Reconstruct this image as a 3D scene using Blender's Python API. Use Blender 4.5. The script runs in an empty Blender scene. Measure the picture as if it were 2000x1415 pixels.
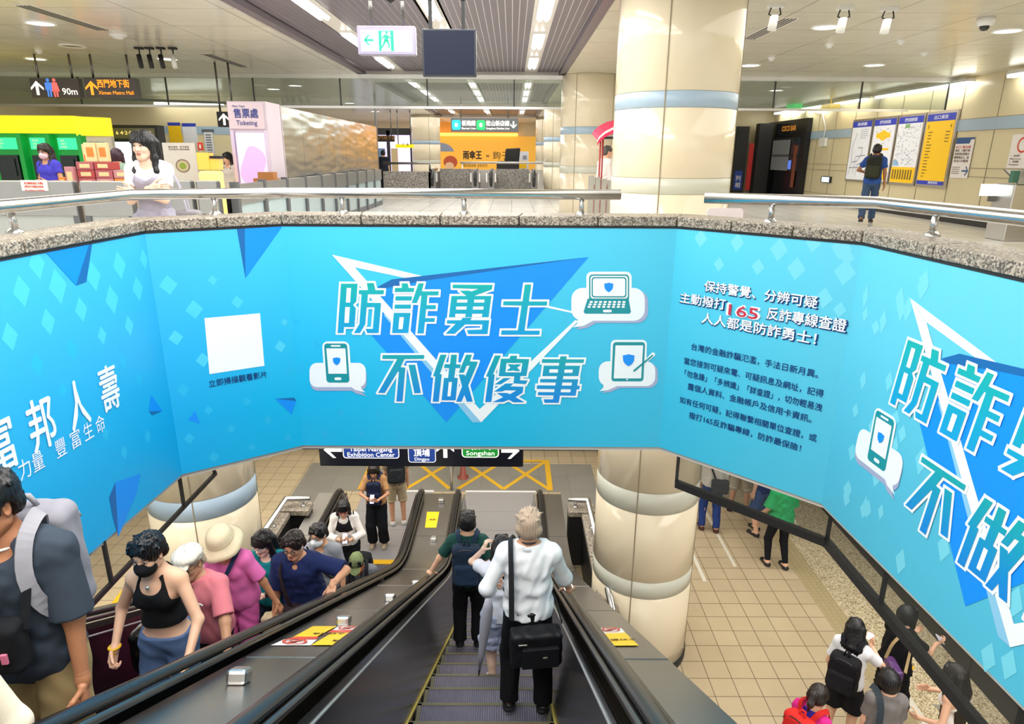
import bpy, bmesh, math, random
import numpy as np
from mathutils import Vector, Matrix, Euler

random.seed(7); np.random.seed(7)
S = bpy.context.scene
COL = S.collection
PI = math.pi

# ------------------------------------------------------------------ camera, world, exposure
FPX, CX, CY, EYE = 1300.0, 1000.0, 707.5, 1.4        # focal length in pixels of the 2000x1415 frame, eye height above the concourse
_dn = Vector(((975 - CX) / FPX, -(4900 - CY) / FPX, 1.0)).normalized()
_z = -_dn
_y = Vector((0, (CY - 310) / FPX, 1.0)); _y = (_y - _y.dot(_z) * _z).normalized()
_x = Vector((0, 0, 0)); _x = _y.cross(_z)
if _x[0] < 0: _x = -_x
CAMROWS = (_x, _y, _z)                                # world axes in (right, up, forward)
cam = bpy.data.cameras.new('camera'); cam_ob = bpy.data.objects.new('camera', cam); COL.objects.link(cam_ob)
cam.sensor_fit = 'HORIZONTAL'; cam.sensor_width = 36.0; cam.lens = 36.0 * FPX / 2000.0
cam.clip_start = 0.05; cam.clip_end = 300
_m = Matrix(((_x[0], _x[1], -_x[2], 0), (_y[0], _y[1], -_y[2], 0), (_z[0], _z[1], -_z[2], EYE), (0, 0, 0, 1)))
cam_ob.matrix_world = _m
S.camera = cam_ob
S.view_settings.view_transform = 'Standard'; S.view_settings.look = 'None'
S.view_settings.gamma = 1.0; S.view_settings.use_curve_mapping = False
S.view_settings.exposure = EXPOSURE = 0.3

world = bpy.data.worlds.new('world'); S.world = world; world.use_nodes = True
_bg = world.node_tree.nodes['Background']; _bg.inputs[0].default_value = (1.0, 0.98, 0.95, 1); _bg.inputs[1].default_value = 1.0

def area_light(name, loc, size, power, rot=(0, 0, 0), col=(1, 0.97, 0.92)):
    l = bpy.data.lights.new(name, 'AREA'); l.shape = 'RECTANGLE'; l.size, l.size_y = size; l.energy = power; l.color = col
    o = bpy.data.objects.new(name, l); o.location = loc; o.rotation_euler = rot; COL.objects.link(o); return o
# concourse: the fluorescent rows of the ceiling and the downlight fields to either side
for y in (1.5, 6.5, 11.5):
    area_light('row_light', (-1.05, y, 3.0), (3.2, 4.2), {1.5: 250, 6.5: 150, 11.5: 150}[y])
area_light('field_light', (-7.0, 7.5, 2.98), (5.0, 7.5), 210)
area_light('field_light', (5.2, 8.0, 2.98), (5.0, 9.0), 200)
area_light('field_light', (-6.0, 18.5, 2.98), (8.0, 3.5), 130)
area_light('field_light', (5.0, 18.5, 2.98), (8.0, 3.5), 130)
area_light('row_light', (-1.0, 22.0, 3.0), (4.0, 9.0), 190)
area_light('row_light', (-3.0, 32.0, 3.0), (14.0, 8.0), 360)
# platform level: unseen area lights added under the slab to light this floor
area_light('platform_fill', (4.8, 5.2, -1.16), (3.4, 8.5), 270)
area_light('platform_fill', (-5.0, 7.0, -1.16), (3.2, 8.0), 270)
area_light('platform_fill', (-1.1, 9.2, -1.16), (6.0, 6.0), 250)

# ------------------------------------------------------------------ pixel helpers: where a pixel's sight line meets a plane of the room
def ray(px, py):
    c = Vector(((px - CX) / FPX, -(py - CY) / FPX, 1.0))
    return Vector((_x.dot(c), _y.dot(c), _z.dot(c)))
def onY(px, py, Y): r = ray(px, py); return Vector((0, 0, EYE)) + r * (Y / r[1])
def onX(px, py, X): r = ray(px, py); return Vector((0, 0, EYE)) + r * (X / r[0])
def onZ(px, py, Z): r = ray(px, py); return Vector((0, 0, EYE)) + r * ((Z - EYE) / r[2])

# ------------------------------------------------------------------ materials
def srgb(h):
    if isinstance(h, str):
        h = h.lstrip('#'); c = [int(h[i:i + 2], 16) / 255 for i in (0, 2, 4)]
        return tuple(x / 12.92 if x <= .04045 else ((x + .055) / 1.055) ** 2.4 for x in c)
    return tuple(h)
MATS = {}
def mat(name, col, rough=0.5, metal=0.0, emit=None, estr=0.0, var=0.06, nscale=8.0, bump=0.0, bscale=60.0, spec=0.5, alpha=None, trans=0.0, coat=0.0, stretch=None):
    if name in MATS: return MATS[name]
    m = bpy.data.materials.new(name); m.use_nodes = True; MATS[name] = m
    nt = m.node_tree; n = nt.nodes; L = nt.links; p = n['Principled BSDF']
    c = srgb(col)
    p.inputs['Roughness'].default_value = rough; p.inputs['Metallic'].default_value = metal
    p.inputs['Specular IOR Level'].default_value = spec
    if coat: p.inputs['Coat Weight'].default_value = coat
    tc = n.new('ShaderNodeTexCoord'); nz = n.new('ShaderNodeTexNoise'); nz.inputs['Scale'].default_value = nscale; nz.inputs['Detail'].default_value = 3
    if stretch:
        mp = n.new('ShaderNodeMapping'); mp.inputs['Scale'].default_value = stretch
        L.new(tc.outputs['Object'], mp.inputs[0]); L.new(mp.outputs[0], nz.inputs['Vector'])
    else: L.new(tc.outputs['Object'], nz.inputs['Vector'])
    mx = n.new('ShaderNodeMix'); mx.data_type = 'RGBA'
    mx.inputs['A'].default_value = (*[max(0, x * (1 - var)) for x in c], 1); mx.inputs['B'].default_value = (*[min(1, x * (1 + var)) for x in c], 1)
    L.new(nz.outputs['Fac'], mx.inputs['Factor']); L.new(mx.outputs['Result'], p.inputs['Base Color'])
    if emit is not None:
        p.inputs['Emission Color'].default_value = (*srgb(emit), 1); p.inputs['Emission Strength'].default_value = estr
    if bump:
        bn = n.new('ShaderNodeTexNoise'); bn.inputs['Scale'].default_value = bscale; bn.inputs['Detail'].default_value = 4
        L.new(tc.outputs['Object'], bn.inputs['Vector'])
        b = n.new('ShaderNodeBump'); b.inputs['Strength'].default_value = bump; b.inputs['Distance'].default_value = 0.01
        L.new(bn.outputs['Fac'], b.inputs['Height']); L.new(b.outputs[0], p.inputs['Normal'])
    if trans: p.inputs['Transmission Weight'].default_value = trans
    if alpha is not None: p.inputs['Alpha'].default_value = alpha
    return m
def setin(m, **k):
    p = m.node_tree.nodes['Principled BSDF']
    for a, b in k.items(): p.inputs[a.replace('_', ' ')].default_value = b
    return m
def glow(name, col, s): return mat(name, col, 0.4, emit=col, estr=s, var=0.02)
def granite(name, c0, c1, c2, scale=70, rough=0.45):
    if name in MATS: return MATS[name]
    m = mat(name, c1, rough); nt = m.node_tree; n = nt.nodes; L = nt.links; p = n['Principled BSDF']
    tc = n.new('ShaderNodeTexCoord'); v = n.new('ShaderNodeTexVoronoi'); v.inputs['Scale'].default_value = scale
    L.new(tc.outputs['Object'], v.inputs['Vector'])
    sep = n.new('ShaderNodeSeparateColor'); L.new(v.outputs['Color'], sep.inputs[0])
    r = n.new('ShaderNodeValToRGB'); r.color_ramp.interpolation = 'CONSTANT'
    e = r.color_ramp.elements; e[0].color = (*srgb(c0), 1); e[1].position = .3; e[1].color = (*srgb(c1), 1)
    x = e.new(.72); x.color = (*srgb(c2), 1)
    L.new(sep.outputs[0], r.inputs[0]); L.new(r.outputs[0], p.inputs['Base Color'])
    return m
def tiles(name, col, grout, size, gap=0.006, rough=0.35, var=0.06, off=(0, 0), bump=0.0, fleck=None):
    """square tiles laid in the world's x and y, with a thin dark joint"""
    if name in MATS: return MATS[name]
    m = mat(name, col, rough, var=var, nscale=2.5); nt = m.node_tree; n = nt.nodes; L = nt.links; p = n['Principled BSDF']
    geo = n.new('ShaderNodeNewGeometry'); mp = n.new('ShaderNodeMapping'); mp.inputs['Location'].default_value = (off[0], off[1], 0)
    L.new(geo.outputs['Position'], mp.inputs[0])
    br = n.new('ShaderNodeTexBrick'); br.offset = 0; br.squash = 1; br.inputs['Scale'].default_value = 1.0
    br.inputs['Brick Width'].default_value = size; br.inputs['Row Height'].default_value = size; br.inputs['Mortar Size'].default_value = gap / 2
    br.inputs['Mortar Smooth'].default_value = 0.1; br.inputs['Bias'].default_value = 0
    c = srgb(col)
    br.inputs['Color1'].default_value = (*[x * (1 - var) for x in c], 1); br.inputs['Color2'].default_value = (*[min(1, x * (1 + var)) for x in c], 1)
    br.inputs['Mortar'].default_value = (*srgb(grout), 1)
    L.new(mp.outputs[0], br.inputs['Vector'])
    out = br.outputs['Color']
    nz = n.new('ShaderNodeTexNoise'); nz.inputs['Scale'].default_value = 3; nz.inputs['Detail'].default_value = 5
    L.new(geo.outputs['Position'], nz.inputs['Vector'])
    mm = n.new('ShaderNodeMix'); mm.data_type = 'RGBA'; mm.blend_type = 'MULTIPLY'; mm.inputs['Factor'].default_value = .35
    L.new(out, mm.inputs['A']); L.new(nz.outputs['Fac'], mm.inputs['B'])
    r = n.new('ShaderNodeMix'); r.data_type = 'RGBA'; r.blend_type = 'MIX'; r.inputs['Factor'].default_value = .5
    L.new(mm.outputs['Result'], r.inputs['A']); L.new(out, r.inputs['B'])
    L.new(r.outputs['Result'], p.inputs['Base Color'])
    return m

# ------------------------------------------------------------------ mesh builder
class MB:
    def __init__(s): s.v = []; s.f = []; s.mi = []; s.sm = []
    def add(s, vs, fs, mi=0, smooth=False):
        b = len(s.v); s.v += [tuple(v) for v in vs]
        for f in fs: s.f.append([i + b for i in f]); s.mi.append(mi); s.sm.append(smooth)
        return s
    def box(s, lo, hi, mi=0):
        x0, y0, z0 = lo; x1, y1, z1 = hi
        vs = [(x0, y0, z0), (x1, y0, z0), (x1, y1, z0), (x0, y1, z0), (x0, y0, z1), (x1, y0, z1), (x1, y1, z1), (x0, y1, z1)]
        return s.add(vs, [(0, 3, 2, 1), (4, 5, 6, 7), (0, 1, 5, 4), (1, 2, 6, 5), (2, 3, 7, 6), (3, 0, 4, 7)], mi)
    def obox(s, c, ax, ay, az, mi=0):
        """box by centre and three half-axis vectors"""
        c, ax, ay, az = map(Vector, (c, ax, ay, az)); vs = []
        for k in (-1, 1):
            for (i, j) in ((-1, -1), (1, -1), (1, 1), (-1, 1)): vs.append(c + ax * i + ay * j + az * k)
        return s.add(vs, [(0, 3, 2, 1), (4, 5, 6, 7), (0, 1, 5, 4), (1, 2, 6, 5), (2, 3, 7, 6), (3, 0, 4, 7)], mi)
    def prism(s, poly, ext, mi=0, smooth=False):
        """extrude a planar polygon (3-D points) along a vector"""
        n = len(poly); P = [Vector(p) for p in poly]; e = Vector(ext)
        vs = P + [p + e for p in P]
        fs = [tuple(range(n - 1, -1, -1)), tuple(range(n, 2 * n))]
        s.add(vs, fs, mi)
        b = len(s.v) - 2 * n
        for i in range(n):
            j = (i + 1) % n; s.f.append([b + i, b + j, b + n + j, b + n + i]); s.mi.append(mi); s.sm.append(smooth)
        return s
    def poly(s, pts, mi=0): return s.add(pts, [tuple(range(len(pts)))], mi)
    def tube(s, path, r, n=12, cap=True, mi=0, rad=None, flat=1.0, up=None):
        P = [Vector(p) for p in path]; m = len(P); rings = []
        prev = None
        for i, p in enumerate(P):
            if i == 0: t = P[1] - P[0]
            elif i == m - 1: t = P[-1] - P[-2]
            else: t = (P[i + 1] - p).normalized() + (p - P[i - 1]).normalized()
            t = t.normalized()
            if prev is None:
                a = Vector(up) if up else (Vector((0, 0, 1)) if abs(t.z) < .9 else Vector((1, 0, 0)))
                u = (a - a.dot(t) * t).normalized()
            else: u = (prev - prev.dot(t) * t).normalized()
            prev = u; w = t.cross(u)
            k = 1.0
            if 0 < i < m - 1:
                cs = (P[i + 1] - p).normalized().dot((p - P[i - 1]).normalized()); k = 1 / max(.5, math.sqrt((1 + cs) / 2))
            rr = rad[i] if rad else r
            ring = []
            for q in range(n):
                a = 2 * PI * q / n; ring.append(p + u * (math.cos(a) * rr * flat) + w * (math.sin(a) * rr * (k if k < 1.3 else 1.3)))
            rings.append(ring)
        vs = [v for r_ in rings for v in r_]; fs = []
        for i in range(m - 1):
            for q in range(n): fs.append((i * n + q, i * n + (q + 1) % n, (i + 1) * n + (q + 1) % n, (i + 1) * n + q))
        s.add(vs, fs, mi, True)
        if cap:
            b = len(s.v) - len(vs)
            s.f.append([b + q for q in range(n - 1, -1, -1)]); s.mi.append(mi); s.sm.append(False)
            s.f.append([b + (m - 1) * n + q for q in range(n)]); s.mi.append(mi); s.sm.append(False)
        return s
    def cyl(s, a, b, r, r2=None, n=24, mi=0, cap=True):
        return s.tube([a, b], r, n, cap, mi, rad=[r, r if r2 is None else r2])
    def lathe(s, prof, n=32, c=(0, 0, 0), mi=0, arc=(0, 2 * PI), smooth=True):
        """profile [(r, z)] turned about the vertical through c"""
        full = abs(arc[1] - arc[0] - 2 * PI) < 1e-6; m = n if full else n + 1
        vs = []
        for (r, z) in prof:
            for q in range(m):
                a = arc[0] + (arc[1] - arc[0]) * q / n; vs.append((c[0] + r * math.cos(a), c[1] + r * math.sin(a), c[2] + z))
        fs = []
        for i in range(len(prof) - 1):
            for q in range(n):
                q2 = (q + 1) % m; fs.append((i * m + q, i * m + q2, (i + 1) * m + q2, (i + 1) * m + q))
        return s.add(vs, fs, mi, smooth)
    def sphere(s, c, r, n=14, m=9, mi=0):
        rx, ry, rz = r if isinstance(r, (tuple, list)) else (r, r, r)
        vs = [(c[0], c[1], c[2] - rz)]
        for i in range(1, m):
            t = -PI / 2 + PI * i / m
            for q in range(n): a = 2 * PI * q / n; vs.append((c[0] + rx * math.cos(t) * math.cos(a), c[1] + ry * math.cos(t) * math.sin(a), c[2] + rz * math.sin(t)))
        vs.append((c[0], c[1], c[2] + rz)); fs = []
        for q in range(n): fs.append((0, 1 + (q + 1) % n, 1 + q))
        for i in range(m - 2):
            for q in range(n): fs.append((1 + i * n + q, 1 + i * n + (q + 1) % n, 1 + (i + 1) * n + (q + 1) % n, 1 + (i + 1) * n + q))
        b = 1 + (m - 2) * n
        for q in range(n): fs.append((b + q, b + (q + 1) % n, len(vs) - 1))
        return s.add(vs, fs, mi, True)
    def build(s, name, mats, parent=None, bevel=0.0, kind=None):
        me = bpy.data.meshes.new(name); me.from_pydata([tuple(v) for v in s.v], [], s.f); 
        mats = mats if isinstance(mats, (list, tuple)) else [mats]
        for m in mats: me.materials.append(m)
        me.polygons.foreach_set('material_index', s.mi); me.polygons.foreach_set('use_smooth', s.sm)
        bm = bmesh.new(); bm.from_mesh(me); bmesh.ops.recalc_face_normals(bm, faces=bm.faces) if len(bm.faces) < 60000 else None; bm.to_mesh(me); bm.free()
        me.update()
        o = bpy.data.objects.new(name, me); COL.objects.link(o)
        if parent is not None:
            o.parent = parent
            o.matrix_parent_inverse = parent.matrix_basis.inverted()
        if bevel:
            b = o.modifiers.new('bevel', 'BEVEL'); b.width = bevel; b.segments = 2; b.limit_method = 'ANGLE'
        if kind: o['kind'] = kind
        return o
def tag(o, label, cat, group=None, kind=None):
    o['label'] = label; o['category'] = cat
    if group: o['group'] = group
    if kind: o['kind'] = kind
    return o
def thing(name, label, cat, loc=(0, 0, 0), rz=0.0, group=None):
    o = bpy.data.objects.new(name, None); COL.objects.link(o); o.location = loc; o.rotation_euler = (0, 0, rz)
    o.matrix_basis = Matrix.Translation(loc) @ Matrix.Rotation(rz, 4, 'Z'); o.empty_display_size = .1
    return tag(o, label, cat, group)
def dup(root, loc=None, rz=None, label=None, group=None):
    r = root.copy(); COL.objects.link(r)
    if loc is not None: r.location = loc
    if rz is not None: r.rotation_euler = (0, 0, rz)
    if label: r['label'] = label
    if group: r['group'] = group
    for ch in list(root.children):
        c = ch.copy(); COL.objects.link(c); c.parent = r
        for g in list(ch.children): d = g.copy(); COL.objects.link(d); d.parent = c
    return r
def struct(o, label=None, cat=None):
    o['kind'] = 'structure'
    if label: o['label'] = label; o['category'] = cat
    return o

# ------------------------------------------------------------------ lettering
def glyphs(mb, body, origin, xd, yd, size, align='L', bold=0.0, mi=0, width=None, shear=0.0, space=1.0):
    """flat letters of the built-in typeface on the plane (origin, xd, yd); size is the height of a full character; width squeezes the line to fit"""
    c = bpy.data.curves.new('lettering', 'FONT'); c.body = body; c.resolution_u = 2; c.space_character = space; c.shear = shear
    o = bpy.data.objects.new('lettering', c); me = bpy.data.meshes.new_from_object(o)
    xs = [v.co.x for v in me.vertices] or [0, 1]; x0, x1 = min(xs), max(xs)
    k = size * 1.05; kx = k if width is None else width / max(1e-6, x1 - x0)
    ox = {'L': -x0, 'C': -(x0 + x1) / 2, 'R': -x1}[align]
    O, X, Y = Vector(origin), Vector(xd), Vector(yd)
    N = X.cross(Y); fs = [tuple(p.vertices) for p in me.polygons]; w = bold * size
    st = [(0, 0)] if bold <= 0 else [(-w, 0), (w, 0), (0, w), (0, -w)] if bold < .03 else [(w * math.cos(a), w * math.sin(a)) for a in np.linspace(0, 2 * PI, 8, False)]
    for i, (dx, dy) in enumerate(st):
        vs = [O + X * ((v.co.x + ox) * kx + dx) + Y * (v.co.y * k + dy) + N * (.00025 * i) for v in me.vertices]
        mb.add(vs, fs, mi)
    bpy.data.objects.remove(o); bpy.data.curves.remove(c); bpy.data.meshes.remove(me)
    return (x1 - x0) * kx
def offset_poly(P, w):
    """grow a 2-D polygon outward by w with mitred corners"""
    n = len(P); A = sum(P[i][0] * P[(i + 1) % n][1] - P[(i + 1) % n][0] * P[i][1] for i in range(n))
    sgn = 1 if A > 0 else -1; out = []
    for i in range(n):
        p0, p1, p2 = Vector(P[i - 1]), Vector(P[i]), Vector(P[(i + 1) % n])
        d1 = (p1 - p0).normalized(); d2 = (p2 - p1).normalized()
        n1 = Vector((d1.y, -d1.x)) * sgn; n2 = Vector((d2.y, -d2.x)) * sgn
        b = n1 + n2
        if b.length < 1e-4: out.append(tuple(p1 + n1 * w)); continue
        b.normalize(); k = w / max(.38, b.dot(n1)); out.append(tuple(p1 + b * k))
    return out
# ------------------------------------------------------------------ materials used over and over
M_steel = mat('brushed_steel', (.62, .61, .59), .28, 1.0, var=.08, nscale=3, stretch=(1, 1, 30))
M_pipe = mat('pipe_steel', (.60, .60, .59), .22, 1.0, var=.05, nscale=4)
M_dsteel = mat('dark_steel', (.20, .195, .19), .3, 1.0, var=.1, nscale=3)
M_deck = mat('deck_steel', (.36, .345, .33), .3, 1.0, var=.1, nscale=2.5, bump=.03, bscale=3)
M_panel = mat('panel_steel', (.15, .155, .16), .22, .9, var=.12, nscale=2)
M_black = mat('black_rubber', (.012, .012, .013), .25, spec=.6)
M_blackm = mat('black_matt', (.015, .015, .016), .6)
M_frame = mat('dark_frame', (.05, .05, .052), .4, .6)
M_cream = mat('cream_panel', '#e6d9bd', .16, var=.03, nscale=1.5, coat=.4)
M_cream2 = mat('cream_wall', '#dccfaa', .3, var=.04, nscale=1.2)
M_blueband = mat('blue_band', '#a3b9cb', .25, var=.03)
M_greyband = mat('grey_band', '#c9cabb', .25, var=.03)
M_joint = mat('joint', '#3a352c', .7)
M_seam = mat('seam', '#8d8267', .5)
M_white = mat('white_paint', (.82, .82, .80), .4)
M_ceil = tiles('satin_ceiling', '#dcd6cb', '#7d786c', 1.17, .012, rough=.2, var=.02, off=(.05, .3))
M_ceilp = mat('plain_ceiling', '#e0dad2', .35, var=.03, nscale=1)
M_slat = mat('ceiling_slat', '#6d626a', .4, .3, var=.08, nscale=5)
M_slatj = mat('slat_joint', '#d9d3d6', .4)
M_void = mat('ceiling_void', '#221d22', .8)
M_granite = granite('granite', '#5d554b', '#92887a', '#b9af9f', 95, .45)
M_graniteD = granite('granite_dark', '#55504a', '#85807a', '#a9a49c', 60, .45)
M_gfloor = granite('granite_floor', '#8d7c5c', '#c4b592', '#ddd0b0', 70, .35)
M_floorU = tiles('concourse_tiles', '#e2e0da', '#8f8d86', .6, .012, rough=.22, var=.05)
M_floorL = tiles('platform_tiles', '#c2b08f', '#5f523c', .30, .009, rough=.28, var=.05, off=(.14, -.06))
M_grey = mat('grey_stone', '#8d8a82', .45, var=.1, nscale=4)
M_yel = mat('yellow_paint', '#e5b21c', .5, var=.06)
M_glass = None
def glass(name, tint, rough=.02, alpha=.22, base=.35):
    """thin pane: mostly clear, a tinted film of reflection"""
    if name in MATS: return MATS[name]
    m = mat(name, tint, rough, spec=.8); nt = m.node_tree; n = nt.nodes; L = nt.links; p = n['Principled BSDF']
    tr = n.new('ShaderNodeBsdfTransparent'); c = srgb(tint); tr.inputs[0].default_value = (*[base + (1 - base) * x for x in c], 1)
    mx = n.new('ShaderNodeMixShader'); mx.inputs[0].default_value = alpha
    L.new(tr.outputs[0], mx.inputs[1]); L.new(p.outputs[0], mx.inputs[2]); L.new(mx.outputs[0], n['Material Output'].inputs[0])
    return m
M_glassD = glass('smoked_glass', '#3c403d', .03, .42)
M_glassC = glass('clear_glass', '#c9d0c8', .03, .2)
M_glassS = glass('skirt_glass', '#7d837d', .03, .07, .80)

# ------------------------------------------------------------------ the opening in the concourse floor (plan of the wrapped parapet)
PL = [Vector(p) for p in [(-2.95, -2.0), (-2.80, 2.0), (-2.63, 4.83), (-1.83, 5.4), (1.32, 5.4), (2.31, 4.41), (2.46, 1.6), (2.6, -2.0)]]
ZT, ZB = 0.857, -1.057
def off_line(P, d):
    """offset an open plan polyline outward (away from the void) by d"""
    out = []
    for i, p in enumerate(P):
        ns = []
        if i > 0: t = (p - P[i - 1]).normalized(); ns.append(Vector((-t.y, t.x)))
        if i < len(P) - 1: t = (P[i + 1] - p).normalized(); ns.append(Vector((-t.y, t.x)))
        b = sum(ns, Vector((0, 0))).normalized(); out.append(p + b * (d / max(.4, b.dot(ns[0]))))
    return out
def ring_prism(mb, A, B, z0, z1, i0=0, i1=None, mi=0):
    i1 = len(A) - 1 if i1 is None else i1
    for i in range(i0, i1):
        q = [A[i], A[i + 1], B[i + 1], B[i]]
        mb.prism([(p.x, p.y, z0) for p in q], (0, 0, z1 - z0), mi)
O1 = off_line(PL, .03); O2 = off_line(PL, .30); OC0 = off_line(PL, -.015); OC1 = off_line(PL, .31); OR = off_line(PL, .13)

# concourse floor and slab
fl = MB(); edge = [(p.x, p.y) for p in O1]
fl.prism([(x, y, -.3) for x, y in [(-16, -2)] + edge + [(16, -2), (16, 24.0), (1.0, 24), (1.0, 23.2), (-3.0, 23.2), (-3.0, 24.0), (-16, 24.0)]], (0, 0, .3))
struct(fl.build('floor', M_floorU))
fl = MB(); fl.box((-16, 24.0, -.3), (-3.0, 40, 0)); fl.box((1.0, 24.0, -.3), (16, 40, 0)); fl.box((-3, 31, -.3), (1, 40, 0))
struct(fl.build('floor', M_floorU))
cl = MB(); cl.prism([(x, y, -1.10) for x, y in [(-16, -2)] + edge + [(16, -2), (16, 23), (-16, 23)]], (0, 0, .06))
struct(cl.build('ceiling', M_ceilp))
# a paler apron of stone along the opening and a dark trench cover by the right wall
# platform floor
fl = MB(); fl.box((-16, -6, -5.3), (4.60, 13.6, -5.0)); struct(fl.build('floor', M_floorL))
fl = MB(); fl.box((4.92, -6, -5.3), (9, 13.6, -5.0)); struct(fl.build('floor', M_gfloor))
fl = MB(); fl.box((-16, 13.6, -5.3), (16, 30, -5.0)); struct(fl.build('floor', M_floorL))
# tactile strip of raised dots between tiles and granite
tc = MB(); tc.box((4.60, -6, -5.3), (4.92, 13.6, -5.0))
for i in range(34):
    for k in range(4):
        y = 5.0 + i * .3
        if y > 12.5: continue
        for j in range(4): tc.lathe([(.022, 0), (.016, .006), (0, .006)], 6, (4.64 + k * .08, y + j * .075, -5.0))
struct(tc.build('floor', mat('tactile_stone', '#a89872', .45)))
# far edge of the platform hall: glazed screen wall
wl = MB(); wl.box((-16, 13.9, -5.0), (16, 14.1, -1.1)); struct(wl.build('wall_far_platform', mat('pale_wall', '#cfc7b0', .35)))
tr = MB(); tr.box((-16, 13.86, -5.0), (16, 13.9, -4.86), 0); tr.box((-16, 13.87, -2.6), (16, 13.9, -2.5), 0)
for x in np.arange(-15, 16, 1.3): tr.box((x - .03, 13.86, -5), (x + .03, 13.9, -1.1), 0)
struct(tr.build('trim_1', M_frame))
wl = MB(); wl.box((6.0, -6, -5.0), (6.3, 13.9, -1.1), 0); struct(wl.build('wall_right_platform', mat('platform_screen', '#5d605d', .25, .3)))
tr = MB(); tr.box((5.94, -6, -5.0), (6.0, 13.9, -4.72), 0); tr.box((5.96, -6, -3.75), (6.0, 13.9, -3.68), 0)
for y in np.arange(-5, 13.5, 1.6): tr.box((5.96, y - .03, -4.72), (6.0, y + .03, -1.1), 0)
struct(tr.build('trim_2', M_frame))
wl = MB(); wl.box((-12.3, -6, -5.0), (-12, 13.9, -1.1)); struct(wl.build('wall_left_platform', M_cream2))
# white queue lines and direction marks on the platform tiles
fm = MB()
fm.prism([(3.05, 9.0, -4.999), (3.11, 9.0, -4.999), (3.11, 12.2, -4.999), (3.05, 12.2, -4.999)], (0, 0, .002))
fm.prism([(3.66, 9.4, -4.999), (3.71, 9.4, -4.999), (3.71, 12.2, -4.999), (3.66, 12.2, -4.999)], (0, 0, .002))
struct(fm.build('floor_line', mat('floor_white', '#d8d2c0', .5)))
a = onZ(1800, 1392, -5); 
wm = MB(); wm.prism([(4.86, 5.6, -4.999), (4.98, 5.6, -4.999), (4.98, 7.35, -4.999), (4.86, 7.35, -4.999)], (0, 0, .003), 0)
glyphs(wm, 'Wait', (4.955, 6.05, -4.995), (0, -1, 0), (1, 0, 0), .10, 'C', .02, 1)
for y in (6.75, 7.1): wm.prism([(4.885, y, -4.996), (4.955, y, -4.996), (4.955, y + .07, -4.996), (4.885, y + .07, -4.996)], (0, 0, .001), 1)
tag(wm.build('waiting_line_marking', [mat('floor_white', '#d8d2c0', .5), mat('mark_navy', '#27345e', .5)]), 'white waiting line reading Wait painted on the platform floor', 'floor marking')
ym = MB(); p0 = onZ(1771, 1303, -5)
ym.prism([(p0.x + dx, p0.y + dy, -4.999) for dx, dy in [(-.06, .05), (.05, .07), (.10, -.02), (.02, -.07), (-.05, -.05)]], (0, 0, .003))
tag(ym.build('foot_marking', M_yel), 'small yellow footprint sticker on the granite platform edge', 'floor marking')
tm = MB(); p0 = onZ(1848, 1388, -5); tm.prism([(p0.x - .12, p0.y + .1, -4.999), (p0.x + .12, p0.y + .02, -4.999), (p0.x - .02, p0.y - .12, -4.999)], (0, 0, .003))
tag(tm.build('arrow_marking', M_grey), 'grey triangular boarding arrow on the platform floor', 'floor marking')

# landing of the escalators: grey stone, yellow cross hatching
lg = MB(); lg.box((-4.3, 11.9, -5.0), (1.75, 13.15, -4.994), 0)
lg.box((1.0, 10.1, -5.0), (2.1, 11.9, -4.995), 0); lg.box((-4.3, 10.6, -5.0), (-3.3, 11.9, -4.995), 0)
struct(lg.build('floor', tiles('grey_stone_tiles', '#8d8a82', '#77736a', .6, .008, rough=.4)))
hy = MB()
def strip(mb, a, b, w, z, mi=0):
    a, b = Vector(a), Vector(b); d = (b - a).normalized(); n = Vector((-d.y, d.x)) * w / 2
    mb.prism([(p.x, p.y, z) for p in (a + n, a - n, b - n, b + n)], (0, 0, .003), mi)
for x0, x1 in ((-2.95, -1.22), (-1.05, 0.78)):
    n = 2
    for i in range(n):
        xa = x0 + (x1 - x0) * i / n; xb = x0 + (x1 - x0) * (i + 1) / n
        strip(hy, (xa, 12.0), (xb, 13.3), .085, -4.994); strip(hy, (xa, 13.3), (xb, 12.0), .085, -4.993)
strip(hy, (-2.95, 13.3), (.82, 13.3), .09, -4.992); strip(hy, (.80, 11.95), (.80, 13.34), .11, -4.991); strip(hy, (-3.0, 11.95), (-3.0, 13.34), .11, -4.991)
struct(hy.build('floor_line', M_yel))

yp = MB(); q_ = [onZ(*p, -4.99) for p in ((272, 1108), (285, 1200), (150, 1330), (100, 1330))]; yp.prism([(p.x, p.y, -4.999) for p in q_], (0, 0, .004)); struct(yp.build('floor_line', M_yel))
# ------------------------------------------------------------------ parapet around the opening, stone coping, tubular rail
pw = MB(); ring_prism(pw, O1, O2, -1.05, ZT - .01); struct(pw.build('wall_parapet', M_cream2), 'parapet behind the blue banner around the opening', 'parapet')
# coping stones: each a slab with its own joint
cpn = 0
def coping_run(a0, a1, b0, b1, n, last=False):
    global cpn
    mb = MB()
    for i in range(n):
        t0, t1 = i / n, (i + 1) / n; g = .004
        L_ = (a1 - a0).length; e = g / L_
        q = [a0.lerp(a1, t0 + e), a0.lerp(a1, t1 - e), b0.lerp(b1, t1 - e), b0.lerp(b1, t0 + e)]
        mb.prism([(p.x, p.y, ZT + .012) for p in q], (0, 0, .075))
    o = mb.build('coping', M_granite, cop, bevel=.008); cpn += 1
cop = thing('stone_coping', 'speckled grey granite coping capping the blue parapet', 'coping', (0, 5.5, .86))
for i, n in zip(range(len(PL) - 1), (5, 5, 2, 5, 3, 4, 5)): coping_run(OC0[i], OC0[i + 1], OC1[i], OC1[i + 1], n)
st = MB(); ring_prism(st, off_line(PL, -.004), off_line(PL, .2), ZT - .006, ZT + .012); st.build('shadow_gap', M_blackm, cop)

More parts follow.
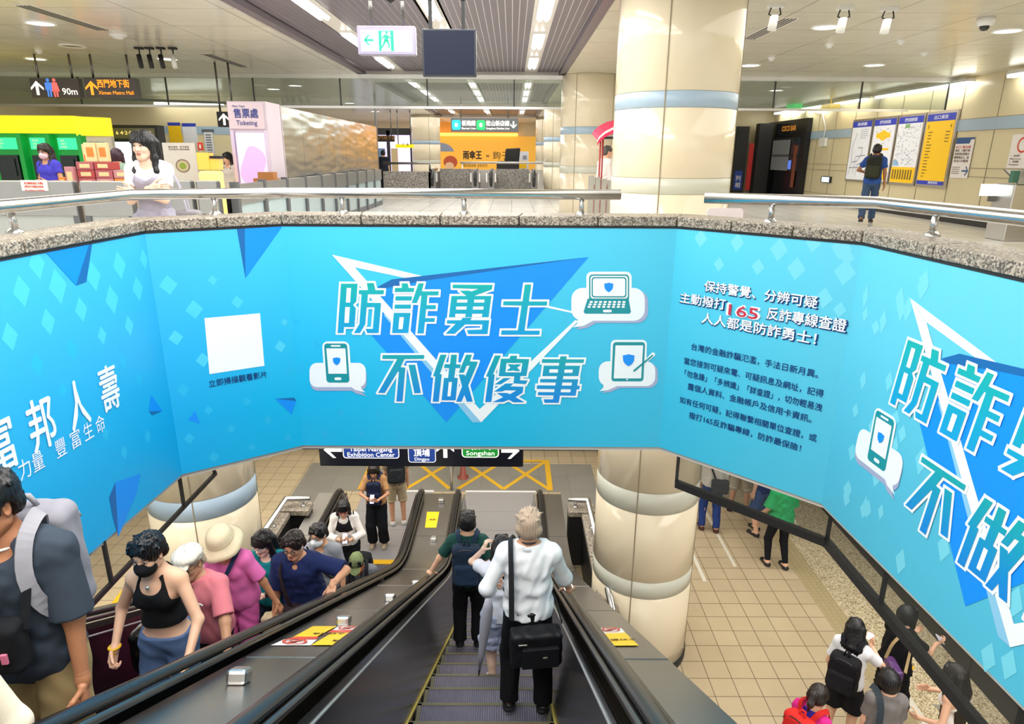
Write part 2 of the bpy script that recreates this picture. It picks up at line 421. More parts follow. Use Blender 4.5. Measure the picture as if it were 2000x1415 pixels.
ZR, RR = 1.105, .041
def rail(name, label, pts, posts, z=ZR, r=RR, base=.945, group=None):
    t = thing(name, label, 'handrail', (pts[0][0], pts[0][1], base), 0, group)
    mb = MB(); mb.tube([(x, y, z) for x, y in pts], r, 20); mb.build('rail_tube', M_pipe, t)
    for (x, y) in posts:
        p = MB(); p.cyl((x, y, base), (x, y, z - r * .6), .021, n=16); p.build('post', M_pipe, t)
        p = MB(); p.lathe([(.048, 0), (.048, .008), (.026, .03), (.022, .032)], 20, (x, y, base - .002)); p.build('post_base', M_pipe, t)
    return t
la = [(-3.08, -1.5), (-3.0, 2.2), (-2.86, 5.12), (-1.90, 5.52), (.875, 5.51)]
pp = [onZ(*q, .95) for q in [(128, 437), (411, 412), (675, 408), (907, 413), (1138, 413)]]
rail('handrail', 'long tubular steel handrail on the coping, left and centre of the banner', la, [(-2.96, 4.02), (-2.33, 5.345), (-1.37, 5.518), (-.385, 5.515), (.565, 5.512), (-3.02, 1.5)])
rail('handrail', 'shorter tubular steel handrail on the coping right of the round pillar', [(1.455, 5.16), (2.53, 4.72), (2.68, 3.2), (2.78, -1.5)], [(1.90, 4.975), (2.585, 4.14), (2.70, 2.6)])

# ------------------------------------------------------------------ round pillars, clad in curved cream panels
def pillar(x, y, z0, z1, bands, r=.64, seams=(0,), label=None, base=True):
    t = thing('round_pillar', label, 'pillar', (x, y, z0)); 
    cuts = sorted({z0, z1, *[b for bb in bands for b in bb[:2]]})
    m = MB(); mats = [M_cream, M_blueband, M_greyband, M_joint]
    for a, b in zip(cuts[:-1], cuts[1:]):
        mi = 0
        for lo, hi, k in bands:
            if a >= lo - 1e-6 and b <= hi + 1e-6: mi = k
        g = .006
        m.lathe([(r - .012, a), (r, a + g), (r, b - g), (r - .012, b)], 72, (x, y, 0), mi)
    m.lathe([(r - .012, z0), (r - .012, z1)], 48, (x, y, 0), 3)
    o = m.build('cladding', mats, t)
    s = MB()
    for a in seams:
        c, sn = math.cos(a), math.sin(a); n_ = Vector((c, sn, 0)); tn = Vector((-sn, c, 0))
        s.obox((x + c * r, y + sn * r, (z0 + z1) / 2), n_ * .004, tn * .006, (0, 0, (z1 - z0) / 2))
    s.build('seam_strip', M_seam, t)
    if base:
        k = MB(); k.lathe([(r + .012, z0), (r + .012, z0 + .12), (r - .005, z0 + .125)], 48, (x, y, 0)); k.build('base_ring', M_frame, t)
    o['kind'] = 'thing'
    return t
UB = [(1.865, 2.02, 1), (1.03, 1.19, 2)]; LB = [(-2.65, -2.37, 2), (-3.82, -3.585, 2)]
sa = math.radians(-112)
pillar(1.74, 7.6, 0, 3.1, UB, seams=(sa, sa + PI / 2, sa + PI, sa - PI / 2), label='large cream round pillar with blue band just behind the front parapet')
pillar(1.74, 7.6, -5, -1.1, LB, seams=(sa, sa + PI / 2, sa + PI, sa - PI / 2), label='cream round pillar with two grey bands standing on the platform floor')
pillar(-3.88, 7.55, -5, -1.1, [(-2.75, -2.49, 1), (-3.82, -3.585, 2)], seams=(math.radians(-75), math.radians(15)), label='cream round pillar with pale blue band behind the riding passengers')
pillar(1.74, 16.0, 0, 3.1, UB, seams=(sa - .2, sa + 1.2), label='cream round pillar seen just left of the large front pillar')
pillar(1.74, 24.4, 0, 3.1, UB, seams=(sa - .2,), label='cream round pillar, third in the row going back on the right')
pillar(1.74, 32.8, 0, 3.1, UB, seams=(sa - .2,), label='farthest cream round pillar of the right row, beside the distant shop')
pillar(-3.88, 31.6, 0, 3.1, UB, seams=(math.radians(-70),), label='distant cream round pillar left of the yellow umbrella advertisement')

# ------------------------------------------------------------------ concourse walls
wl = MB(); wl.box((10, -2, 0), (10.3, 27, 3.4), 0); wr = struct(wl.build('wall_right', M_cream2))
tr = MB(); tr.box((9.985, -2, 1.98), (10.01, 27, 2.22)); struct(tr.build('trim_3', M_blueband))
tr = MB()
for y in np.arange(-1, 27, 1.2): tr.box((9.99, y - .006, .3), (10.01, y + .006, 3.1))
for z in (.3, 1.02, 1.2, 1.975, 2.225): tr.box((9.988, -2, z - .005), (10.01, 27, z + .005))
struct(tr.build('trim_4', M_seam))
tr = MB(); tr.box((9.96, -2, 0), (10.0, 27, .12)); struct(tr.build('baseboard_right', M_frame))
wl = MB(); wl.box((-14.3, 8, 0), (-14, 40, 3.4)); struct(wl.build('wall_left', M_cream2))
wl = MB(); wl.box((-14, 22.0, 0), (-7.2, 22.3, 3.4)); struct(wl.build('wall_back_left', M_cream2))
tr = MB(); tr.box((-14, 21.985, 1.98), (-7.2, 22.0, 2.22)); struct(tr.build('trim_5', M_blueband))
wl = MB(); wl.box((-14, 38.0, 0), (10.3, 38.3, 3.4)); struct(wl.build('wall_far', M_cream2))
wl = MB(); wl.box((5.2, 27, 0), (10.3, 27.3, 3.4)); struct(wl.build('wall_far_right', M_cream2))

# ------------------------------------------------------------------ concourse ceiling: satin panels and three slatted coffers
CX0, CX1 = -3.42, 1.17
cl = MB(); cl.box((-15, -2, 3.1), (CX0, 38, 3.3)); struct(cl.build('ceiling', M_ceil))
cl = MB(); cl.box((CX1, -2, 3.1), (10, 38, 3.3)); struct(cl.build('ceiling', tiles('satin_ceiling_right', '#cfc9b6', '#77725f', 1.17, .012, rough=.27, var=.02, off=(.05, .3))))  # darker copy of the left ceiling; the dimmer light is put into its colour
cl = MB()
for y0, y1 in ((16.2, 17.6), (24.6, 26), (33, 38)): cl.box((CX0, y0, 3.1), (CX1, y1, 3.3))
struct(cl.build('ceiling', M_ceilp))
for (y0, y1) in ((-2, 16.2), (17.6, 24.6), (26, 33)):
    sl = MB(); x = CX0 + .16; w = .093
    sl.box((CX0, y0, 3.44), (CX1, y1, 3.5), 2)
    while x < CX1 - .12:
        if all(abs(x + w / 2 - lx) > .15 for lx in (-2.55, -1.04, .41)):
            sl.box((x + .006, y0, 3.20), (x + w - .006, y1, 3.215), 0)
            sl.box((x - .006, y0, 3.206), (x + .006, y1, 3.222), 1)
        x += w
    for a, b in ((CX0, CX0 + .13), (CX1 - .13, CX1)): sl.box((a, y0, 3.12), (b, y1, 3.2), 0)
    for lx in (-2.55, -1.04, .41): sl.box((lx - .14, y0, 3.20), (lx + .14, y1, 3.24), 3)
    struct(sl.build('ceiling', [M_slat, M_slatj, M_void, M_ceilp]))
# fluorescent fittings in the three rows
M_tube = glow('tube_light', '#fffdf4', 9.0)
def fitting(x, y0, y1, label):
    t = thing('ceiling_light', label, 'ceiling light', (x, (y0 + y1) / 2, 3.2), 0, 'fluorescent fittings in the slatted ceiling')
    h = MB(); h.box((x - .095, y0, 3.17), (x + .095, y1, 3.2)); h.build('housing', M_white, t)
    for dx in (-.045, .045):
        d = MB(); d.cyl((x + dx, y0 + .04, 3.158), (x + dx, y1 - .04, 3.158), .026, n=10); d.build('tube', M_tube, t)
RN = {-2.55: 'left', -1.04: 'middle', .41: 'right'}
for lx in (-2.55, -1.04, .41):
    ys = [(1.1, 2.5), (3.6, 5.0), (6.1, 7.5), (8.6, 10.0), (11.15, 12.5), (13.75, 15.2), (18.0, 19.3), (20.4, 21.7), (22.7, 24.1), (26.6, 28), (29.2, 30.6)]
    nm = ['overhead', 'second overhead', 'third', 'nearest in view', 'second in view', 'third, just before the beam', 'first beyond the beam', 'second beyond the beam', 'third beyond the beam', 'first in the far coffer', 'last in the far coffer']
    for (a, b), q in zip(ys, nm): fitting(lx, a, b, f'fluorescent fitting of the {RN[lx]} row, {q}')
# round downlights
M_down = glow('downlight_lens', '#fffaf0', 7.0)
def downlight(x, y, label, on=True, r=.17):
    t = thing('downlight', label, 'downlight', (x, y, 3.1), 0, 'round downlights in the satin ceiling')
    a = MB(); a.lathe([(r + .03, 0), (r + .028, -.012), (r, -.014), (r - .01, -.002)], 32, (x, y, 3.1)); a.build('trim_ring', M_white, t)
    a = MB(); a.lathe([(r - .008, -.006), (0, -.008)], 32, (x, y, 3.1)); a.build('lens', M_down if on else M_steel, t)
downlight(-6.47, 10.08, 'lit downlight nearest the upper left corner'); downlight(-9.0, 13.7, 'lit downlight above the restroom arrow sign'); downlight(-6.47, 13.6, 'lit downlight right of the orange lettered sign')
downlight(-7.3, 12.1, 'unlit round fitting above the orange lettered sign', False)
downlight(4.27, 10.0, 'lit downlight right of the large pillar'); downlight(6.88, 10.2, 'lit downlight in the upper right corner'); downlight(6.92, 13.85, 'lit downlight in front of the map panels'); downlight(7.0, 19.0, 'lit downlight behind the right smoke screen')
downlight(4.6, 14.0, 'lit downlight hidden half behind the large pillar'); downlight(-5.6, 18.5, 'lit downlight over the steel wall'); downlight(-6.5, 19.5, 'lit downlight behind the left smoke screen'); downlight(-5.6, 24.5, 'lit downlight beyond the steel wall'); downlight(-5.6, 29, 'farthest lit downlight on the left')
def slot_vent(x, y0, y1, label):
    t = thing('slot_vent', label, 'air vent', (x, (y0 + y1) / 2, 3.1), 0, 'slot vents in the ceiling')
    a = MB(); a.box((x - .11, y0, 3.094), (x + .11, y1, 3.1)); a.build('backing', M_ceilp, t)
    for i in range(4):
        a = MB(); a.box((x - .085 + i * .048, y0 + .02, 3.090), (x - .063 + i * .048, y1 - .02, 3.096)); a.build('slot', M_blackm, t)
slot_vent(-5.9, 8.9, 10.6, 'dark slot vent in the left ceiling near the front'); slot_vent(-5.45, 12.9, 14.7, 'dark slot vent in the left ceiling farther back'); slot_vent(3.55, 9.4, 11.0, 'dark slot vent in the right ceiling beside the pillar')
def dome(x, y, label):
    t = thing('dome_camera', label, 'security camera', (x, y, 3.1))
    a = MB(); a.lathe([(.0, 0), (.10, 0), (.10, -.05), (.085, -.09), (.06, -.10), (0, -.10)], 24, (x, y, 3.1)); a.build('housing', M_white, t)
    a = MB(); a.lathe([(.058, -.095), (.055, -.125), (.035, -.15), (0, -.158)], 20, (x, y, 3.1)); a.build('dome', M_black, t)
dome(5.97, 9.3, 'white dome camera on the right ceiling'); 
def sensor(x, y, label, r=.06):
    a = MB(); a.lathe([(r, 0), (r, -.025), (r * .6, -.04), (r * .6, -.06), (0, -.062)], 18, (x, y, 3.1)); tag(a.build('smoke_detector', M_white), label, 'smoke detector', 'ceiling smoke detectors')
sensor(5.85, 10.0 + 1.0, 'small round detector right of the dome camera'); sensor(-5.9, 10.95, 'round detector in the left ceiling by the slot vent', .12); sensor(4.95, 11.4, 'square-based detector left of the dome camera'); sensor(6.9, 12.2, 'detector over the map panels'); sensor(4.6, 12.9, 'small detector beside the large pillar'); sensor(-8.2, 12.6, 'detector over the yellow machines')
def hung_spot(x, y, label):
    t = thing('hanging_spotlight', label, 'spotlight', (x, y, 3.1), 0, 'spotlights on the right ceiling')
    a = MB(); a.box((x - .09, y - .05, 3.06), (x + .09, y + .05, 3.1)); a.build('mount', M_white, t)
    a = MB(); a.tube([(x - .05, y, 3.06), (x - .07, y, 2.99), (x, y, 2.96), (x + .07, y, 2.99), (x + .05, y, 3.06)], .009, 8); a.build('cable', M_black, t)
    a = MB(); a.cyl((x, y, 2.98), (x - .02, y, 2.82), .045, .05, 16); a.build('lamp_body', M_white, t)
hung_spot(3.05, 8.6, 'white spotlight hanging just right of the large pillar top'); hung_spot(4.45, 8.75, 'white spotlight with looped cable above the right downlight'); hung_spot(3.9, 8.7, 'white spotlight between two others on the right ceiling')

# smoke-screen glass hanging from the ceiling around the opening at the back
def pane(mb, a, b, z0, z1, th=.012, mi=0):
    a, b = Vector(a), Vector(b); d = (b - a).normalized(); n = Vector((-d.y, d.x)) * th / 2
    mb.prism([(p.x, p.y, z0) for p in (a - n, b - n, b + n, a + n)], (0, 0, z1 - z0), mi)
sm = thing('smoke_screen', 'long glass smoke screen hanging from the ceiling across the hall', 'glass screen', (-1, 16, 3.1))
pts = [(-13.5, 16)] + [(x, 16) for x in np.arange(-11.6, 10.0, 1.94)]
rc = [(10.0 - .9 + .9 * math.sin(a), 16.0) for a in (0,)]
for a, b in zip(pts[:-1], pts[1:]):
    m = MB(); pane(m, (a[0] + .012, 16), (b[0] - .012, 16), 2.44, 3.09); m.build('pane', M_glassC, sm)
    m = MB(); m.box((b[0] - .012, 15.98, 2.44), (b[0] + .012, 16.02, 3.1)); m.build('joint', M_frame, sm)
m = MB(); m.box((-13.5, 15.97, 2.40), (8.9, 16.03, 2.45)); m.build('bottom_edge', M_steel, sm)
m = MB(); m.box((-13.5, 15.9, 3.02), (10, 16.1, 3.1)); m.build('head_channel', M_white, sm)
# ------------------------------------------------------------------ the wrapped banner on the opening's inner face
BP = PL[1:7]                                   # five printed panels
class Panel:
    def __init__(s, a, b):
        s.a, s.b = a, b; s.d = (b - a).normalized(); s.n = Vector((s.d.y, -s.d.x)); s.L = (b - a).length
    def P(s, u, v, k=0): p = s.a + s.d * u + s.n * (.0012 * k); return Vector((p.x, p.y, v))
    def px(s, x, y):
        r = ray(x, y); den = s.n.x * r.x + s.n.y * r.y; t = (s.n.dot(s.a)) / den
        p = r * t; return ((Vector((p.x, p.y)) - s.a).dot(s.d), p.z + EYE)
PAN = [Panel(BP[i], BP[i + 1]) for i in range(5)]
banner = thing('wrap_banner', 'long bright blue anti-fraud banner wrapped around the opening below the coping', 'banner', (0, 5.4, ZB))
def banner_mat():
    m = mat('banner_print', '#1fb9ea', .38, var=.0); nt = m.node_tree; n = nt.nodes; L = nt.links; p = n['Principled BSDF']
    geo = n.new('ShaderNodeNewGeometry'); sp = n.new('ShaderNodeSeparateXYZ'); L.new(geo.outputs['Position'], sp.inputs[0])
    # printed gradient along the wrap: deep azure at the left, pale aqua at the right
    mr = n.new('ShaderNodeMapRange'); mr.inputs[1].default_value = -3.0; mr.inputs[2].default_value = 2.6; L.new(sp.outputs['X'], mr.inputs[0])
    r = n.new('ShaderNodeValToRGB'); L.new(mr.outputs[0], r.inputs[0])
    e = r.color_ramp.elements
    e[0].position = 0; e[0].color = (*srgb('#00a4f0'), 1); e[1].position = 1; e[1].color = (*srgb('#6ccbe0'), 1)
    for pos, c in ((.1, '#00b0f2'), (.22, '#0cc2f6'), (.5, '#1fc4f0'), (.75, '#42c8ea')): x = e.new(pos); x.color = (*srgb(c), 1)
    mv = n.new('ShaderNodeMapRange'); mv.inputs[1].default_value = -.6; mv.inputs[2].default_value = .86; L.new(sp.outputs['Z'], mv.inputs[0])
    r2 = n.new('ShaderNodeValToRGB'); r2.color_ramp.elements[0].color = (*srgb('#14b0e0'), 1); r2.color_ramp.elements[1].color = (*srgb('#70defa'), 1)
    L.new(mv.outputs[0], r2.inputs[0])
    mx = n.new('ShaderNodeMix'); mx.data_type = 'RGBA'; mx.inputs['Factor'].default_value = .35
    L.new(r.outputs[0], mx.inputs['A']); L.new(r2.outputs[0], mx.inputs['B']); L.new(mx.outputs['Result'], p.inputs['Base Color'])
    return m
M_ban = banner_mat()
for pa in PAN:
    m = MB(); m.prism([pa.P(0, ZB), pa.P(pa.L, ZB), pa.P(pa.L, ZT), pa.P(0, ZT)], Vector((-pa.n.x, -pa.n.y, 0)) * .012); m.build('printed_panel', M_ban, banner)
def ink(name, h, r=.42): return mat('ink_' + name, h, r, var=.02)
I_white = ink('white', '#f4fbff'); I_blue = ink('blue', '#0a94fa'); I_blue2 = ink('deep_blue', '#1468b0'); I_navy = ink('navy', '#123a78'); I_pale = ink('pale_blue', '#8fcdf0'); I_teal = ink('teal', '#12959f')
I_sh = ink('bubble_side', '#a9b2d2'); I_red = ink('red', '#c8324a'); I_dia = [mat('ink_diamond_%d' % i, c, .42, var=.02) for i, c in enumerate(('#29bdf0', '#4fd0f4', '#79d9ee'))]
def grad_ink():
    m = mat('ink_headline', '#12a9b8', .4, var=.0); nt = m.node_tree; n = nt.nodes; L = nt.links; p = n['Principled BSDF']
    geo = n.new('ShaderNodeNewGeometry'); sp = n.new('ShaderNodeSeparateXYZ'); L.new(geo.outputs['Position'], sp.inputs[0])
    r = n.new('ShaderNodeValToRGB'); mr = n.new('ShaderNodeMapRange'); mr.inputs[1].default_value = -.72; mr.inputs[2].default_value = .42; L.new(sp.outputs['Z'], mr.inputs[0]); L.new(mr.outputs[0], r.inputs[0])
    e = r.color_ramp.elements; e[0].position = 0; e[0].color = (*srgb('#0a86e0'), 1); e[1].position = 1; e[1].color = (*srgb('#10b5ac'), 1)
    for pos, c in ((.12, '#0a8ee0'), (.42, '#10aab4'), (.45, '#10a8b8'), (.52, '#0a98e6'), (.62, '#0aa4de')): x = e.new(pos); x.color = (*srgb(c), 1)
    L.new(r.outputs[0], p.inputs['Base Color']); return m
I_head = grad_ink()
def mapz(ox, oy, sc): return lambda q: (ox + q[0] / sc, oy + q[1] / sc)
FRONT = PAN[2]
Z1 = mapz(640, 530, 8.3333); Z2 = mapz(850, 530, 8.3333); Z3 = mapz(720, 670, 9.0909); Z4 = mapz(930, 670, 9.0909); ZZ = mapz(560, 430, 2.6316)
Z5 = mapz(1100, 510, 5.055); Z6 = mapz(590, 650, 10.107)
GL = []   # (strokes, holes, fills-on-holes) in front panel coordinates
def G(zm, polys, holes=(), over=()):
    f = lambda P: [FRONT.px(*zm(q)) for q in P]
    GL.append(([f(P) for P in polys], [f(P) for P in holes], [f(P) for P in over]))
G(Z1, [[(220,200),(490,200),(470,490),(415,545),(462,600),(440,905),(270,905),(262,1003),(165,1003)],
       [(640,190),(755,190),(780,306),(920,306),(912,372),(658,372),(648,510),(872,515),(832,1003),(648,1003),(620,935),(737,935),(767,583),(638,583),(615,860),(530,1003),(430,1003),(520,855),(555,372),(508,372),(512,305),(660,305)]],
  [[(315,270),(385,270),(370,508),(300,508)],[(290,580),(365,580),(348,838),(275,838)]])
G(Z1, [[(1205,195),(1305,195),(1320,270),(1412,270),(1405,335),(1092,335),(1098,270),(1210,270)],[(1110,405),(1375,405),(1368,473),(1102,473)],[(1095,540),(1360,540),(1355,607),(1090,607)],
       [(1080,675),(1350,675),(1315,1003),(1050,1003)],
       [(1480,195),(1567,195),(1535,325),(1810,325),(1805,390),(1625,390),(1612,550),(1765,550),(1758,615),(1605,615),(1590,760),(1748,760),(1740,822),(1585,822),(1565,1010),(1462,1010),(1527,395),(1505,395),(1455,515),(1370,515)]],
  [[(1172,745),(1243,745),(1222,940),(1152,940)]])
G(Z2, [[(285,215),(935,220),(922,295),(690,378),(640,400),(510,400),(400,318),(545,312),(590,327),(705,285),(285,272)],[(265,400),(915,400),(870,745),(225,745)],
       [(195,795),(420,795),(450,755),(600,755),(570,795),(880,795),(852,1020),(540,1020),(515,955),(760,945),(768,862),(490,862),(320,1015),(170,1015),(335,852),(190,848)]],
  [[(360,460),(527,460),(520,508),(355,508)],[(637,460),(803,460),(797,508),(632,508)],[(345,572),(515,572),(508,622),(340,622)],[(620,572),(790,572),(783,622),(613,622)],[(330,690),(497,690),(490,745),(325,745)],[(605,690),(768,690),(760,745),(597,745)]])
G(Z2, [[(1460,215),(1562,215),(1525,490),(1825,490),(1815,555),(1510,555),(1455,965),(1702,965),(1695,1030),(1072,1030),(1080,960),(1345,960),(1405,555),(1105,550),(1112,487),(1420,487)]])
G(Z3, [[(250,212),(990,212),(985,280),(640,283),(570,428),(655,435),(605,1035),(495,1035),(540,505),(520,508),(290,885),(170,885),(510,283),(245,280)],[(710,385),(830,385),(930,885),(815,890)]])
G(Z3, [[(1275,207),(1385,207),(1265,550),(1300,555),(1245,1040),(1140,1040),(1185,590),(1145,585)],
       [(1465,207),(1568,207),(1555,378),(1635,378),(1625,445),(1545,445),(1520,615),(1585,620),(1545,1015),(1295,1015),(1340,620),(1412,620),(1430,445),(1340,442),(1348,375),(1448,375)],
       [(1730,207),(1835,207),(1795,325),(1940,330),(1915,405),(1770,750),(1850,1040),(1745,1040),(1700,920),(1650,1040),(1555,1040),(1660,770),(1600,555),(1705,560),(1715,590),(1795,400),(1740,402),(1690,525),(1600,525)]],
  [[(1425,690),(1482,690),(1455,945),(1400,945)]])
G(Z4, [[(335,220),(440,220),(300,555),(330,560),(270,1045),(160,1045),(220,600),(175,590)],
       [(440,278),(590,278),(610,225),(730,225),(715,280),(942,285),(892,582),(785,585),(778,660),(915,665),(880,728),(660,715),(680,590),(400,585)],
       [(490,620),(615,620),(440,732),(325,735)],
       [(520,718),(660,715),(610,768),(840,775),(825,880),(700,960),(860,1050),(660,1050),(580,1005),(480,1045),(290,1048),(480,960),(365,885),(540,885),(600,905),(715,840),(510,838),(460,860),(315,862)]],
  [[(540,355),(820,355),(795,518),(520,518)]], [[(555,375),(655,375),(675,385),(690,375),(805,375),(730,435),(785,497),(690,495),(660,482),(635,490),(535,492),(610,435)]])
G(Z4, [[(1495,235),(1608,235),(1465,1060),(1215,1060),(1195,998),(1362,998)],[(1170,285),(1918,290),(1905,350),(1165,350)],[(1200,400),(1845,402),(1812,585),(1175,585)],
       [(1140,638),(1812,642),(1803,700),(1132,697)],[(1080,750),(1840,757),(1830,822),(1075,812)],[(1100,868),(1770,875),(1762,935),(1092,925)],[(1710,642),(1812,642),(1765,935),(1660,935)]],
  [[(1303,465),(1455,465),(1448,525),(1295,525)],[(1570,470),(1715,470),(1705,527),(1560,527)]])
F = lambda zm, P: [FRONT.px(*zm(q)) for q in P]
E_top = F(ZZ, [(233,178),(1495,476),(1495,484),(350,243)]); E_left = F(ZZ, [(233,178),(350,243),(992,972),(1000,1040)]); E_right = F(ZZ, [(1000,1040),(992,972),(1482,515),(1500,517)])
E_blue = F(ZZ, [(470,345),(510,350),(700,313),(1552,190),(820,1040),(435,590)]); E_dark = F(ZZ, [(465,345),(540,305),(1552,190),(700,313),(500,352)])
E_side = F(ZZ, [(520,455),(1000,1040),(955,1040),(500,490)])
def rrect(x0, y0, x1, y1, r, n=5, skew=0):
    out = []
    for (cx, cy, a0) in ((x1 - r, y0 + r, -90), (x1 - r, y1 - r, 0), (x0 + r, y1 - r, 90), (x0 + r, y0 + r, 180)):
        for i in range(n + 1):
            a = math.radians(a0 + 90 * i / n); out.append((cx + r * math.cos(a), cy + r * math.sin(a)))
    if skew: out = [(x + skew * (y - y0) / (y1 - y0), y) for x, y in out]
    return out
def shield(cx, cy, w, h):
    return [(cx - w / 2, cy - h * .40), (cx - w * .2, cy - h * .45), (cx, cy - h / 2), (cx + w * .2, cy - h * .45), (cx + w / 2, cy - h * .40), (cx + w * .46, cy + h * .05), (cx + w * .3, cy + h * .3), (cx, cy + h / 2), (cx - w * .3, cy + h * .3), (cx - w * .46, cy + h * .05)]
def edge_band(put, mb, P, w, k):
    """white border of a stroke: the stroke itself and a strip along every edge, each a hair in front of the last"""
    n = len(P); A = sum(P[i][0] * P[(i + 1) % n][1] - P[(i + 1) % n][0] * P[i][1] for i in range(n)); sg = 1 if A > 0 else -1
    put(mb, P, k)
    for i in range(n):
        a, b = Vector(P[i]), Vector(P[(i + 1) % n]); d = (b - a).normalized(); o = Vector((d.y, -d.x)) * sg * w; e = d * w * .9
        put(mb, [tuple(a - e), tuple(b + e), tuple(b + e * .95 + o), tuple(a - e * .95 + o)], k + .012 * (i + 1))
def emblem_set(pa, du, dv, clip=None):
    """headline, triangle emblem and the three device bubbles on a panel, shifted by (du, dv) from the front layout"""
    def put(mb, P, k, mi=0):
        Q = [(u + du, v + dv) for u, v in P]
        mb.poly([pa.P(u, v, k) for u, v in Q], mi)
    m = MB(); put(m, E_top, 1.3); put(m, E_blue, 1.7); 
    m = MB(); put(m, E_top, 1.3); m.build('emblem_frame_top', I_white, banner)
    m = MB(); put(m, E_blue, 1.7); m.build('emblem_triangle', I_blue, banner)
    m = MB(); put(m, E_dark, 2.1); m.build('emblem_facet', I_blue2, banner)
    m = MB(); put(m, E_side, 2.5); m.build('emblem_frame_side', I_pale, banner)
    m = MB(); put(m, E_left, 2.9); put(m, E_right, 2.9); m.build('emblem_frame', I_white, banner)
    w = .0165
    for gi, (polys, holes, over) in enumerate(GL):
        mo, mi_, mh = MB(), MB(), MB()
        for j, P in enumerate(polys): edge_band(put, mo, P, w, 4.6 + .25 * j); put(mi_, P, 6.6 + .1 * j)
        for P in holes: put(mh, P, 7.4)
        for P in over: put(mi_, P, 8)
        ch = mo.build('headline_character', I_white, banner); mi_.build('character_fill', I_head, ch)
        if holes: mh.build('character_counters', I_white, ch)
    # laptop bubble, tablet bubble, phone bubble
    def bubble(name, zm, body, tail, sidev, dev, tealp, whitep, shieldp, extra=()):
        f = lambda P: F(zm, P); m = MB(); mats = [I_sh, I_white, I_teal, I_blue]
        sx, sy = sidev; dz = iter(np.arange(0, 3, .05))
        for P in (body, tail): put(m, f([(x + sx, y + sy) for x, y in P]), 3.3 + next(dz), 0)
        for P in (body, tail, dev): put(m, f(P), 3.5 + next(dz), 1)
        for P in tealp: put(m, f(P), 4.2 + next(dz), 2)
        for P in whitep: put(m, f(P), 5.0 + next(dz), 1)
        put(m, f(shieldp), 8.6, 3)
        for P, k, mi in extra: put(m, f(P), k + 1, mi)
        m.build(name, mats, banner)
    keys = [rrect(260 + i * 46 - j * 7 + (i - 3.5) * j * 1.0, 394 + j * 24, 292 + i * 46 - j * 7 + (i - 3.5) * j * 1.0, 413 + j * 24, 8, 2) for i in range(8) for j in range(3)]
    bubble('laptop_bubble', Z5, rrect(80, 265, 805, 590, 110), [(150, 560), (135, 620), (95, 655), (200, 640), (305, 585), (300, 560)], (32, 22), rrect(228, 105, 675, 420, 55),
           [rrect(255, 132, 650, 400, 35), [(240, 372), (645, 372), (668, 500), (655, 520), (215, 520), (200, 500)]], [rrect(268, 146, 637, 370, 28)] + keys + [rrect(392, 480, 478, 506, 10, 2)], shield(448, 260, 90, 96),
           [(rrect(280, 158, 622, 358, 25), 6.2, 2), (rrect(292, 170, 610, 346, 18), 6.6, 1)])
    bubble('tablet_bubble', Z5, rrect(350, 990, 908, 1235, 90), [(400, 1200), (395, 1250), (358, 1285), (440, 1275), (530, 1235), (520, 1200)], (26, 18), rrect(470, 778, 826, 1205, 45, skew=-10),
           [rrect(492, 800, 808, 1188, 30, skew=-18)], [[(515, 832), (788, 832), (768, 1158), (497, 1158)], rrect(622, 1161, 638, 1177, 8, 3)], shield(644, 978, 116, 120),
           [([(880, 900), (905, 910), (905, 935), (800, 1020), (790, 990)], 3.0, 1), ([(880, 922), (888, 932), (708, 1086), (688, 1092), (692, 1074)], 7.2, 2)])
    bubble('phone_bubble', Z6, rrect(150, 595, 1260, 1075, 150), [(940, 1050), (1050, 1130), (1255, 1180), (1175, 1110), (1160, 1050)], (15, 72), rrect(395, 172, 930, 1060, 110, skew=60),
           [rrect(435, 212, 890, 985, 60, skew=52)], [[(482, 308), (858, 308), (890, 808), (525, 808)], rrect(570, 243, 762, 275, 15, 3), rrect(643, 880, 780, 935, 26, 3)], shield(687, 560, 150, 156))
emblem_set(FRONT, 0, 0)
emblem_set(PAN[4], .195, -.012)
# pale diamonds scattered over the print
rd = random.Random(3)
def dia(mb, pa, u, v, w, h, mi): k = .3 + .008 * len(mb.f); mb.poly([pa.P(u - w, v, k), pa.P(u, v - h, k), pa.P(u + w, v, k), pa.P(u, v + h, k)], mi)
dm = MB()
zl = lambda x, y: (x / 2.0817, 420 + y / 2.0817)
for (x, y, s) in [(88,310,1),(150,200,1),(235,290,1.2),(330,385,.9),(195,435,.9),(40,495,.9),(152,610,.8),(292,548,.8),(455,345,1.1),(485,205,1.1),(380,250,1.1),(415,490,.7),(560,300,1),(525,450,.8),(585,180,.8),(500,600,.6),(255,715,.6),(565,670,.6),(430,890,.6),(600,900,.6),(350,820,.6),(505,965,.6)]:
    u, v = PAN[0].px(*zl(x, y)); dia(dm, PAN[0], u, v, .062 * s, .09 * s, 1 if y < 500 else 0)
for (x, y, s) in [(685,285,1.1),(865,265,.6),(790,385,1.1),(965,355,.8),(715,500,.9),(825,590,.9),(1205,430,.5),(1140,535,.8),(1220,620,.6),(745,712,.8),(1005,760,.6),(848,795,.6),(940,870,.6),(1090,835,.6),(770,910,.7),(870,985,.7),(1170,905,.6),(1025,945,.6)]:
    u, v = PAN[1].px(*zl(x, y)); u, v = (u, v) if u < PAN[1].L - .05 else (PAN[1].L - .06, v); dia(dm, PAN[1], u, v, .058 * s, .058 * s * 1.15, 1 if y < 600 else 0)
for (x, y, s) in [(50,525,.6),(155,640,.6),(75,760,.7),(280,990,.6),(470,990,.5),(195,1095,.6),(385,1100,.6),(570,1100,.5)]:
    u, v = FRONT.px(*ZZ((x, y))); dia(dm, FRONT, u, v, .05 * s, .06 * s, 0)
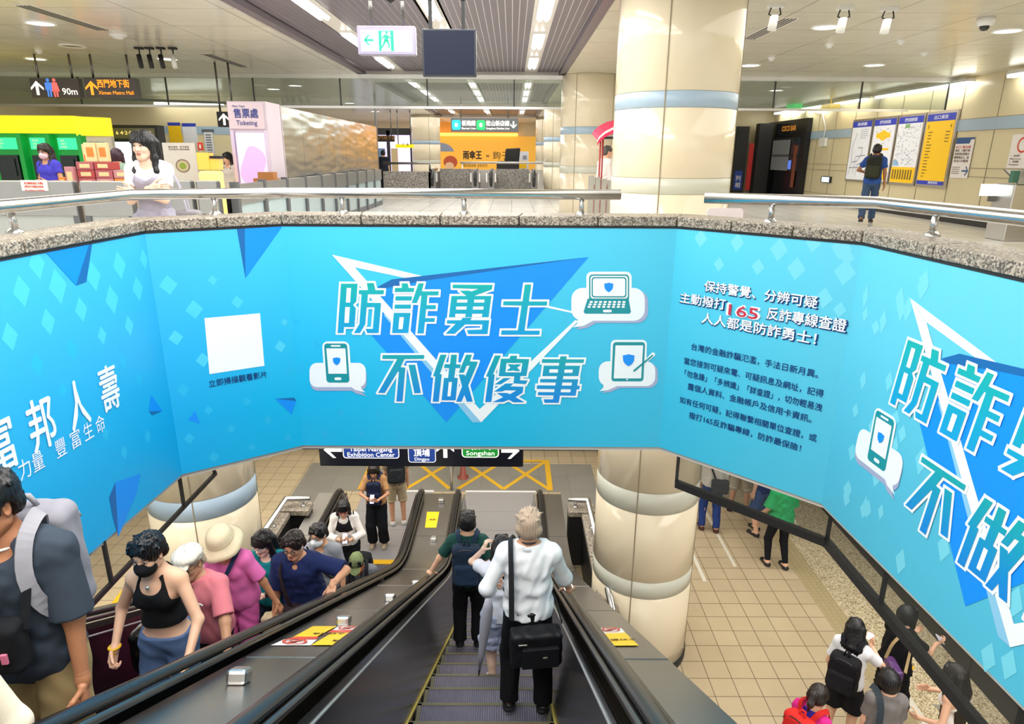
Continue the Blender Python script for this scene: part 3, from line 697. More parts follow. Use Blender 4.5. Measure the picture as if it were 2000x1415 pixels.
zr = lambda x, y: (1250 + x / 2.949, 420 + y / 2.948)
for (x, y, s) in [(350,135,1),(560,160,1),(455,285,.8),(680,300,.9),(800,200,1.2),(900,310,1.2),(1160,190,1.2),(1180,330,1.3),(1060,480,1.1),(1000,160,1),(1230,250,.8),(1240,560,.8)]:
    u, v = PAN[3].px(*zr(x, y)); u = min(u, PAN[3].L - .08); dia(dm, PAN[3], u, v, .055 * s, .07 * s, 2)
for i in range(26):
    u, v = rd.uniform(.1, .75), rd.uniform(-.9, .75); dia(dm, PAN[4], u, v, .04 * rd.uniform(.7, 1.2), .07 * rd.uniform(.7, 1.2), 2)
for i in range(20):
    u, v = rd.uniform(.9, 2.3), rd.uniform(-1.0, .2); dia(dm, PAN[4], u, v, .05, .09, 2)
dm.build('diamond_pattern', I_dia, banner)
# folded-paper triangles
def fold_tri(pa, faces):
    ft = MB()
    for i, (q, mi) in enumerate(faces): ft.poly([(lambda uv: pa.P(min(pa.L, max(0, uv[0])), min(uv[1], ZT), 1.6 + .1 * i))(pa.px(*zl(*p))) for p in q], mi)
    ft.build('folded_triangle', [I_blue, I_blue2], banner)
fold_tri(PAN[0], [([(185, 152), (362, 115), (308, 287)], 0), ([(362, 115), (374, 112), (350, 272), (308, 287)], 1)])
fold_tri(PAN[1], [([(995, 52), (1155, 45), (998, 258)], 0), ([(962, 54), (995, 52), (998, 258)], 1)])
fold_tri(PAN[0], [([(614, 732), (660, 797), (605, 800)], 0), ([(605, 800), (660, 797), (618, 815)], 1)])
fold_tri(PAN[1], [([(793, 797), (812, 850), (765, 832)], 0)])
fold_tri(PAN[1], [([(1118, 748), (1205, 755), (1185, 812)], 0), ([(1118, 748), (1195, 743), (1205, 757)], 1)])
fold_tri(PAN[0], [([(468, 1088), (572, 1052), (555, 1130), (480, 1312)], 0), ([(468, 1088), (443, 1150), (458, 1230), (480, 1312)], 1)])
# lettering: insurer's name on the left, scan caption, helpline text on the right
p0 = PAN[0]; m = MB(); up = (0, 0, 1); xd = (p0.d.x, p0.d.y, 0)
for ch, u0, u1 in (('富', 1.16, 1.355), ('邦', 1.467, 1.66), ('人', 1.785, 1.955), ('壽', 2.085, 2.265)): glyphs(m, ch, p0.P(u0, -.215, 4), xd, up, .315, 'L', .012, 0, u1 - u0)
for ch, u in zip('正向力量 豐富生命', (1.10, 1.20, 1.335, 1.435, 0, 1.62, 1.75, 1.868, 1.985)):
    if ch != ' ': glyphs(m, ch, p0.P(u, -.335, 4), xd, up, .12, 'L', .0, 0, .085)
m.build('slogan_lettering', I_white, banner)
p1 = PAN[1]; m = MB(); xd = (p1.d.x, p1.d.y, 0)
m.poly([p1.P(u, v, 2) for u, v in [(.30, -.265), (.725, -.272), (.735, .172), (.318, .187)]], 1)
glyphs(m, '立即掃描觀看影片', p1.P(.51, -.368, 4), xd, up, .06, 'C', .012, 0, .45); m.build('scan_caption', [I_navy, I_white], banner)
p3 = PAN[3]; xd = (p3.d.x, p3.d.y, 0); ms, mw = MB(), MB()
hd = [('保持警覺、分辨可疑', .73, .395, .088, .875), ('主動撥打', .285, .272, .088, .40), ('反詐專線查證', 1.10, .262, .095, .56), ('人人都是防詐勇士！', .745, .136, .092, .90)]
for b, u, v, s, w in hd:
    ms, mw = MB(), MB(); glyphs(mw, b, p3.P(u, v, 5), xd, up, s, 'C', .018, 0, w); t = mw.build('heading_line', I_white, banner)
    glyphs(ms, b, p3.P(u + .004, v - .006, 3), xd, up, s, 'C', .045, 0, w + .012); ms.build('heading_shadow', I_navy, t)
m = MB(); glyphs(m, '165', p3.P(.635, .236, 5.4), xd, up, .118, 'C', .07, 0, .262); glyphs(m, '165', p3.P(.635, .236, 7.5), xd, up, .112, 'C', .02, 1, .235); m.build('helpline_number', [I_white, I_red], banner)
m = MB()
for b, u, v, w in [('台灣的金融詐騙氾濫，手法日新月異。', .735, -.105, 1.02), ('當您接到可疑來電、可疑訊息及網址，記得', .735, -.238, 1.13), ('「勿急躁」「多辨識」「詳查證」，切勿輕易洩', .745, -.344, 1.12), ('露個人資料、金融帳戶及信用卡資訊。', .735, -.45, 1.02), ('如有任何可疑，記得聯繫相關單位查證，或', .73, -.585, 1.14), ('撥打165反詐騙專線，防詐最保險！', .73, -.697, .94)]:
    m = MB(); glyphs(m, b, p3.P(u, v, 4), xd, up, .060, 'C', .012, 0, w); m.build('helpline_text', I_navy, banner)

# ------------------------------------------------------------------ smoked glass skirt under the parapet, with a dark bottom rail
gs = thing('glass_skirt', 'smoked glass skirt with dark bottom rail under the right side of the banner', 'glass screen', (2.3, 4.3, -1.42))
def skirt(t, pts, z0, posts=()):
    for a, b in zip(pts[:-1], pts[1:]):
        m = MB(); pane(m, a, b, z0, -1.06, .012); m.build('pane', M_glassS, t)
    m = MB()
    for a, b in zip(pts[:-1], pts[1:]): pane(m, a, b, z0 - .045, z0 + .02, .05)
    m.build('bottom_rail', M_frame, t)
    for (x, y) in posts: m = MB(); m.box((x - .012, y - .012, z0), (x + .012, y + .012, -1.06)); m.build('joint', M_frame, t)
skirt(gs, [(1.50, 5.42), (2.43, 4.47), (2.45, 2.9), (2.52, -1)], -1.41, [(1.50, 5.42), (2.43, 4.47), (2.446, 3.72), (2.46, 2.55)])
gs2 = thing('glass_skirt', 'clear glass skirt with dark bottom rail under the left side of the banner', 'glass screen', (-2.72, 4.5, -1.42))
m = MB(); pane(m, (-2.74, 2.0), (-2.72, 5.57), -1.41, -1.06); m.build('pane', M_glassS, gs2)
m = MB(); pane(m, (-2.74, 2.0), (-2.72, 5.57), -1.435, -1.40, .022); m.build('bottom_rail', M_frame, gs2)
for y in (5.55, 4.95, 3.9): m = MB(); m.box((-2.735, y - .01, -1.41), (-2.71, y + .01, -1.06)); m.build('joint', M_frame, gs2)
# ------------------------------------------------------------------ escalators
def sline(y, k=.16):
    t = (-.35 - .57735 * y + 5.0) / k
    return -5.0 + k * (t if t > 30 else math.log1p(math.exp(t)))
def path(x, off, y0=-1.4, y1=10.3, n=60):
    return [Vector((x, y, sline(y) + off)) for y in np.linspace(y0, y1, n)]
RC, LC = -.19, -2.22
M_tread = mat('step_tread', '#8d8a9c', .4, .5, var=.15, nscale=5)
def ridged():
    m = M_tread; nt = m.node_tree; n = nt.nodes; L = nt.links; p = n['Principled BSDF']
    geo = n.new('ShaderNodeNewGeometry'); w = n.new('ShaderNodeTexWave'); w.wave_type = 'BANDS'; w.bands_direction = 'X'; w.inputs['Scale'].default_value = 18
    L.new(geo.outputs['Position'], w.inputs['Vector']); b = n.new('ShaderNodeBump'); b.inputs['Strength'].default_value = .9; b.inputs['Distance'].default_value = .012
    L.new(w.outputs['Fac'], b.inputs['Height']); L.new(b.outputs[0], p.inputs['Normal'])
ridged()
M_skirtl = mat('skirt_line', '#b9a74e', .5)
M_trimw = mat('trim_line', '#c9cdd0', .3, .8)
M_maroon = mat('maroon_panel', '#3a2028', .2, .6, var=.1, nscale=2)
M_plate = mat('floor_plate', '#b4b2b4', .38, .45, var=.08, nscale=2, stretch=(1, 20, 1))
def ribbon(mb, A, B, mi=0):
    b = len(mb.v); n = len(A); mb.v += [tuple(p) for p in A] + [tuple(p) for p in B]
    for i in range(n - 1): mb.f.append([b + i, b + i + 1, b + n + i + 1, b + n + i]); mb.mi.append(mi); mb.sm.append(True)
def escalator(xc, label, pan_mats, side_r, side_l, flip=False):
    t = thing('escalator', label, 'escalator', (xc, 9.5, -5.0))
    # steps
    d = .40; k = 0; y = -.75
    while y < 9.35:
        z = sline(y + .2)
        z = -4.993 if z < -4.985 else z
        s = MB(); s.box((xc - .5, y, z - .2), (xc + .5, y + d + .012, z), 0)
        s.box((xc - .5, y + d - .018, z), (xc + .5, y + d + .010, z + .003), 1); s.box((xc - .5, y, z), (xc - .47, y + d, z + .003), 1); s.box((xc + .47, y, z), (xc + .5, y + d, z + .003), 1)
        s.build('step', [M_tread, mat('step_edge', '#5b5740', .5)], t); y += d; k += 1
    s = MB(); s.box((xc - .68, 9.40, -5.05), (xc + .68, 9.52, -4.978), 0); s.build('comb_strip', M_yel, t)
    s = MB()
    for a, b in ((9.52, 10.45), (10.455, 11.1), (11.105, 11.86)): s.box((xc - .68, a, -5.05), (xc + .68, b, -4.988))
    s.build('landing_plate', M_plate, t); s = MB(); s.box((xc - .7, 11.86, -5.05), (xc + .7, 11.92, -4.984)); s.build('landing_edge', M_white, t)
    for sg, pm in ((-1, pan_mats[0]), (1, pan_mats[1])):
        x1, x2 = xc + sg * .60, xc + sg * .515
        m = MB(); ribbon(m, path(x1, .88 - .03), path(x2, .10)); ribbon(m, path(x1 + sg * .02, .84), path(x1 + sg * .02, -.2)); m.build('inner_panel', pm, t)
        m = MB(); ribbon(m, path(x2, .10), path(xc + sg * .505, -.25)); m.build('skirt', M_dsteel, t)
        m = MB(); m.tube(path(x2 - sg * .004, .115, n=50), .011, 6); m.build('skirt_brush', M_skirtl, t)
        m = MB(); m.tube(path(x1 - sg * .008, .80, n=50), .008, 6); m.build('trim_line', M_trimw, t)
        # handrail: along the incline, level over the landing and around the newel end
        hx = xc + sg * .70; P = path(hx, .95, y1=10.1, n=70)
        zt = -5 + .95
        P += [Vector((hx, 10.1 + .3 * math.sin(a), zt - .3 + .3 * math.cos(a))) for a in np.linspace(.2, PI, 9)] + [Vector((hx, 9.9, zt - .6))]
        m = MB(); m.tube(P, .042, 14, flat=.62, up=(0, 0, 1)); m.build('handrail', M_black, t)
        m = MB()
        for dx in (-.055, .055): m.tube([p + Vector((dx, 0, -.035)) for p in P[:70]], .018, 8)
        m.build('handrail_guide', M_dsteel, t)
        # newel: the panel's rounded end over the landing
        n = MB(); z0 = -5.0
        pr = [(hx, 9.0, z0), (hx, 10.15, z0)] + [(hx, 10.1 + .27 * math.sin(a), zt - .31 + .27 * math.cos(a)) for a in np.linspace(PI * .8, 0, 8)] + [(hx, 9.0, zt - .04)]
        n.prism([(p[0] - .05, p[1], p[2]) for p in pr], (.10, 0, 0)); n.build('newel', M_dsteel, t)
    return t
# right-hand (down) and left-hand (up) escalators
es_r = escalator(RC, 'down escalator on the right with violet-grey grooved steps', (M_panel, M_panel), None, None)
es_l = escalator(LC, 'up escalator on the left crowded with passengers', (M_maroon, M_panel), None, None)
# decks: between the two, and outside each
def deck(name, label, x0, x1, off, y1, m_, y0=-1.4):
    t = thing(name, label, 'escalator deck', ((x0 + x1) / 2, 9.5, -5.0))
    m = MB(); A, B = path(x0, off, y0, y1), path(x1, off, y0, y1); A2, B2 = path(x0, off - .9, y0, y1), path(x1, off - .9, y0, y1)
    ribbon(m, A, B); ribbon(m, A, A2); ribbon(m, B, B2); ribbon(m, A2, B2); b = len(m.v); m.poly([A[-1], B[-1], B2[-1], A2[-1]]); m.build('deck_sheet', m_, t)
    s = MB()
    for y in (1.4, 3.0, 4.6, 6.2, 7.7, 8.9):
        if y0 < y < y1: s.box((x0, y - .003, sline(y) + off - .01), (x1, y + .003, sline(y) + off + .0025))
    s.build('deck_joint', M_dsteel, t)
    return t
OFFD = .85
dk = deck('centre_deck', 'brownish steel deck between the two escalators with block stops', RC - .70 - .02 - .04, LC + .70 + .06, OFFD, 10.25, M_deck)
dr = deck('outer_deck', 'brown-grey steel deck outside the right escalator beside the round pillar', RC + .76, RC + 1.06, OFFD, 10.25, M_deck)
dl = deck('outer_deck', 'pale steel deck outside the left escalator at the far landing', LC - 1.06, LC - .76, OFFD, 10.25, mat('deck_pale', '#bdbab4', .3, .7), 3.4)
def on_deck(px, py):
    o = -.35 + OFFD; r = ray(px, py)
    if py < 1110: return onZ(px, py, -5 + OFFD)
    t = (o - EYE) / (r.z + .57735 * r.y); p = Vector((0, 0, EYE)) + r * t
    if p.z < -4.1: p = onZ(px, py, -5 + OFFD)
    else: p.z = sline(p.y) + OFFD
    return p
for (px, py, nm) in [(466, 1335, 'nearest block stop on the centre deck'), (671, 1222, ''), (762, 1175, ''), (813, 1146, ''), (847, 1057, ''), (862, 981, '')]:
    p = on_deck(px, py); s = MB(); sl = -.577 if p.z > -4.05 else 0
    ay = Vector((0, 1, sl)).normalized(); az = Vector((0, -sl, 1)).normalized()
    s.obox(p + az * .032, (.048, 0, 0), ay * .05, az * .034); s.build('slide_stop', M_steel, dk, bevel=.018)
M_syel, M_swht, M_sred, M_sink = mat('sticker_yellow', '#f5c51a', .4), mat('sticker_white', '#ece6e2', .4), mat('sticker_red', '#d8432f', .4), mat('sticker_ink', '#5a3a20', .5)
def sticker(owner, quads, glyph=()):
    s = MB()
    for q, mi in quads: s.poly([on_deck(*p) + Vector((0, .002 + .001 * mi, .0045 + .001 * mi)) for p in q], mi)
    for body, o, u, v, sz, mi in glyph:
        O, U, V = on_deck(*o), on_deck(*u), on_deck(*v); k = Vector((0, .005, .009))
        glyphs(s, body, O + k, (U - O).normalized(), (V - O).normalized(), sz, 'L', .01, mi)
    s.build('warning_sticker', [M_swht, M_syel, M_sred, M_sink], owner)
zq = lambda x, y: (400 + x / 3.876, 1050 + y / 3.876)
Q = lambda *pts: [zq(*p) for p in pts]
def no_sign(s_owner, cx, cy, rx, ry):
    s = MB(); c = on_deck(cx, cy); ex = on_deck(cx + rx, cy) - c; ey = on_deck(cx, cy - ry) - c; k = Vector((0, .006, .010))
    ring = [(c + ex * math.cos(a) + ey * math.sin(a) + k, c + ex * .78 * math.cos(a) + ey * .78 * math.sin(a) + k) for a in np.linspace(0, 2 * PI, 25)]
    for (a, b), (a2, b2) in zip(ring[:-1], ring[1:]): s.poly([a, a2, b2, b], 0)
    d = (ex + ey) * .62; w = (ex - ey) * .1; s.poly([c - d - w + k, c + d - w + k, c + d + w + k, c - d + w + k], 0)
    s.poly([c + ex * p[0] + ey * p[1] + k * .9 for p in [(-.4, -.35), (.1, -.35), (.15, .1), (.35, .4), (.2, .5), (0, .2), (-.3, .3), (-.45, .1)]], 1)
    s.build('prohibition_mark', [M_sred, M_sink], s_owner)
sticker(dk, [(Q((600, 780), (850, 780), (800, 825), (498, 825)), 0), (Q((690, 762), (862, 762), (842, 782), (615, 782)), 2), (Q((820, 680), (1000, 680), (838, 765), (665, 765)), 1),
             (Q((1010, 680), (1196, 680), (1160, 712), (960, 712)), 0), (Q((960, 712), (1160, 712), (1135, 730), (930, 730)), 2), (Q((965, 730), (1135, 730), (985, 825), (805, 825)), 1)],
        [('緊握扶手', zq(815, 745), zq(900, 745), zq(850, 715), .05, 3), ('緊握扶手', zq(960, 800), zq(1040, 800), zq(1000, 770), .05, 3)])
no_sign(dk, *zq(680, 802), 25, 5); no_sign(dk, *zq(1085, 697), 20, 3.6)
zk = lambda x, y: (1100 + x * .3109, 860 + y * .3109)
K = lambda *pts: [zk(*p) for p in pts]
sticker(dr, [(K((195, 1186), (365, 1188), (390, 1215), (230, 1222)), 0), (K((230, 1222), (390, 1217), (475, 1298), (290, 1300)), 1)], [('握扶手', zk(300, 1270), zk(400, 1268), zk(285, 1250), .055, 3)])
no_sign(dr, *zk(300, 1200), 18, 4)
sticker(dk, [([(834, 1001), (858, 1001), (852, 1032), (830, 1032)], 1)], [('乘客', (838, 1018), (852, 1018), (840, 1010), .05, 3)])
# low granite parapets with tubular rails flanking the escalator foot
def foot(x_in, x_out, label):
    t = thing('granite_parapet', label, 'parapet', (x_out, 8, -5.0))
    sg = 1 if x_out > x_in else -1
    for lo, hi, nm in (((min(x_out, x_out + sg * .16), 4.6, -5.0), (max(x_out, x_out + sg * .16), 9.6, -4.08), 'wall_core'), ((min(x_in, x_out + sg * .16), 9.42, -5.0), (max(x_in, x_out + sg * .16), 9.6, -4.08), 'wall_core')):
        m = MB(); m.box(lo, hi); m.build(nm, M_frame, t)
    m = MB(); c = -4.08
    y = 4.6
    while y < 9.3: m.box((min(x_out - sg * .03, x_out + sg * .2), y, c), (max(x_out - sg * .03, x_out + sg * .2), y + 1.17, c + .09)); y += 1.18
    m.box((min(x_in, x_out + sg * .2), 9.36, c), (max(x_in, x_out + sg * .2), 9.66, c + .09)); m.build('coping', M_granite, t, bevel=.01)
    r = MB(); xr = x_out + sg * .09; r.tube([(x_in, 9.52, -3.86), (xr, 9.52, -3.86), (xr, 6.7, -3.86)], .042, 18); r.build('rail_tube', M_pipe, t)
    for p in ((x_in + sg * .12, 9.52), (xr, 8.9), (xr, 7.9), (xr, 6.95)): r = MB(); r.cyl((*p, -4.0), (*p, -3.88), .022, n=12); r.lathe([(.045, 0), (.045, .01), (.025, .03)], 16, (p[0], p[1], -3.99)); r.build('post', M_pipe, t)
    return t
foot(.93, 1.16, 'low granite parapet with tubular rail at the right foot of the escalators')
foot(-3.2, -3.50, 'low granite parapet with tubular rail at the left foot of the escalators')
# safety barrier between the two landings
bt = thing('queue_barrier', 'slim steel queue rail standing between the two escalator landings', 'barrier', (-1.17, 12.1, -5))
m = MB(); m.tube([(-1.17, 11.95, -4.99), (-1.17, 11.95, -4.25), (-1.17, 12.05, -4.12), (-1.17, 13.1, -4.12), (-1.17, 13.2, -4.25), (-1.17, 13.2, -4.99)], .03, 12); m.build('loop', M_pipe, bt)
m = MB(); m.box((-1.18, 12.0, -4.8), (-1.16, 13.15, -4.3)); m.build('infill', M_glassC, bt)
cn = MB(); cn.lathe([(.12, 0), (.12, .02), (.075, .03), (.025, .42), (0, .42)], 20, (-.98, 12.5, -5)); tag(cn.build('floor_post', mat('cone_red', '#9a4a3a', .5)), 'small reddish cone beside the queue rail', 'cone')

# hanging direction sign over the escalators
M_signb = mat('sign_navy', '#10131f', .3)
hs = thing('direction_sign', 'dark hanging direction sign under the banner with Songshan and Exhibition Center arrows', 'sign', (-1.17, 8, -2.54))
m = MB(); m.box((-2.518, 8.0, -2.54), (.171, 8.16, -1.98)); m.build('sign_box', M_signb, hs, bevel=.015)
for x in (-2.0, -.35): m = MB(); m.cyl((x, 8.08, -1.98), (x, 8.08, -1.1), .025, n=10); m.build('hanger', M_steel, hs)
S_wh, S_bl, S_gr = glow('sign_white', '#f4f4f0', .55), glow('sign_blue', '#1f3f8c', .25), glow('sign_green', '#15822a', .4); S_yw = glow('sign_yellowish', '#fbeebf', 1.3)
m = MB()
def rp(mb, x0, z0, x1, z1, y, r, mi): mb.poly([(a, y, b) for a, b in rrect(x0, z0, x1, z1, r, 4)], mi)
def arrow(mb, cx, cz, s, ang, y, mi, w=.11):
    c, sn = math.cos(ang), math.sin(ang); R = lambda p: (cx + s * (p[0] * c - p[1] * sn), y, cz + s * (p[0] * sn + p[1] * c))
    mb.poly([R(p) for p in [(-.5, -w), (.3, -w), (.3, w), (-.5, w)]], mi)
    for sg in (1, -1): mb.poly([R(p) for p in [(.5, 0), (.02, sg * .48), (.02 - w * 1.6, sg * .48), (.5 - w * 2.2, 0)]], mi)
YS = 7.995
arrow(m, -2.33, -2.30, .24, PI, YS, 0)
rp(m, -2.20, -2.42, -1.46, -2.02, YS, .04, 0); rp(m, -2.188, -2.408, -1.472, -2.032, YS - .001, .035, 1)
glyphs(m, '南港展覽館', (-1.83, YS - .003, -2.235), (1, 0, 0), (0, 0, 1), .15, 'C', .02, 0, .62)
glyphs(m, 'Taipei Nangang', (-1.83, YS - .003, -2.315), (1, 0, 0), (0, 0, 1), .085, 'C', .01, 0, .56); glyphs(m, 'Exhibition Center', (-1.83, YS - .003, -2.395), (1, 0, 0), (0, 0, 1), .085, 'C', .01, 0, .62)
rp(m, -1.345, -2.235, -.98, -2.02, YS, .04, 0); rp(m, -1.335, -2.225, -.99, -2.03, YS - .001, .03, 2)
rp(m, -1.345, -2.475, -.98, -2.25, YS, .04, 0); rp(m, -1.335, -2.465, -.99, -2.26, YS - .001, .03, 1)
glyphs(m, '頂埔', (-1.165, YS - .003, -2.375), (1, 0, 0), (0, 0, 1), .105, 'C', .02, 0, .21); glyphs(m, 'Dingpu', (-1.165, YS - .003, -2.445), (1, 0, 0), (0, 0, 1), .06, 'C', .01, 0, .19)
arrow(m, -.855, -2.285, .24, PI / 2, YS, 0)
rp(m, -.64, -2.40, -.15, -2.02, YS, .05, 0); rp(m, -.626, -2.386, -.164, -2.034, YS - .001, .04, 2)
glyphs(m, '松山', (-.395, YS - .003, -2.275), (1, 0, 0), (0, 0, 1), .16, 'C', .02, 0, .26); glyphs(m, 'Songshan', (-.395, YS - .003, -2.365), (1, 0, 0), (0, 0, 1), .085, 'C', .015, 0, .37)
arrow(m, -.0, -2.30, .24, 0, YS, 0)
m.build('sign_lettering', [S_wh, S_bl, S_gr], hs)
# ------------------------------------------------------------------ hanging things in the concourse
ex = thing('exit_sign', 'lit green and white running-man exit sign with left arrow hanging from the ceiling', 'exit sign', (-1.38, 8, 2.45))
m = MB(); m.box((-1.70, 8.0, 2.455), (-1.065, 8.12, 2.745)); m.build('sign_case', mat('sign_case', '#8f8aa0', .4, .4), ex, bevel=.008)
for x in (-1.55, -1.2):
    m = MB(); m.cyl((x, 8.06, 2.74), (x, 8.06, 3.2), .018, n=10); m.lathe([(.05, 0), (.05, -.012), (.02, -.02)], 14, (x, 8.06, 3.2)); m.build('hanger', M_dsteel, ex)
E_w, E_g = glow('exit_white', '#d9cdf5', .32), glow('exit_green', '#00b57c', .45)
m = MB(); y = 7.996
m.poly([(-1.66, y, 2.485), (-1.10, y, 2.485), (-1.10, y, 2.70), (-1.66, y, 2.70)], 0)
y -= .002; m.poly([(-1.465, y, 2.49), (-1.30, y, 2.49), (-1.30, y, 2.695), (-1.465, y, 2.695)], 1)
y -= .002; m.poly([(-1.435, y, 2.49), (-1.335, y, 2.49), (-1.335, y, 2.685), (-1.43, y, 2.685)], 0)
y -= .002
m.poly([(-1.375 + .014 * math.cos(a), y, 2.672 + .014 * math.sin(a)) for a in np.linspace(0, 2 * PI, 12, False)], 1)
for P in ([(-1.40, 2.655), (-1.365, 2.652), (-1.355, 2.60), (-1.38, 2.585), (-1.405, 2.60)], [(-1.40, 2.652), (-1.425, 2.63), (-1.43, 2.605), (-1.42, 2.605), (-1.41, 2.625), (-1.395, 2.635)], [(-1.365, 2.65), (-1.335, 2.625), (-1.338, 2.612), (-1.37, 2.63)],
          [(-1.405, 2.605), (-1.38, 2.59), (-1.40, 2.555), (-1.43, 2.52), (-1.44, 2.53), (-1.42, 2.56)], [(-1.385, 2.595), (-1.36, 2.60), (-1.345, 2.56), (-1.345, 2.52), (-1.36, 2.52), (-1.362, 2.555)]): m.poly([(a, y, b) for a, b in P], 1)
arrow(m, -1.575, 2.60, .11, PI, y, 1, .10)
glyphs(m, 'EXIT', (-1.575, y, 2.50), (1, 0, 0), (0, 0, 1), .035, 'C', 0, 2, .075); glyphs(m, '緊急出口', (-1.19, y, 2.50), (1, 0, 0), (0, 0, 1), .03, 'C', 0, 2, .11)
m.build('lit_face', [E_w, E_g, mat('exit_ink', '#8f86a8', .5)], ex)
dmc = thing('dome_camera', 'white dome camera above the exit sign', 'security camera', (-1.38, 8.2, 3.2))
m = MB(); m.lathe([(0, 0), (.09, 0), (.09, -.11), (.06, -.13), (0, -.13)], 24, (-1.36, 8.25, 3.2)); m.build('housing', M_white, dmc); m = MB(); m.lathe([(.055, -.12), (.05, -.16), (0, -.19)], 18, (-1.36, 8.25, 3.2)); m.build('dome', M_black, dmc)
sp = MB(); sp.lathe([(.17, 0), (.165, -.02), (.12, -.012), (0, -.016)], 28, (-1.95, 8.6, 3.2)); tag(sp.build('ceiling_speaker', M_steel), 'round ceiling speaker left of the exit sign', 'speaker')
mo = thing('hanging_monitor', 'dark switched-off monitor hanging from the slatted ceiling', 'monitor', (-.7, 8, 2.24))
m = MB(); m.box((-.995, 8.0, 2.235), (-.40, 8.09, 2.72)); m.build('case', mat('monitor_case', '#23262e', .35), mo, bevel=.012)
m = MB(); m.box((-.975, 7.994, 2.255), (-.42, 8.0, 2.70)); m.build('screen', mat('monitor_screen', '#141c30', .45, var=.02, spec=.2), mo)
for x in (-.90, -.54): m = MB(); m.box((x - .02, 8.03, 2.72), (x + .02, 8.07, 3.2)); m.build('hanger', M_blackm, mo)
# brown direction signs over the left hall
M_sbrown = mat('sign_brown', '#3f362f', .35)
S_or, S_wd, S_bp, S_rp = glow('sign_orange', '#f7941d', 1.0), glow('sign_pale', '#f3ece4', .9), glow('sign_bluefig', '#3f74c8', .8), glow('sign_redfig', '#e8605c', .8)
def hang_sign(name, label, x0, x1, z0, z1, Y, m_):
    t = thing(name, label, 'sign', ((x0 + x1) / 2, Y, z0)); b = MB(); b.box((x0, Y, z0), (x1, Y + .14, z1)); b.build('sign_box', m_, t, bevel=.008)
    for x in (x0 + .15 * (x1 - x0), x1 - .15 * (x1 - x0)): b = MB(); b.cyl((x, Y + .07, z1), (x, Y + .07, 3.21 if CX0 < x < CX1 else 3.1), .02, n=8); b.build('hanger', M_dsteel, t)
    return t
W = lambda px, py: onY(px, py, 13)
a, b = W(56, 152), W(158, 192); s1 = hang_sign('direction_sign', 'dark restroom sign with arrow, blue and red figures and 90m', a.x, b.x, b.z, a.z, 13, M_sbrown)
m = MB(); y = 12.993; wz = a.z - b.z
arrow(m, a.x + .14 * (b.x - a.x), b.z + .5 * wz, .24, PI / 2, y, 0)
def figure(mb, cx, z0, h, mi, skirt_=False):
    mb.poly([(cx + .1 * h * math.cos(t), y, z0 + .9 * h + .1 * h * math.sin(t)) for t in np.linspace(0, 2 * PI, 12, False)], mi)
    if skirt_: mb.poly([(cx + q[0] * h, y, z0 + q[1] * h) for q in [(-.14, .78), (.14, .78), (.24, .3), (-.24, .3)]], mi)
    else: mb.poly([(cx + q[0] * h, y, z0 + q[1] * h) for q in [(-.2, .78), (.2, .78), (.2, .38), (-.2, .38)]], mi)
    for sg in (-1, 1): mb.poly([(cx + q[0] * h, y, z0 + q[1] * h) for q in [(sg * .02, .4), (sg * .14, .4), (sg * .12, 0), (sg * .03, 0)]], mi)
figure(m, a.x + .38 * (b.x - a.x), b.z + .02, wz * .92, 1); figure(m, a.x + .51 * (b.x - a.x), b.z + .02, wz * .92, 2, True)
glyphs(m, '90m', (b.x - .04, y, b.z + .06), (1, 0, 0), (0, 0, 1), .15, 'R', .01, 0, .27); m.build('sign_lettering', [S_wd, S_bp, S_rp], s1)
a, b = W(163, 152), W(270, 192); s2 = hang_sign('direction_sign', 'dark hanging sign with orange up arrow and orange lettering', a.x, b.x, b.z, a.z, 13, M_sbrown)
m = MB(); arrow(m, a.x + .13 * (b.x - a.x), b.z + .5 * wz, .24, PI / 2, y, 0)
glyphs(m, '西門地下街', (a.x + .25 * (b.x - a.x), y, b.z + .19), (1, 0, 0), (0, 0, 1), .14, 'L', .02, 0, .62 * (b.x - a.x)); glyphs(m, 'Ximen Metro Mall', (a.x + .25 * (b.x - a.x), y, b.z + .06), (1, 0, 0), (0, 0, 1), .085, 'L', .01, 0, .68 * (b.x - a.x)); m.build('sign_lettering', [S_or], s2)
for i, px in enumerate((280, 300, 322, 345)):
    p = onY(px, 155, 12.2); t = thing('track_spotlight', ('first', 'second', 'third', 'fourth')[i] + ' black track spotlight right of the orange lettered sign', 'spotlight', (p.x, 12.2, 3.1), 0, 'track spotlights')
    m = MB(); m.box((p.x - .06, 12.15, 3.07), (p.x + .06, 12.25, 3.1)); m.cyl((p.x, 12.2, 3.08), (p.x, 12.2, 2.98), .012, n=8); m.build('mount', M_blackm, t); m = MB(); m.cyl((p.x - .02, 12.2, 2.98), (p.x + .03, 12.14, 2.78), .038, n=14); m.build('lamp_body', M_blackm if i != 3 else M_white, t)
a, b = onY(427, 218, 14), onY(449, 248, 14); s3 = hang_sign('direction_sign', 'small black sign with white up arrow left of the ticketing booth', a.x - .05, b.x + .12, b.z, a.z, 14, M_blackm)
m = MB(); arrow(m, (a.x + b.x) / 2, (a.z + b.z) / 2, .22, PI / 2, 13.99, 0); m.build('sign_lettering', [S_wd], s3)
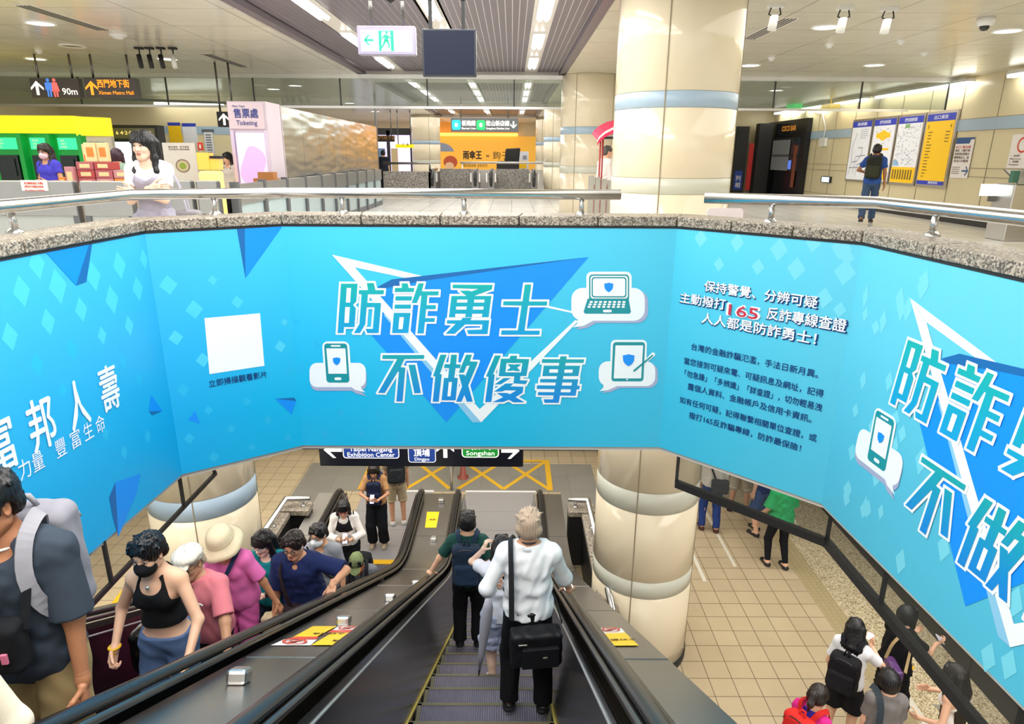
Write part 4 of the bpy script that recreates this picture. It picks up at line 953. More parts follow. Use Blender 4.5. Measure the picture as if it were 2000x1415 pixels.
# distant line sign
fs = hang_sign('direction_sign', 'grey distant hanging sign with blue and green line symbols', -2.0, .2, 2.14, 2.57, 23, mat('sign_grey', '#5c6062', .4))
m = MB(); y = 22.99
rp(m, -1.96, 2.20, -1.68, 2.50, y, .06, 1); rp(m, -1.16, 2.20, -.88, 2.50, y, .06, 2); rp(m, -1.87, 2.29, -1.77, 2.41, y - .004, .04, 0); rp(m, -1.07, 2.29, -.97, 2.41, y - .004, .04, 0)
glyphs(m, '板南線', (-1.64, y, 2.34), (1, 0, 0), (0, 0, 1), .17, 'L', .02, 0, .45); glyphs(m, 'Bannan Line', (-1.64, y, 2.22), (1, 0, 0), (0, 0, 1), .08, 'L', .01, 0, .45)
glyphs(m, '松山新店線', (-.85, y, 2.34), (1, 0, 0), (0, 0, 1), .17, 'L', .02, 0, .76); glyphs(m, 'Songshan-Xindian Line', (-.85, y, 2.22), (1, 0, 0), (0, 0, 1), .08, 'L', .01, 0, .76)
arrow(m, .04, 2.36, .22, -PI / 2, y, 0); m.build('sign_lettering', [S_wd, glow('line_blue', '#18b6c9', .9), glow('line_green', '#16b45a', .9)], fs)
for (px0, py0, px1, py1, Y, col, lab, body, bc) in [(731, 265, 770, 277, 28, '#2c2925', 'small dark distant sign with arrow and mall lettering', '西門地下街', '#c98f4a'), (772, 282, 808, 289, 28, '#e2d818', 'yellow distant exit sign beyond the steel wall', '1  6', '#303020')]:
    a, b = onY(px0, py0, Y), onY(px1, py1, Y); t = hang_sign('direction_sign', lab, a.x, b.x, b.z, a.z, Y, mat('sgn' + col, col, .4, emit=col, estr=.6 if 'd8' in col else .0))
    m = MB(); glyphs(m, body, ((a.x + b.x) / 2 + .05, Y - .01, b.z + .08), (1, 0, 0), (0, 0, 1), .16, 'C', .01, 0); m.build('sign_lettering', [mat('sgt' + col, bc, .5)], t)

# ------------------------------------------------------------------ ticketing booth and its steel wall
bo = thing('ticketing_booth', 'pale lilac ticketing booth front with navy lettering', 'booth', (-4.37, 11.7, 0))
m = MB(); m.box((-4.70, 11.72, 0), (-4.06, 12.41, 2.23)); m.build('body', mat('booth_body', '#cfc3cf', .35), bo)
m = MB(); m.box((-4.68, 11.69, 1.80), (-4.11, 11.72, 2.21), 0); y = 11.685
glyphs(m, '售票處', (-4.39, y, 1.985), (1, 0, 0), (0, 0, 1), .15, 'C', .02, 1, .40); glyphs(m, 'Ticketing', (-4.39, y, 1.86), (1, 0, 0), (0, 0, 1), .10, 'C', .01, 1, .34); glyphs(m, 'Metro Taipei', (-4.60, y, 2.14), (1, 0, 0), (0, 0, 1), .04, 'L', .01, 1, .2)
m.build('header_sign', [mat('booth_head', '#dcc9d4', .35), mat('booth_navy', '#2d3f8c', .4)], bo)
pm = glow('poster_violet', '#dccbe8', .4); pv = glow('poster_lilac', '#c3a6dd', .4)
m = MB(); m.box((-4.60, 11.69, .35), (-4.12, 11.72, 1.74), 0); 
m.poly([(-4.36 + .2 * math.cos(a) * (1 + .3 * math.sin(a * 2)), 11.686, 1.2 + .33 * math.sin(a)) for a in np.linspace(0, 2 * PI, 30, False)], 1); m.build('lit_poster', [pm, pv], bo)
for x in (-4.65, -4.09): m = MB(); m.box((x - .025, 11.67, 0), (x + .025, 11.72, 1.78)); m.build('frame_post', mat('booth_post', '#d7c9e2', .3, .3), bo)
def wavy():
    m = mat('wavy_steel', (.74, .72, .68), .24, 1.0, var=.05, nscale=2); nt = m.node_tree; n = nt.nodes; L = nt.links
    geo = n.new('ShaderNodeNewGeometry'); mp = n.new('ShaderNodeMapping'); mp.inputs['Scale'].default_value = (1, .7, 3.2); L.new(geo.outputs['Position'], mp.inputs[0])
    w = n.new('ShaderNodeTexNoise'); w.inputs['Scale'].default_value = 1.5; w.inputs['Detail'].default_value = 1; L.new(mp.outputs[0], w.inputs['Vector'])
    b = n.new('ShaderNodeBump'); b.inputs['Strength'].default_value = .5; b.inputs['Distance'].default_value = .045; L.new(w.outputs['Fac'], b.inputs['Height']); L.new(b.outputs[0], n['Principled BSDF'].inputs['Normal']); return m
sw = thing('steel_wall', 'long wavy stainless steel enclosure wall running back from the booth', 'steel wall', (-4.1, 16.5, 0)); yy = 12.42
while yy < 21: 
    m = MB(); m.box((-4.09, yy, 0), (-4.04, min(21, yy + 1.14), 2.2)); m.build('wall_sheet', wavy(), sw); yy += 1.15
m = MB(); m.box((-4.09, 21.0, 0), (-4.03, 21.06, 3.1)); m.build('end_post', M_dsteel, sw)
cb = MB(); a, b = onY(497, 330, 11.4), onY(540, 346, 11.4); cb.box((a.x, 11.3, .9), (b.x, 11.55, 1.02)); cb.box((a.x + .08, 11.3, 1.02), (b.x - .02, 11.5, 1.12)); cb.box((a.x, 11.28, 0), (b.x, 11.6, .9)); tag(cb.build('parcel_counter', mat('cardboard', '#a8703a', .7)), 'brown cardboard box on stand by the ticketing booth', 'box')

# gate fences: stainless frames with glass, running back along the fare line
M_gate = mat('gate_grey', '#a9aaa8', .3, .7); M_gdark = mat('gate_dark', '#6d7074', .4, .5)
names_ = ['nearest', 'second', 'third', 'fourth', 'fifth', 'sixth', 'seventh', 'eighth', 'ninth', 'farthest']
for i in range(10):
    y0 = 9.5 + i * 1.07; t = thing('glass_fence', f'{names_[i]} steel and glass fence panel of the row running back along the steel wall', 'fence', (-3.85, y0, 0), 0, 'steel fence panels along the fare line')
    m = MB(); m.box((-3.90, y0, 0), (-3.80, y0 + .1, 1.03)); m.build('post', M_gdark, t)
    m = MB(); m.box((-3.89, y0 + .1, .72), (-3.81, y0 + 1.06, 1.0)); m.build('top_panel', M_gate, t)
    m = MB(); m.box((-3.86, y0 + .1, .12), (-3.84, y0 + 1.06, .72)); m.build('glass_panel', mat('fence_glass', '#a9bcc0', .15), t); m = MB(); m.box((-3.88, y0 + .1, 0.0), (-3.82, y0 + 1.06, .12)); m.build('kick_rail', M_gdark, t)
# fare-side barrier cabinets facing the camera
for i, (xa, xb, lab) in enumerate([(-7.9, -5.62, 'wide steel barrier cabinet with white notice at the left edge'), (-5.53, -4.90, 'steel barrier cabinet in front of the gift stall'), (-4.82, -4.30, 'steel barrier cabinet right of the woman at the rail'), (-4.22, -3.95, 'narrow steel barrier cabinet in front of the ticketing booth')]):
    Y = 8.8 if i < 2 else 9.2
    t = thing('barrier_cabinet', lab, 'barrier', ((xa + xb) / 2, Y, 0), 0, 'steel barrier cabinets')
    m = MB(); m.box((xa, Y, .62), (xb, Y + .12, 1.06)); m.build('upper_panel', M_gate, t, bevel=.012); m = MB(); m.box((xa, Y + .03, .1), (xb, Y + .09, .62)); m.build('lower_panel', mat('cab_low', '#b8bcb8', .3, .2), t)
    for x in (xa - .01, xb - .07): m = MB(); m.box((x, Y + .01, 0), (x + .08, Y + .11, 1.04)); m.build('post', M_gdark, t)
nt_ = MB(); a, b = onY(40, 352, 8.79), onY(95, 373, 8.79); nt_.box((a.x, 8.78, b.z), (b.x, 8.799, a.z), 0)
for k in range(3): glyphs(nt_, ('禁止攜帶飲食進入付費區', '請勿於付費區內飲食', 'No eating or drinking')[k], ((a.x + b.x) / 2, 8.776, a.z - .05 - k * .042), (1, 0, 0), (0, 0, 1), .03, 'C', .02, 1, .24)
tag(nt_.build('paper_notice', [M_swht, M_sred]), 'white paper notice taped on the steel barrier at the left edge', 'notice')

# green and yellow ticket machines
M_my, M_mg = mat('machine_yellow', '#f0dc00', .35, emit='#f0dc00', estr=.55), mat('machine_green', '#0d9a3c', .35, emit='#0d9a3c', estr=.12)  # yellow emission is added to throw a warm glow on the ceiling
M_scr = glow('machine_screen', '#2fd08a', .9); M_dk = mat('machine_dark', '#14201c', .3)
Y = 12.5; tm = thing('ticket_machines', 'green and yellow ticket machine wall with cyan screens', 'ticket machine', (-8.6, Y, 0))
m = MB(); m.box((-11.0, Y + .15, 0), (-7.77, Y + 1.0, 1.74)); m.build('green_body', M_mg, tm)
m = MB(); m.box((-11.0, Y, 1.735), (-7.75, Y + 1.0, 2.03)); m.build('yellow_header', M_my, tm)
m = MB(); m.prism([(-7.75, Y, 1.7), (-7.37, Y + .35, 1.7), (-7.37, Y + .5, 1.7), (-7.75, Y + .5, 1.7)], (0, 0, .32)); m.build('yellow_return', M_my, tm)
m = MB(); m.prism([(-7.75, Y + .1, 0), (-7.37, Y + .4, 0), (-7.37, Y + .5, 0), (-7.75, Y + .5, 0)], (0, 0, 1.7), 0)
for k, z in enumerate((1.55, 1.47)): glyphs(m, ('自動售票加值', '售票加值機')[k], (-7.66, Y + .15, z), (.785, .62, 0), (0, 0, 1), .055, 'L', .01, 1, .26)
m.build('side_panel', [mat('machine_side', '#c9c3b2', .4), M_dk], tm)
for i, (x0, x1) in enumerate(((-9.3, -8.87), (-8.67, -8.36), (-8.17, -7.80))):
    m = MB(); m.box((x0, Y + .1, 1.46), (x1, Y + .155, 1.66)); s = m.build('screen', M_scr, tm)
    m = MB(); m.box((x0 + .02, Y + .05, .5), (x1 - .04, Y + .155, 1.36)); m.box((x0 + .06, Y + .03, 1.0), (x1 - .1, Y + .06, 1.3)); m.build('kiosk_front', M_dk, tm)
    m = MB(); m.prism([(x1 + .02, Y + .02, 0), (x1 + .10, Y + .02, 0), (x1 + .12, Y + .16, 0), (x1, Y + .16, 0)], (0, 0, 1.72)); m.build('divider', M_mg, tm)
    for k in range(3): 
        m = MB(); glyphs(m, ('悠遊卡', '單程票', '加值')[(i + k) % 3], (x0 + .05, Y + .095, 1.60 - k * .055), (1, 0, 0), (0, 0, 1), .035, 'L', .01, 0); m.build('screen_text', M_swht, tm)
# big screen kiosk with route header
ks = thing('information_kiosk', 'black kiosk with a bright white screen and yellow route header', 'kiosk', (-7.57, 14, 0))
m = MB(); m.box((-8.08, 14, 0), (-7.06, 14.3, 1.94)); m.build('case', M_blackm, ks)
m = MB(); m.box((-7.98, 13.98, .75), (-7.16, 14.0, 1.62)); m.build('screen', glow('kiosk_screen', '#eef4ff', 1.3), ks)
m = MB(); m.box((-7.93, 13.98, 1.68), (-7.10, 14.0, 1.88), 0); glyphs(m, '6 4·2·8  →  0 3', (-7.52, 13.975, 1.76), (1, 0, 0), (0, 0, 1), .09, 'C', .01, 1, .7); m.build('route_header', [mat('kiosk_head', '#6f6a5a', .4), glow('kiosk_gold', '#f3d978', .8)], ks)
# bowl poster and glowing cube
po = thing('bowl_poster', 'white freestanding board picturing a bowl of green soup', 'poster board', (-5.7, 12, 0))
m = MB(); m.box((-6.0, 12, 0), (-5.44, 12.06, 1.58)); m.build('board', mat('board_white', '#d8d4cc', .4), po)
m = MB(); c = (-5.69, 1.2)
for r_, mi, k in ((.125, 0, 0), (.10, 1, 1), (.06, 2, 2)): m.poly([(c[0] + r_ * math.cos(a), 11.998 - .002 * k, c[1] + r_ * .9 * math.sin(a)) for a in np.linspace(0, 2 * PI, 28, False)], mi)
for k, z in enumerate((1.50, 1.46)): glyphs(m, ('養生湯品 · 手作茶飲', '天然食材 限定販售')[k], (-5.72, 11.996, z), (1, 0, 0), (0, 0, 1), .03, 'C', .005, 3, .36)
m.build('bowl_print', [mat('bowl_rim', '#8a7a63', .5), mat('bowl_in', '#c9b99a', .5), mat('bowl_soup', '#8ba23a', .5), M_sink], po)
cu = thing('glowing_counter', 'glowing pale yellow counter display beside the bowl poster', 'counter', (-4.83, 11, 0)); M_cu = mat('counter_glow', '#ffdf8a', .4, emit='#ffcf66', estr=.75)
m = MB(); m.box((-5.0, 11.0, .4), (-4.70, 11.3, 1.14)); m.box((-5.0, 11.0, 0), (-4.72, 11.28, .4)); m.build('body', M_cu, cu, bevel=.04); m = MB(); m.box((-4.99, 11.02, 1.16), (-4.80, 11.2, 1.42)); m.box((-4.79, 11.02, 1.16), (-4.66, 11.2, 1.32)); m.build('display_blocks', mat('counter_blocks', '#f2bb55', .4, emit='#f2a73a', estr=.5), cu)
m = MB(); m.box((-4.78, 11.0, 1.33), (-4.62, 11.16, 1.37)); m.build('dark_cap', M_blackm, cu)
def wall_board(name, label, cat, x0, x1, z0, z1, Y, cols, group=None, head=None, body=None):
    t = thing(name, label, cat, ((x0 + x1) / 2, Y, z0), 0, group); m = MB(); m.box((x0, Y - .03, z0), (x1, Y, z1)); m.build('board', cols[0], t)
    m = MB(); m.box((x0, Y - .034, z1 - .15 * (z1 - z0)), (x1, Y - .03, z1)); m.build('header_strip', cols[1], t); return t
wall_board('wall_map', 'yellow directory board left of the far map on the left wall', 'map', -10.72, -10.33, 1.70, 2.33, 22, (mat('map_yellow', '#f0c419', .4), mat('map_blue', '#2b3fb0', .4)))
wall_board('wall_map', 'white map board beside the yellow one on the far left wall', 'map', -10.28, -9.85, 1.65, 2.31, 22, (mat('map_white', '#dfe2ea', .4), mat('map_blue', '#2b3fb0', .4)))
li = MB(); a, b = onY(398, 258, 21.98), onY(420, 302, 21.98); li.box((a.x, 21.96, b.z), (b.x, 21.99, a.z), 0); li.box((a.x - .05, 21.95, a.z), (b.x + .05, 21.99, a.z + .08), 1)
for k in range(10): li.box((a.x + .05, 21.955, a.z - .1 - k * .075), (b.x - .05, 21.962, a.z - .07 - k * .075), 1)
tag(li.build('timetable_board', [mat('map_white', '#dfe2ea', .4), mat('board_ink', '#59606a', .5)]), 'pale timetable list on the left wall by the glowing counter', 'notice')
rdp = MB(); a, b = onY(386, 278, 12.3), onY(398, 294, 12.3); rdp.box((a.x, 12.28, b.z), (b.x, 12.3, a.z), 0); rdp.box((a.x + .03, 12.275, b.z + .03), (b.x - .03, 12.281, a.z - .04), 1); rdp.box(((a.x + b.x) / 2 - .01, 12.28, 0), ((a.x + b.x) / 2 + .01, 12.3, b.z), 1); tag(rdp.build('small_poster', [M_sred, M_swht]), 'small red poster on a stand behind the glowing counter', 'poster')

# gift stall: boxes stacked on a counter in front of the machines
stc = MB(); stc.box((-6.35, 9.55, 0), (-5.2, 10.1, .92)); stc.box((-6.4, 9.5, .92), (-5.15, 10.15, .96)); tag(stc.build('stall_counter', mat('stall_cream', '#d9b98a', .5)), 'cream stall counter carrying stacks of gift boxes', 'counter')
gcol = [mat('gift_pink', '#b8606a', .5), mat('gift_red', '#b5484a', .5), mat('gift_cream', '#ecd6a0', .5), mat('gift_orange', '#e0883a', .5), mat('gift_rose', '#c98a92', .5)]
gw = ['dusky pink', 'red', 'cream', 'orange', 'rose']
def gift(x, y, z, w, d, h, c, lab):
    t = thing('gift_box', lab, 'box', (x, y, z), 0, 'gift boxes on the stall'); m = MB(); m.box((x - w / 2, y - d / 2, z), (x + w / 2, y + d / 2, z + h)); m.build('box_body', gcol[c], t, bevel=.006)
    m = MB(); m.box((x - w * .3, y - d / 2 - .003, z + h * .25), (x + w * .3, y - d / 2, z + h * .75)); m.build('box_label', gcol[2] if c != 2 else gcol[3], t)
q = 0; place = ['left', 'middle', 'right']; lev = ['bottom', 'middle', 'upper']
for i in range(3):
    for k in range(3 if i < 2 else 2):
        c = [0, 1, 0, 4, 0, 1, 3, 4][q]; gift(-5.92 + i * .25, 9.72, .96 + k * .11, .235, .22, .105, c, f'{gw[c]} gift box, {lev[k]} of the {place[i]} stack on the stall'); q += 1
gift(-5.86, 9.72, 1.29, .16, .06, .25, 2, 'tall cream gift card box atop the left stack on the stall'); gift(-5.70, 9.74, 1.29, .15, .06, .25, 2, 'tall cream gift box beside the other on top of the stacks')
gift(-6.25, 9.62, .96, .10, .08, .12, 3, 'small orange box in front of the stall keeper'); gift(-6.12, 9.6, .96, .12, .08, .26, 4, 'rose upright box in front of the stall keeper'); gift(-6.02, 9.85, 1.25 - .29, .06, .05, .56, 2, 'tall narrow cream box beside the stall keeper')

# ------------------------------------------------------------------ far end of the hall
ad = thing('umbrella_advertisement', 'distant yellow advertisement wall with black umbrella lettering', 'advertisement', (-1.9, 37.9, 0))
m = MB(); m.box((-4.6, 37.85, 0), (1.6, 38.0, 2.4)); m.build('print', mat('ad_yellow', '#e6ad3a', .4, emit='#e6a93a', estr=.35), ad)
m = MB(); glyphs(m, '雨傘王', (-2.15, 37.84, 1.25), (1, 0, 0), (0, 0, 1), .45, 'C', .03, 0, 1.0); glyphs(m, '×', (-1.32, 37.84, 1.27), (1, 0, 0), (0, 0, 1), .3, 'C', .0, 0, .2); glyphs(m, '鉤子', (-.6, 37.84, 1.25), (1, 0, 0), (0, 0, 1), .42, 'C', .0, 0, .9); glyphs(m, '晴雨兩用傘 全新系列', (-2.0, 37.84, .8), (1, 0, 0), (0, 0, 1), .2, 'C', .0, 0, 1.3)
m.build('ad_lettering', mat('ad_ink', '#2c2415', .5), ad)
m = MB(); m.poly([(-3.9 + .75 * math.cos(a), 37.84, 1.55 + .5 * math.sin(a)) for a in np.linspace(.1, PI - .1, 14)], 0); m.box((-3.93, 37.83, .7), (-3.88, 37.85, 1.6), 1); m.poly([(-3.35 + .38 * math.cos(a), 37.83, 1.05 + .33 * math.sin(a)) for a in np.linspace(0, 2 * PI, 16, False)], 2); m.poly([(-3.4 + .25 * math.cos(a), 37.82, .85 + .2 * math.sin(a)) for a in np.linspace(0, 2 * PI, 16, False)], 3)
m.build('ad_picture', [mat('ad_umb', '#8fa0b8', .5), M_blackm, mat('ad_red', '#c2562e', .5), mat('ad_skin', '#edc9a0', .5)], ad)
m = MB(); m.box((-4.6, 37.6, 2.4), (.3, 37.9, 2.55)); m.build('light_strip', glow('ad_glow', '#ffbf52', 1.6), ad); m = MB(); m.box((-4.6, 37.86, 2.55), (.3, 38.0, 3.1)); m.build('upper_panel', mat('ad_upper', '#d8963c', .4, emit='#d8963c', estr=.25), ad)
m = MB(); m.cyl((-.2, 34.2, 0), (-.2, 34.2, .5), .5, .45, 16); m.obox((-.2, 34.2, .9), (.55, 0, 0), (0, .45, 0), (0, 0, .25)); m.obox((.0, 34.4, 1.25), (.36, 0, .02), (0, .3, 0), (.05, 0, .5)); tag(m.build('covered_stand', M_blackm, bevel=.06), 'black cloth-covered stand in front of the umbrella advertisement', 'covered stand')
m = MB(); a, b = onY(1010, 296, 36), onY(1032, 337, 36); m.box((a.x, 35.9, b.z - .6), (b.x, 36, a.z), 0); m.box((a.x + .1, 35.88, b.z + .2), (b.x - .1, 35.9, b.z + .55), 1); m.box((a.x + .3, 35.88, b.z + .65), (b.x - .1, 35.9, a.z - .2), 2); tag(m.build('roll_up_poster', [mat('map_white', '#dfe2ea', .4), M_syel, mat('post_grey', '#8b95a5', .5)]), 'white and yellow roll-up poster at the far end of the hall', 'poster')
m = MB(); m.box((2.3, 36.3, 0), (3.0, 36.5, 2.1)); tag(m.build('green_poster', mat('post_green', '#1e8a6c', .5)), 'green poster panel behind the distant pillars', 'poster')
sc = thing('shop_window', 'bright distant shop window beyond the steel wall', 'shop window', (-6.5, 33, 0)); m = MB(); m.box((-7.4, 33, 0), (-4.7, 33.1, 2.4)); m.build('lit_window', glow('shop_lilac', '#cfc6ea', .9), sc)
m = MB(); m.box((-7.5, 32.95, .3), (-7.3, 33.0, 2.5)); m.box((-5.9, 32.95, .3), (-5.75, 33.0, 2.5)); m.box((-4.8, 32.95, .3), (-4.55, 33.0, 2.5)); m.box((-7.5, 32.95, 2.3), (-4.55, 33.0, 2.6)); m.build('window_frame', M_blackm, sc)
for i in range(3): m = MB(); m.box((-6.9 + i * .6, 32.9, .6), (-6.6 + i * .6, 32.99, 1.7)); m.build('shelf_goods', mat('goods%d' % i, ('#b06a7a', '#6a8ab0', '#c9b48a')[i], .5), sc)

# second pair of escalators at the far opening: granite fronts, black handrail ends
fg = thing('granite_parapet', 'distant granite parapet with rail left of the far escalators', 'parapet', (-3.3, 23.2, 0)); m = MB(); m.box((-4.3, 23.1, 0), (-2.72, 23.35, .88)); m.build('stone', M_graniteD, fg); m = MB(); m.tube([(-4.3, 23.2, 1.14), (-2.75, 23.2, 1.14), (-2.75, 23.2, .88)], .04, 10); m.build('rail_tube', M_dsteel, fg)
for k, (xc, lab) in enumerate(((-1.95, 'left'), (.02, 'right'))):
    t = thing('far_escalator', f'{lab} one of the two distant escalators with black handrail ends', 'escalator', (xc, 23.4, 0), 0, 'distant escalators')
    m = MB(); m.box((xc - .58, 24.4, 0), (xc + .58, 24.55, .95)); m.build('granite_front', M_graniteD, t)
    for sg in (-1, 1):
        hx = xc + sg * .72; P = [(hx, 24.6, .93), (hx, 23.3, .93)] + [(hx, 23.3 - .28 * math.sin(a), .65 + .28 * math.cos(a)) for a in np.linspace(.2, PI, 8)] + [(hx, 23.6, .37)]
        m = MB(); m.tube(P, .05, 10); m.build('handrail', M_black, t); m = MB(); m.box((hx - .12, 23.1, 0), (hx + .12, 24.6, .86)); m.build('newel', M_dsteel, t); m = MB(); m.box((hx - .17, 23.12, .55), (hx + .17, 23.4, .84)); m.build('newel_cap', M_steel, t)
    m = MB(); m.box((xc - .6, 23.0, 0), (xc + .6, 24.4, .012)); m.build('landing_plate', M_plate, t)
fr = MB(); fr.tube([(-2.3, 30.8, 1.1), (1.9, 30.8, 1.1)], .045, 10); fr.cyl((-2.2, 30.8, 0), (-2.2, 30.8, 1.1), .03); fr.cyl((1.8, 30.8, 0), (1.8, 30.8, 1.1), .03); fr.box((-2.3, 30.75, 0), (1.9, 31.0, .8)); tag(fr.build('far_rail', M_steel), 'steel rail across the back of the far escalators', 'handrail')

# ------------------------------------------------------------------ right side: fence, cart, wall furniture
pf = thing('picket_fence', 'low grey fence of upright slats just left of the large pillar', 'fence', (1.2, 8.98, 0))
for i in range(5):
    x = 1.0 + i * .085; m = MB(); m.box((x, 8.95 + i * .02, 0.0), (x + .07, 9.0 + i * .02, 1.16 - i * .02)); m.build('slat', M_gate, pf, bevel=.006)
ct = thing('vendor_cart', 'red poled vendor cart with pink and white canopy left of the large pillar', 'cart', (1.7, 12, 0))
for x, y in ((1.50, 11.9), (1.62, 12.5)): m = MB(); m.cyl((x, y, 0), (x, y, 1.75), .016, n=8); m.build('pole', mat('cart_red', '#a03028', .4), ct)
m = MB(); A = [(1.44, 1.66), (1.47, 1.72), (1.56, 1.80), (1.70, 1.87), (1.95, 1.93), (2.3, 1.95)]
for (a, b), (c, d) in zip(A[:-1], A[1:]): m.poly([(a, 11.85, b), (c, 11.85, d), (c, 12.7, d + .12), (a, 12.7, b + .12)], 0)
for (a, b), (c, d) in zip(A[:-1], A[1:]): m.poly([(a, 11.84, b - .10), (c, 11.84, d - .10), (c, 11.84, d - .04), (a, 11.84, b - .04)], 0); m.poly([(a, 11.84, b - .04), (c, 11.84, d - .04), (c, 11.84, d), (a, 11.84, b)], 1)
m.build('canopy', [mat('cart_pink', '#dd2a5c', .5), M_swht], ct); m = MB(); m.box((1.5, 11.9, .3), (2.3, 12.6, .9)); m.build('cart_body', mat('cart_red', '#a03028', .4), ct); m = MB(); m.box((1.5, 11.88, 1.68), (2.3, 11.92, 1.72)); m.build('crossbar', M_blackm, ct)
wc = MB(); wc.prism([(x, 5.78, z) for x, z in rrect(1.66, .60, 1.97, .985, .035)], (0, .012, 0)); wc.box((1.7, 5.79, 0), (1.74, 5.83, .7)); wc.box((1.9, 5.79, 0), (1.94, 5.83, .7)); tag(wc.build('white_board', mat('card_white', '#e9dfe6', .4)), 'rounded white board standing behind the coping right of the large pillar', 'board')
# map panels on the right wall
M_mapw, M_mapb, M_mapy = mat('map_paper', '#e6e7ec', .3, emit='#e6e7ec', estr=.12), mat('map_header', '#2a3cae', .3, emit='#2a3cae', estr=.15), mat('map_gold', '#f2c01e', .3, emit='#f2c01e', estr=.15)
M_mapl, M_mapg = mat('map_lines', '#9aa0ad', .5), mat('map_green', '#8fc07a', .5)
rd = random.Random(5)
def map_panel(ya, yb, kind, label):
    """ya is the far edge, yb the near edge of a panel on the right wall"""
    t = thing('framed_map', label, 'map', (9.97, (ya + yb) / 2, .78), 0, 'steel framed maps on the right wall'); X = 9.95; z0, z1 = .80, 2.39; w = ya - yb
    m = MB(); m.box((X - .01, yb - .05, z0 - .06), (9.985, ya + .05, z1 + .06)); m.build('frame', M_steel, t)
    m = MB(); X -= .014
    U = lambda u, v, k=1: (X - .002 * k, ya - w * u, z0 + (z1 - z0) * v)
    R = lambda u0, v0, u1, v1, mi, k=1: m.poly([U(u0, v0, k), U(u1, v0, k), U(u1, v1, k), U(u0, v1, k)], mi)
    R(0, 0, 1, 1, {0: 0, 1: 0, 2: 0, 3: 2}[kind], 0); R(0, .90, 1, 1, 1)
    glyphs(m, ('路網圖', '西門站資訊圖', '西門站周邊資訊圖', '出口資訊')[kind], U(.5, .93, 3), (0, -1, 0), (0, 0, 1), .09, 'C', .01, 0, w * .5)
    if kind == 0:
        pts = [(.2, .1), (.25, .4), (.15, .6), (.3, .8), (.45, .7)]
        for path_ in ([(.1, .08), (.2, .3), (.12, .55), (.3, .8)], [(.5, .05), (.5, .25), (.75, .3), (.8, .1)], [(.2, .3), (.5, .32), (.7, .45), (.7, .55), (.45, .55)], [(.35, .1), (.4, .4), (.9, .42)], [(.1, .2), (.9, .22)]):
            for (a, b), (c, d) in zip(path_[:-1], path_[1:]):
                dx, dy = c - a, d - b; l = math.hypot(dx, dy); nx, ny = -dy / l * .008, dx / l * .008
                m.poly([U(a - nx, b - ny, 2), U(c - nx, d - ny, 2), U(c + nx, d + ny, 2), U(a + nx, b + ny, 2)], 3)
        for i in range(24): u, v = .5 + .08 * (i % 5), .85 - .035 * (i // 5); R(u, v, u + .05, v + .012, 3, 2)
    if kind == 1:
        m.poly([U(.5 + .33 * math.cos(a), .74 + .07 * math.sin(a) + .015 * math.sin(5 * a), 2) for a in np.linspace(0, 2 * PI, 30, False)], 2); R(.2, .50, .85, .535, 2, 2); R(.25, .34, .8, .37, 2, 2); R(.1, .02, .95, .22, 2, 2)
        for i in range(16): u, v = rd.uniform(.15, .8), rd.uniform(.24, .88); R(u, v, u + .06, v + .01, 3, 3)
    if kind == 2:
        R(0, 0, 1, .24, 2, 2); m.poly([U(*q, 2) for q in [(.02, .26), (.3, .26), (.22, .33), (.1, .36), (.02, .33)]], 5); R(.3, .83, .5, .89, 4, 2)
        for i in range(130): u, v = rd.uniform(.03, .92), rd.uniform(.27, .86); R(u, v, u + rd.uniform(.02, .05), v + .01, 3, 3)
        for i in range(8): u = .06 + .11 * i; R(u, .05, u + .06, .2, 6, 3)
    if kind == 3:
        R(0, 0, 1, .055, 1, 2); glyphs(m, '轉乘資訊', U(.62, .015, 3), (0, -1, 0), (0, 0, 1), .06, 'C', .01, 0, w * .35)
        glyphs(m, '5', U(.08, .80, 3), (0, -1, 0), (0, 0, 1), .11, 'L', .02, 6); glyphs(m, '4', U(.92, .80, 3), (0, -1, 0), (0, 0, 1), .11, 'R', .02, 6)
        for i in range(15): R(.12, .74 - i * .045, .12 + rd.uniform(.08, .22), .752 - i * .045, 6, 3)
        for i in range(4): R(.75, .74 - i * .045, .9, .752 - i * .045, 6, 3)
    m.build('map_print', [M_mapw, M_mapb, M_mapy, M_mapl, M_mapg, mat('map_water', '#9cc4ea', .5), mat('map_ink', '#7a6320', .5)], t)
map_panel(20.55, 19.50, 0, 'pale route map in front of the standing man, farthest of the four'); map_panel(19.35, 18.28, 1, 'white station plan with yellow blocks, second from the left')
map_panel(18.14, 17.08, 2, 'dense street map with yellow legend, second from the right'); map_panel(16.92, 15.86, 3, 'mostly yellow exit directory, rightmost of the four maps')
nb = thing('wall_notice', 'white wall notice with blue header and lift arrow right of the yellow directory', 'notice', (9.98, 15.45, 1)); m = MB(); U = lambda u, v, k=0: (9.978 - .002 * k, 15.75 - .62 * u, .98 + .86 * v)
m.poly([U(0, 0), U(1, 0), U(1, 1), U(0, 1)], 0); m.poly([U(*q, 1) for q in [(0, .85), (.75, .85), (.82, .95), (1, .95), (1, 1), (0, 1)]], 1)
for i, b in enumerate(('出口1電扶梯', '維修，行動不便', '旅客請由南側大', '廳電梯出入，請', '走出口4電梯')): glyphs(m, b, U(.06, .74 - i * .085, 2), (0, -1, 0), (0, 0, 1), .06, 'L', .01, 2 if i == 0 else 3, .5)
arrow_pts = [(.62, .2), (.9, .2), (.8, .28), (.84, .3), (.98, .18), (.84, .06), (.8, .08), (.9, .16), (.62, .16)]; m.poly([U(*q, 2) for q in arrow_pts], 1)
for i in range(4): m.poly([U(.06, .26 - i * .05, 2), U(.5, .26 - i * .05, 2), U(.5, .275 - i * .05, 2), U(.06, .275 - i * .05, 2)], 3)
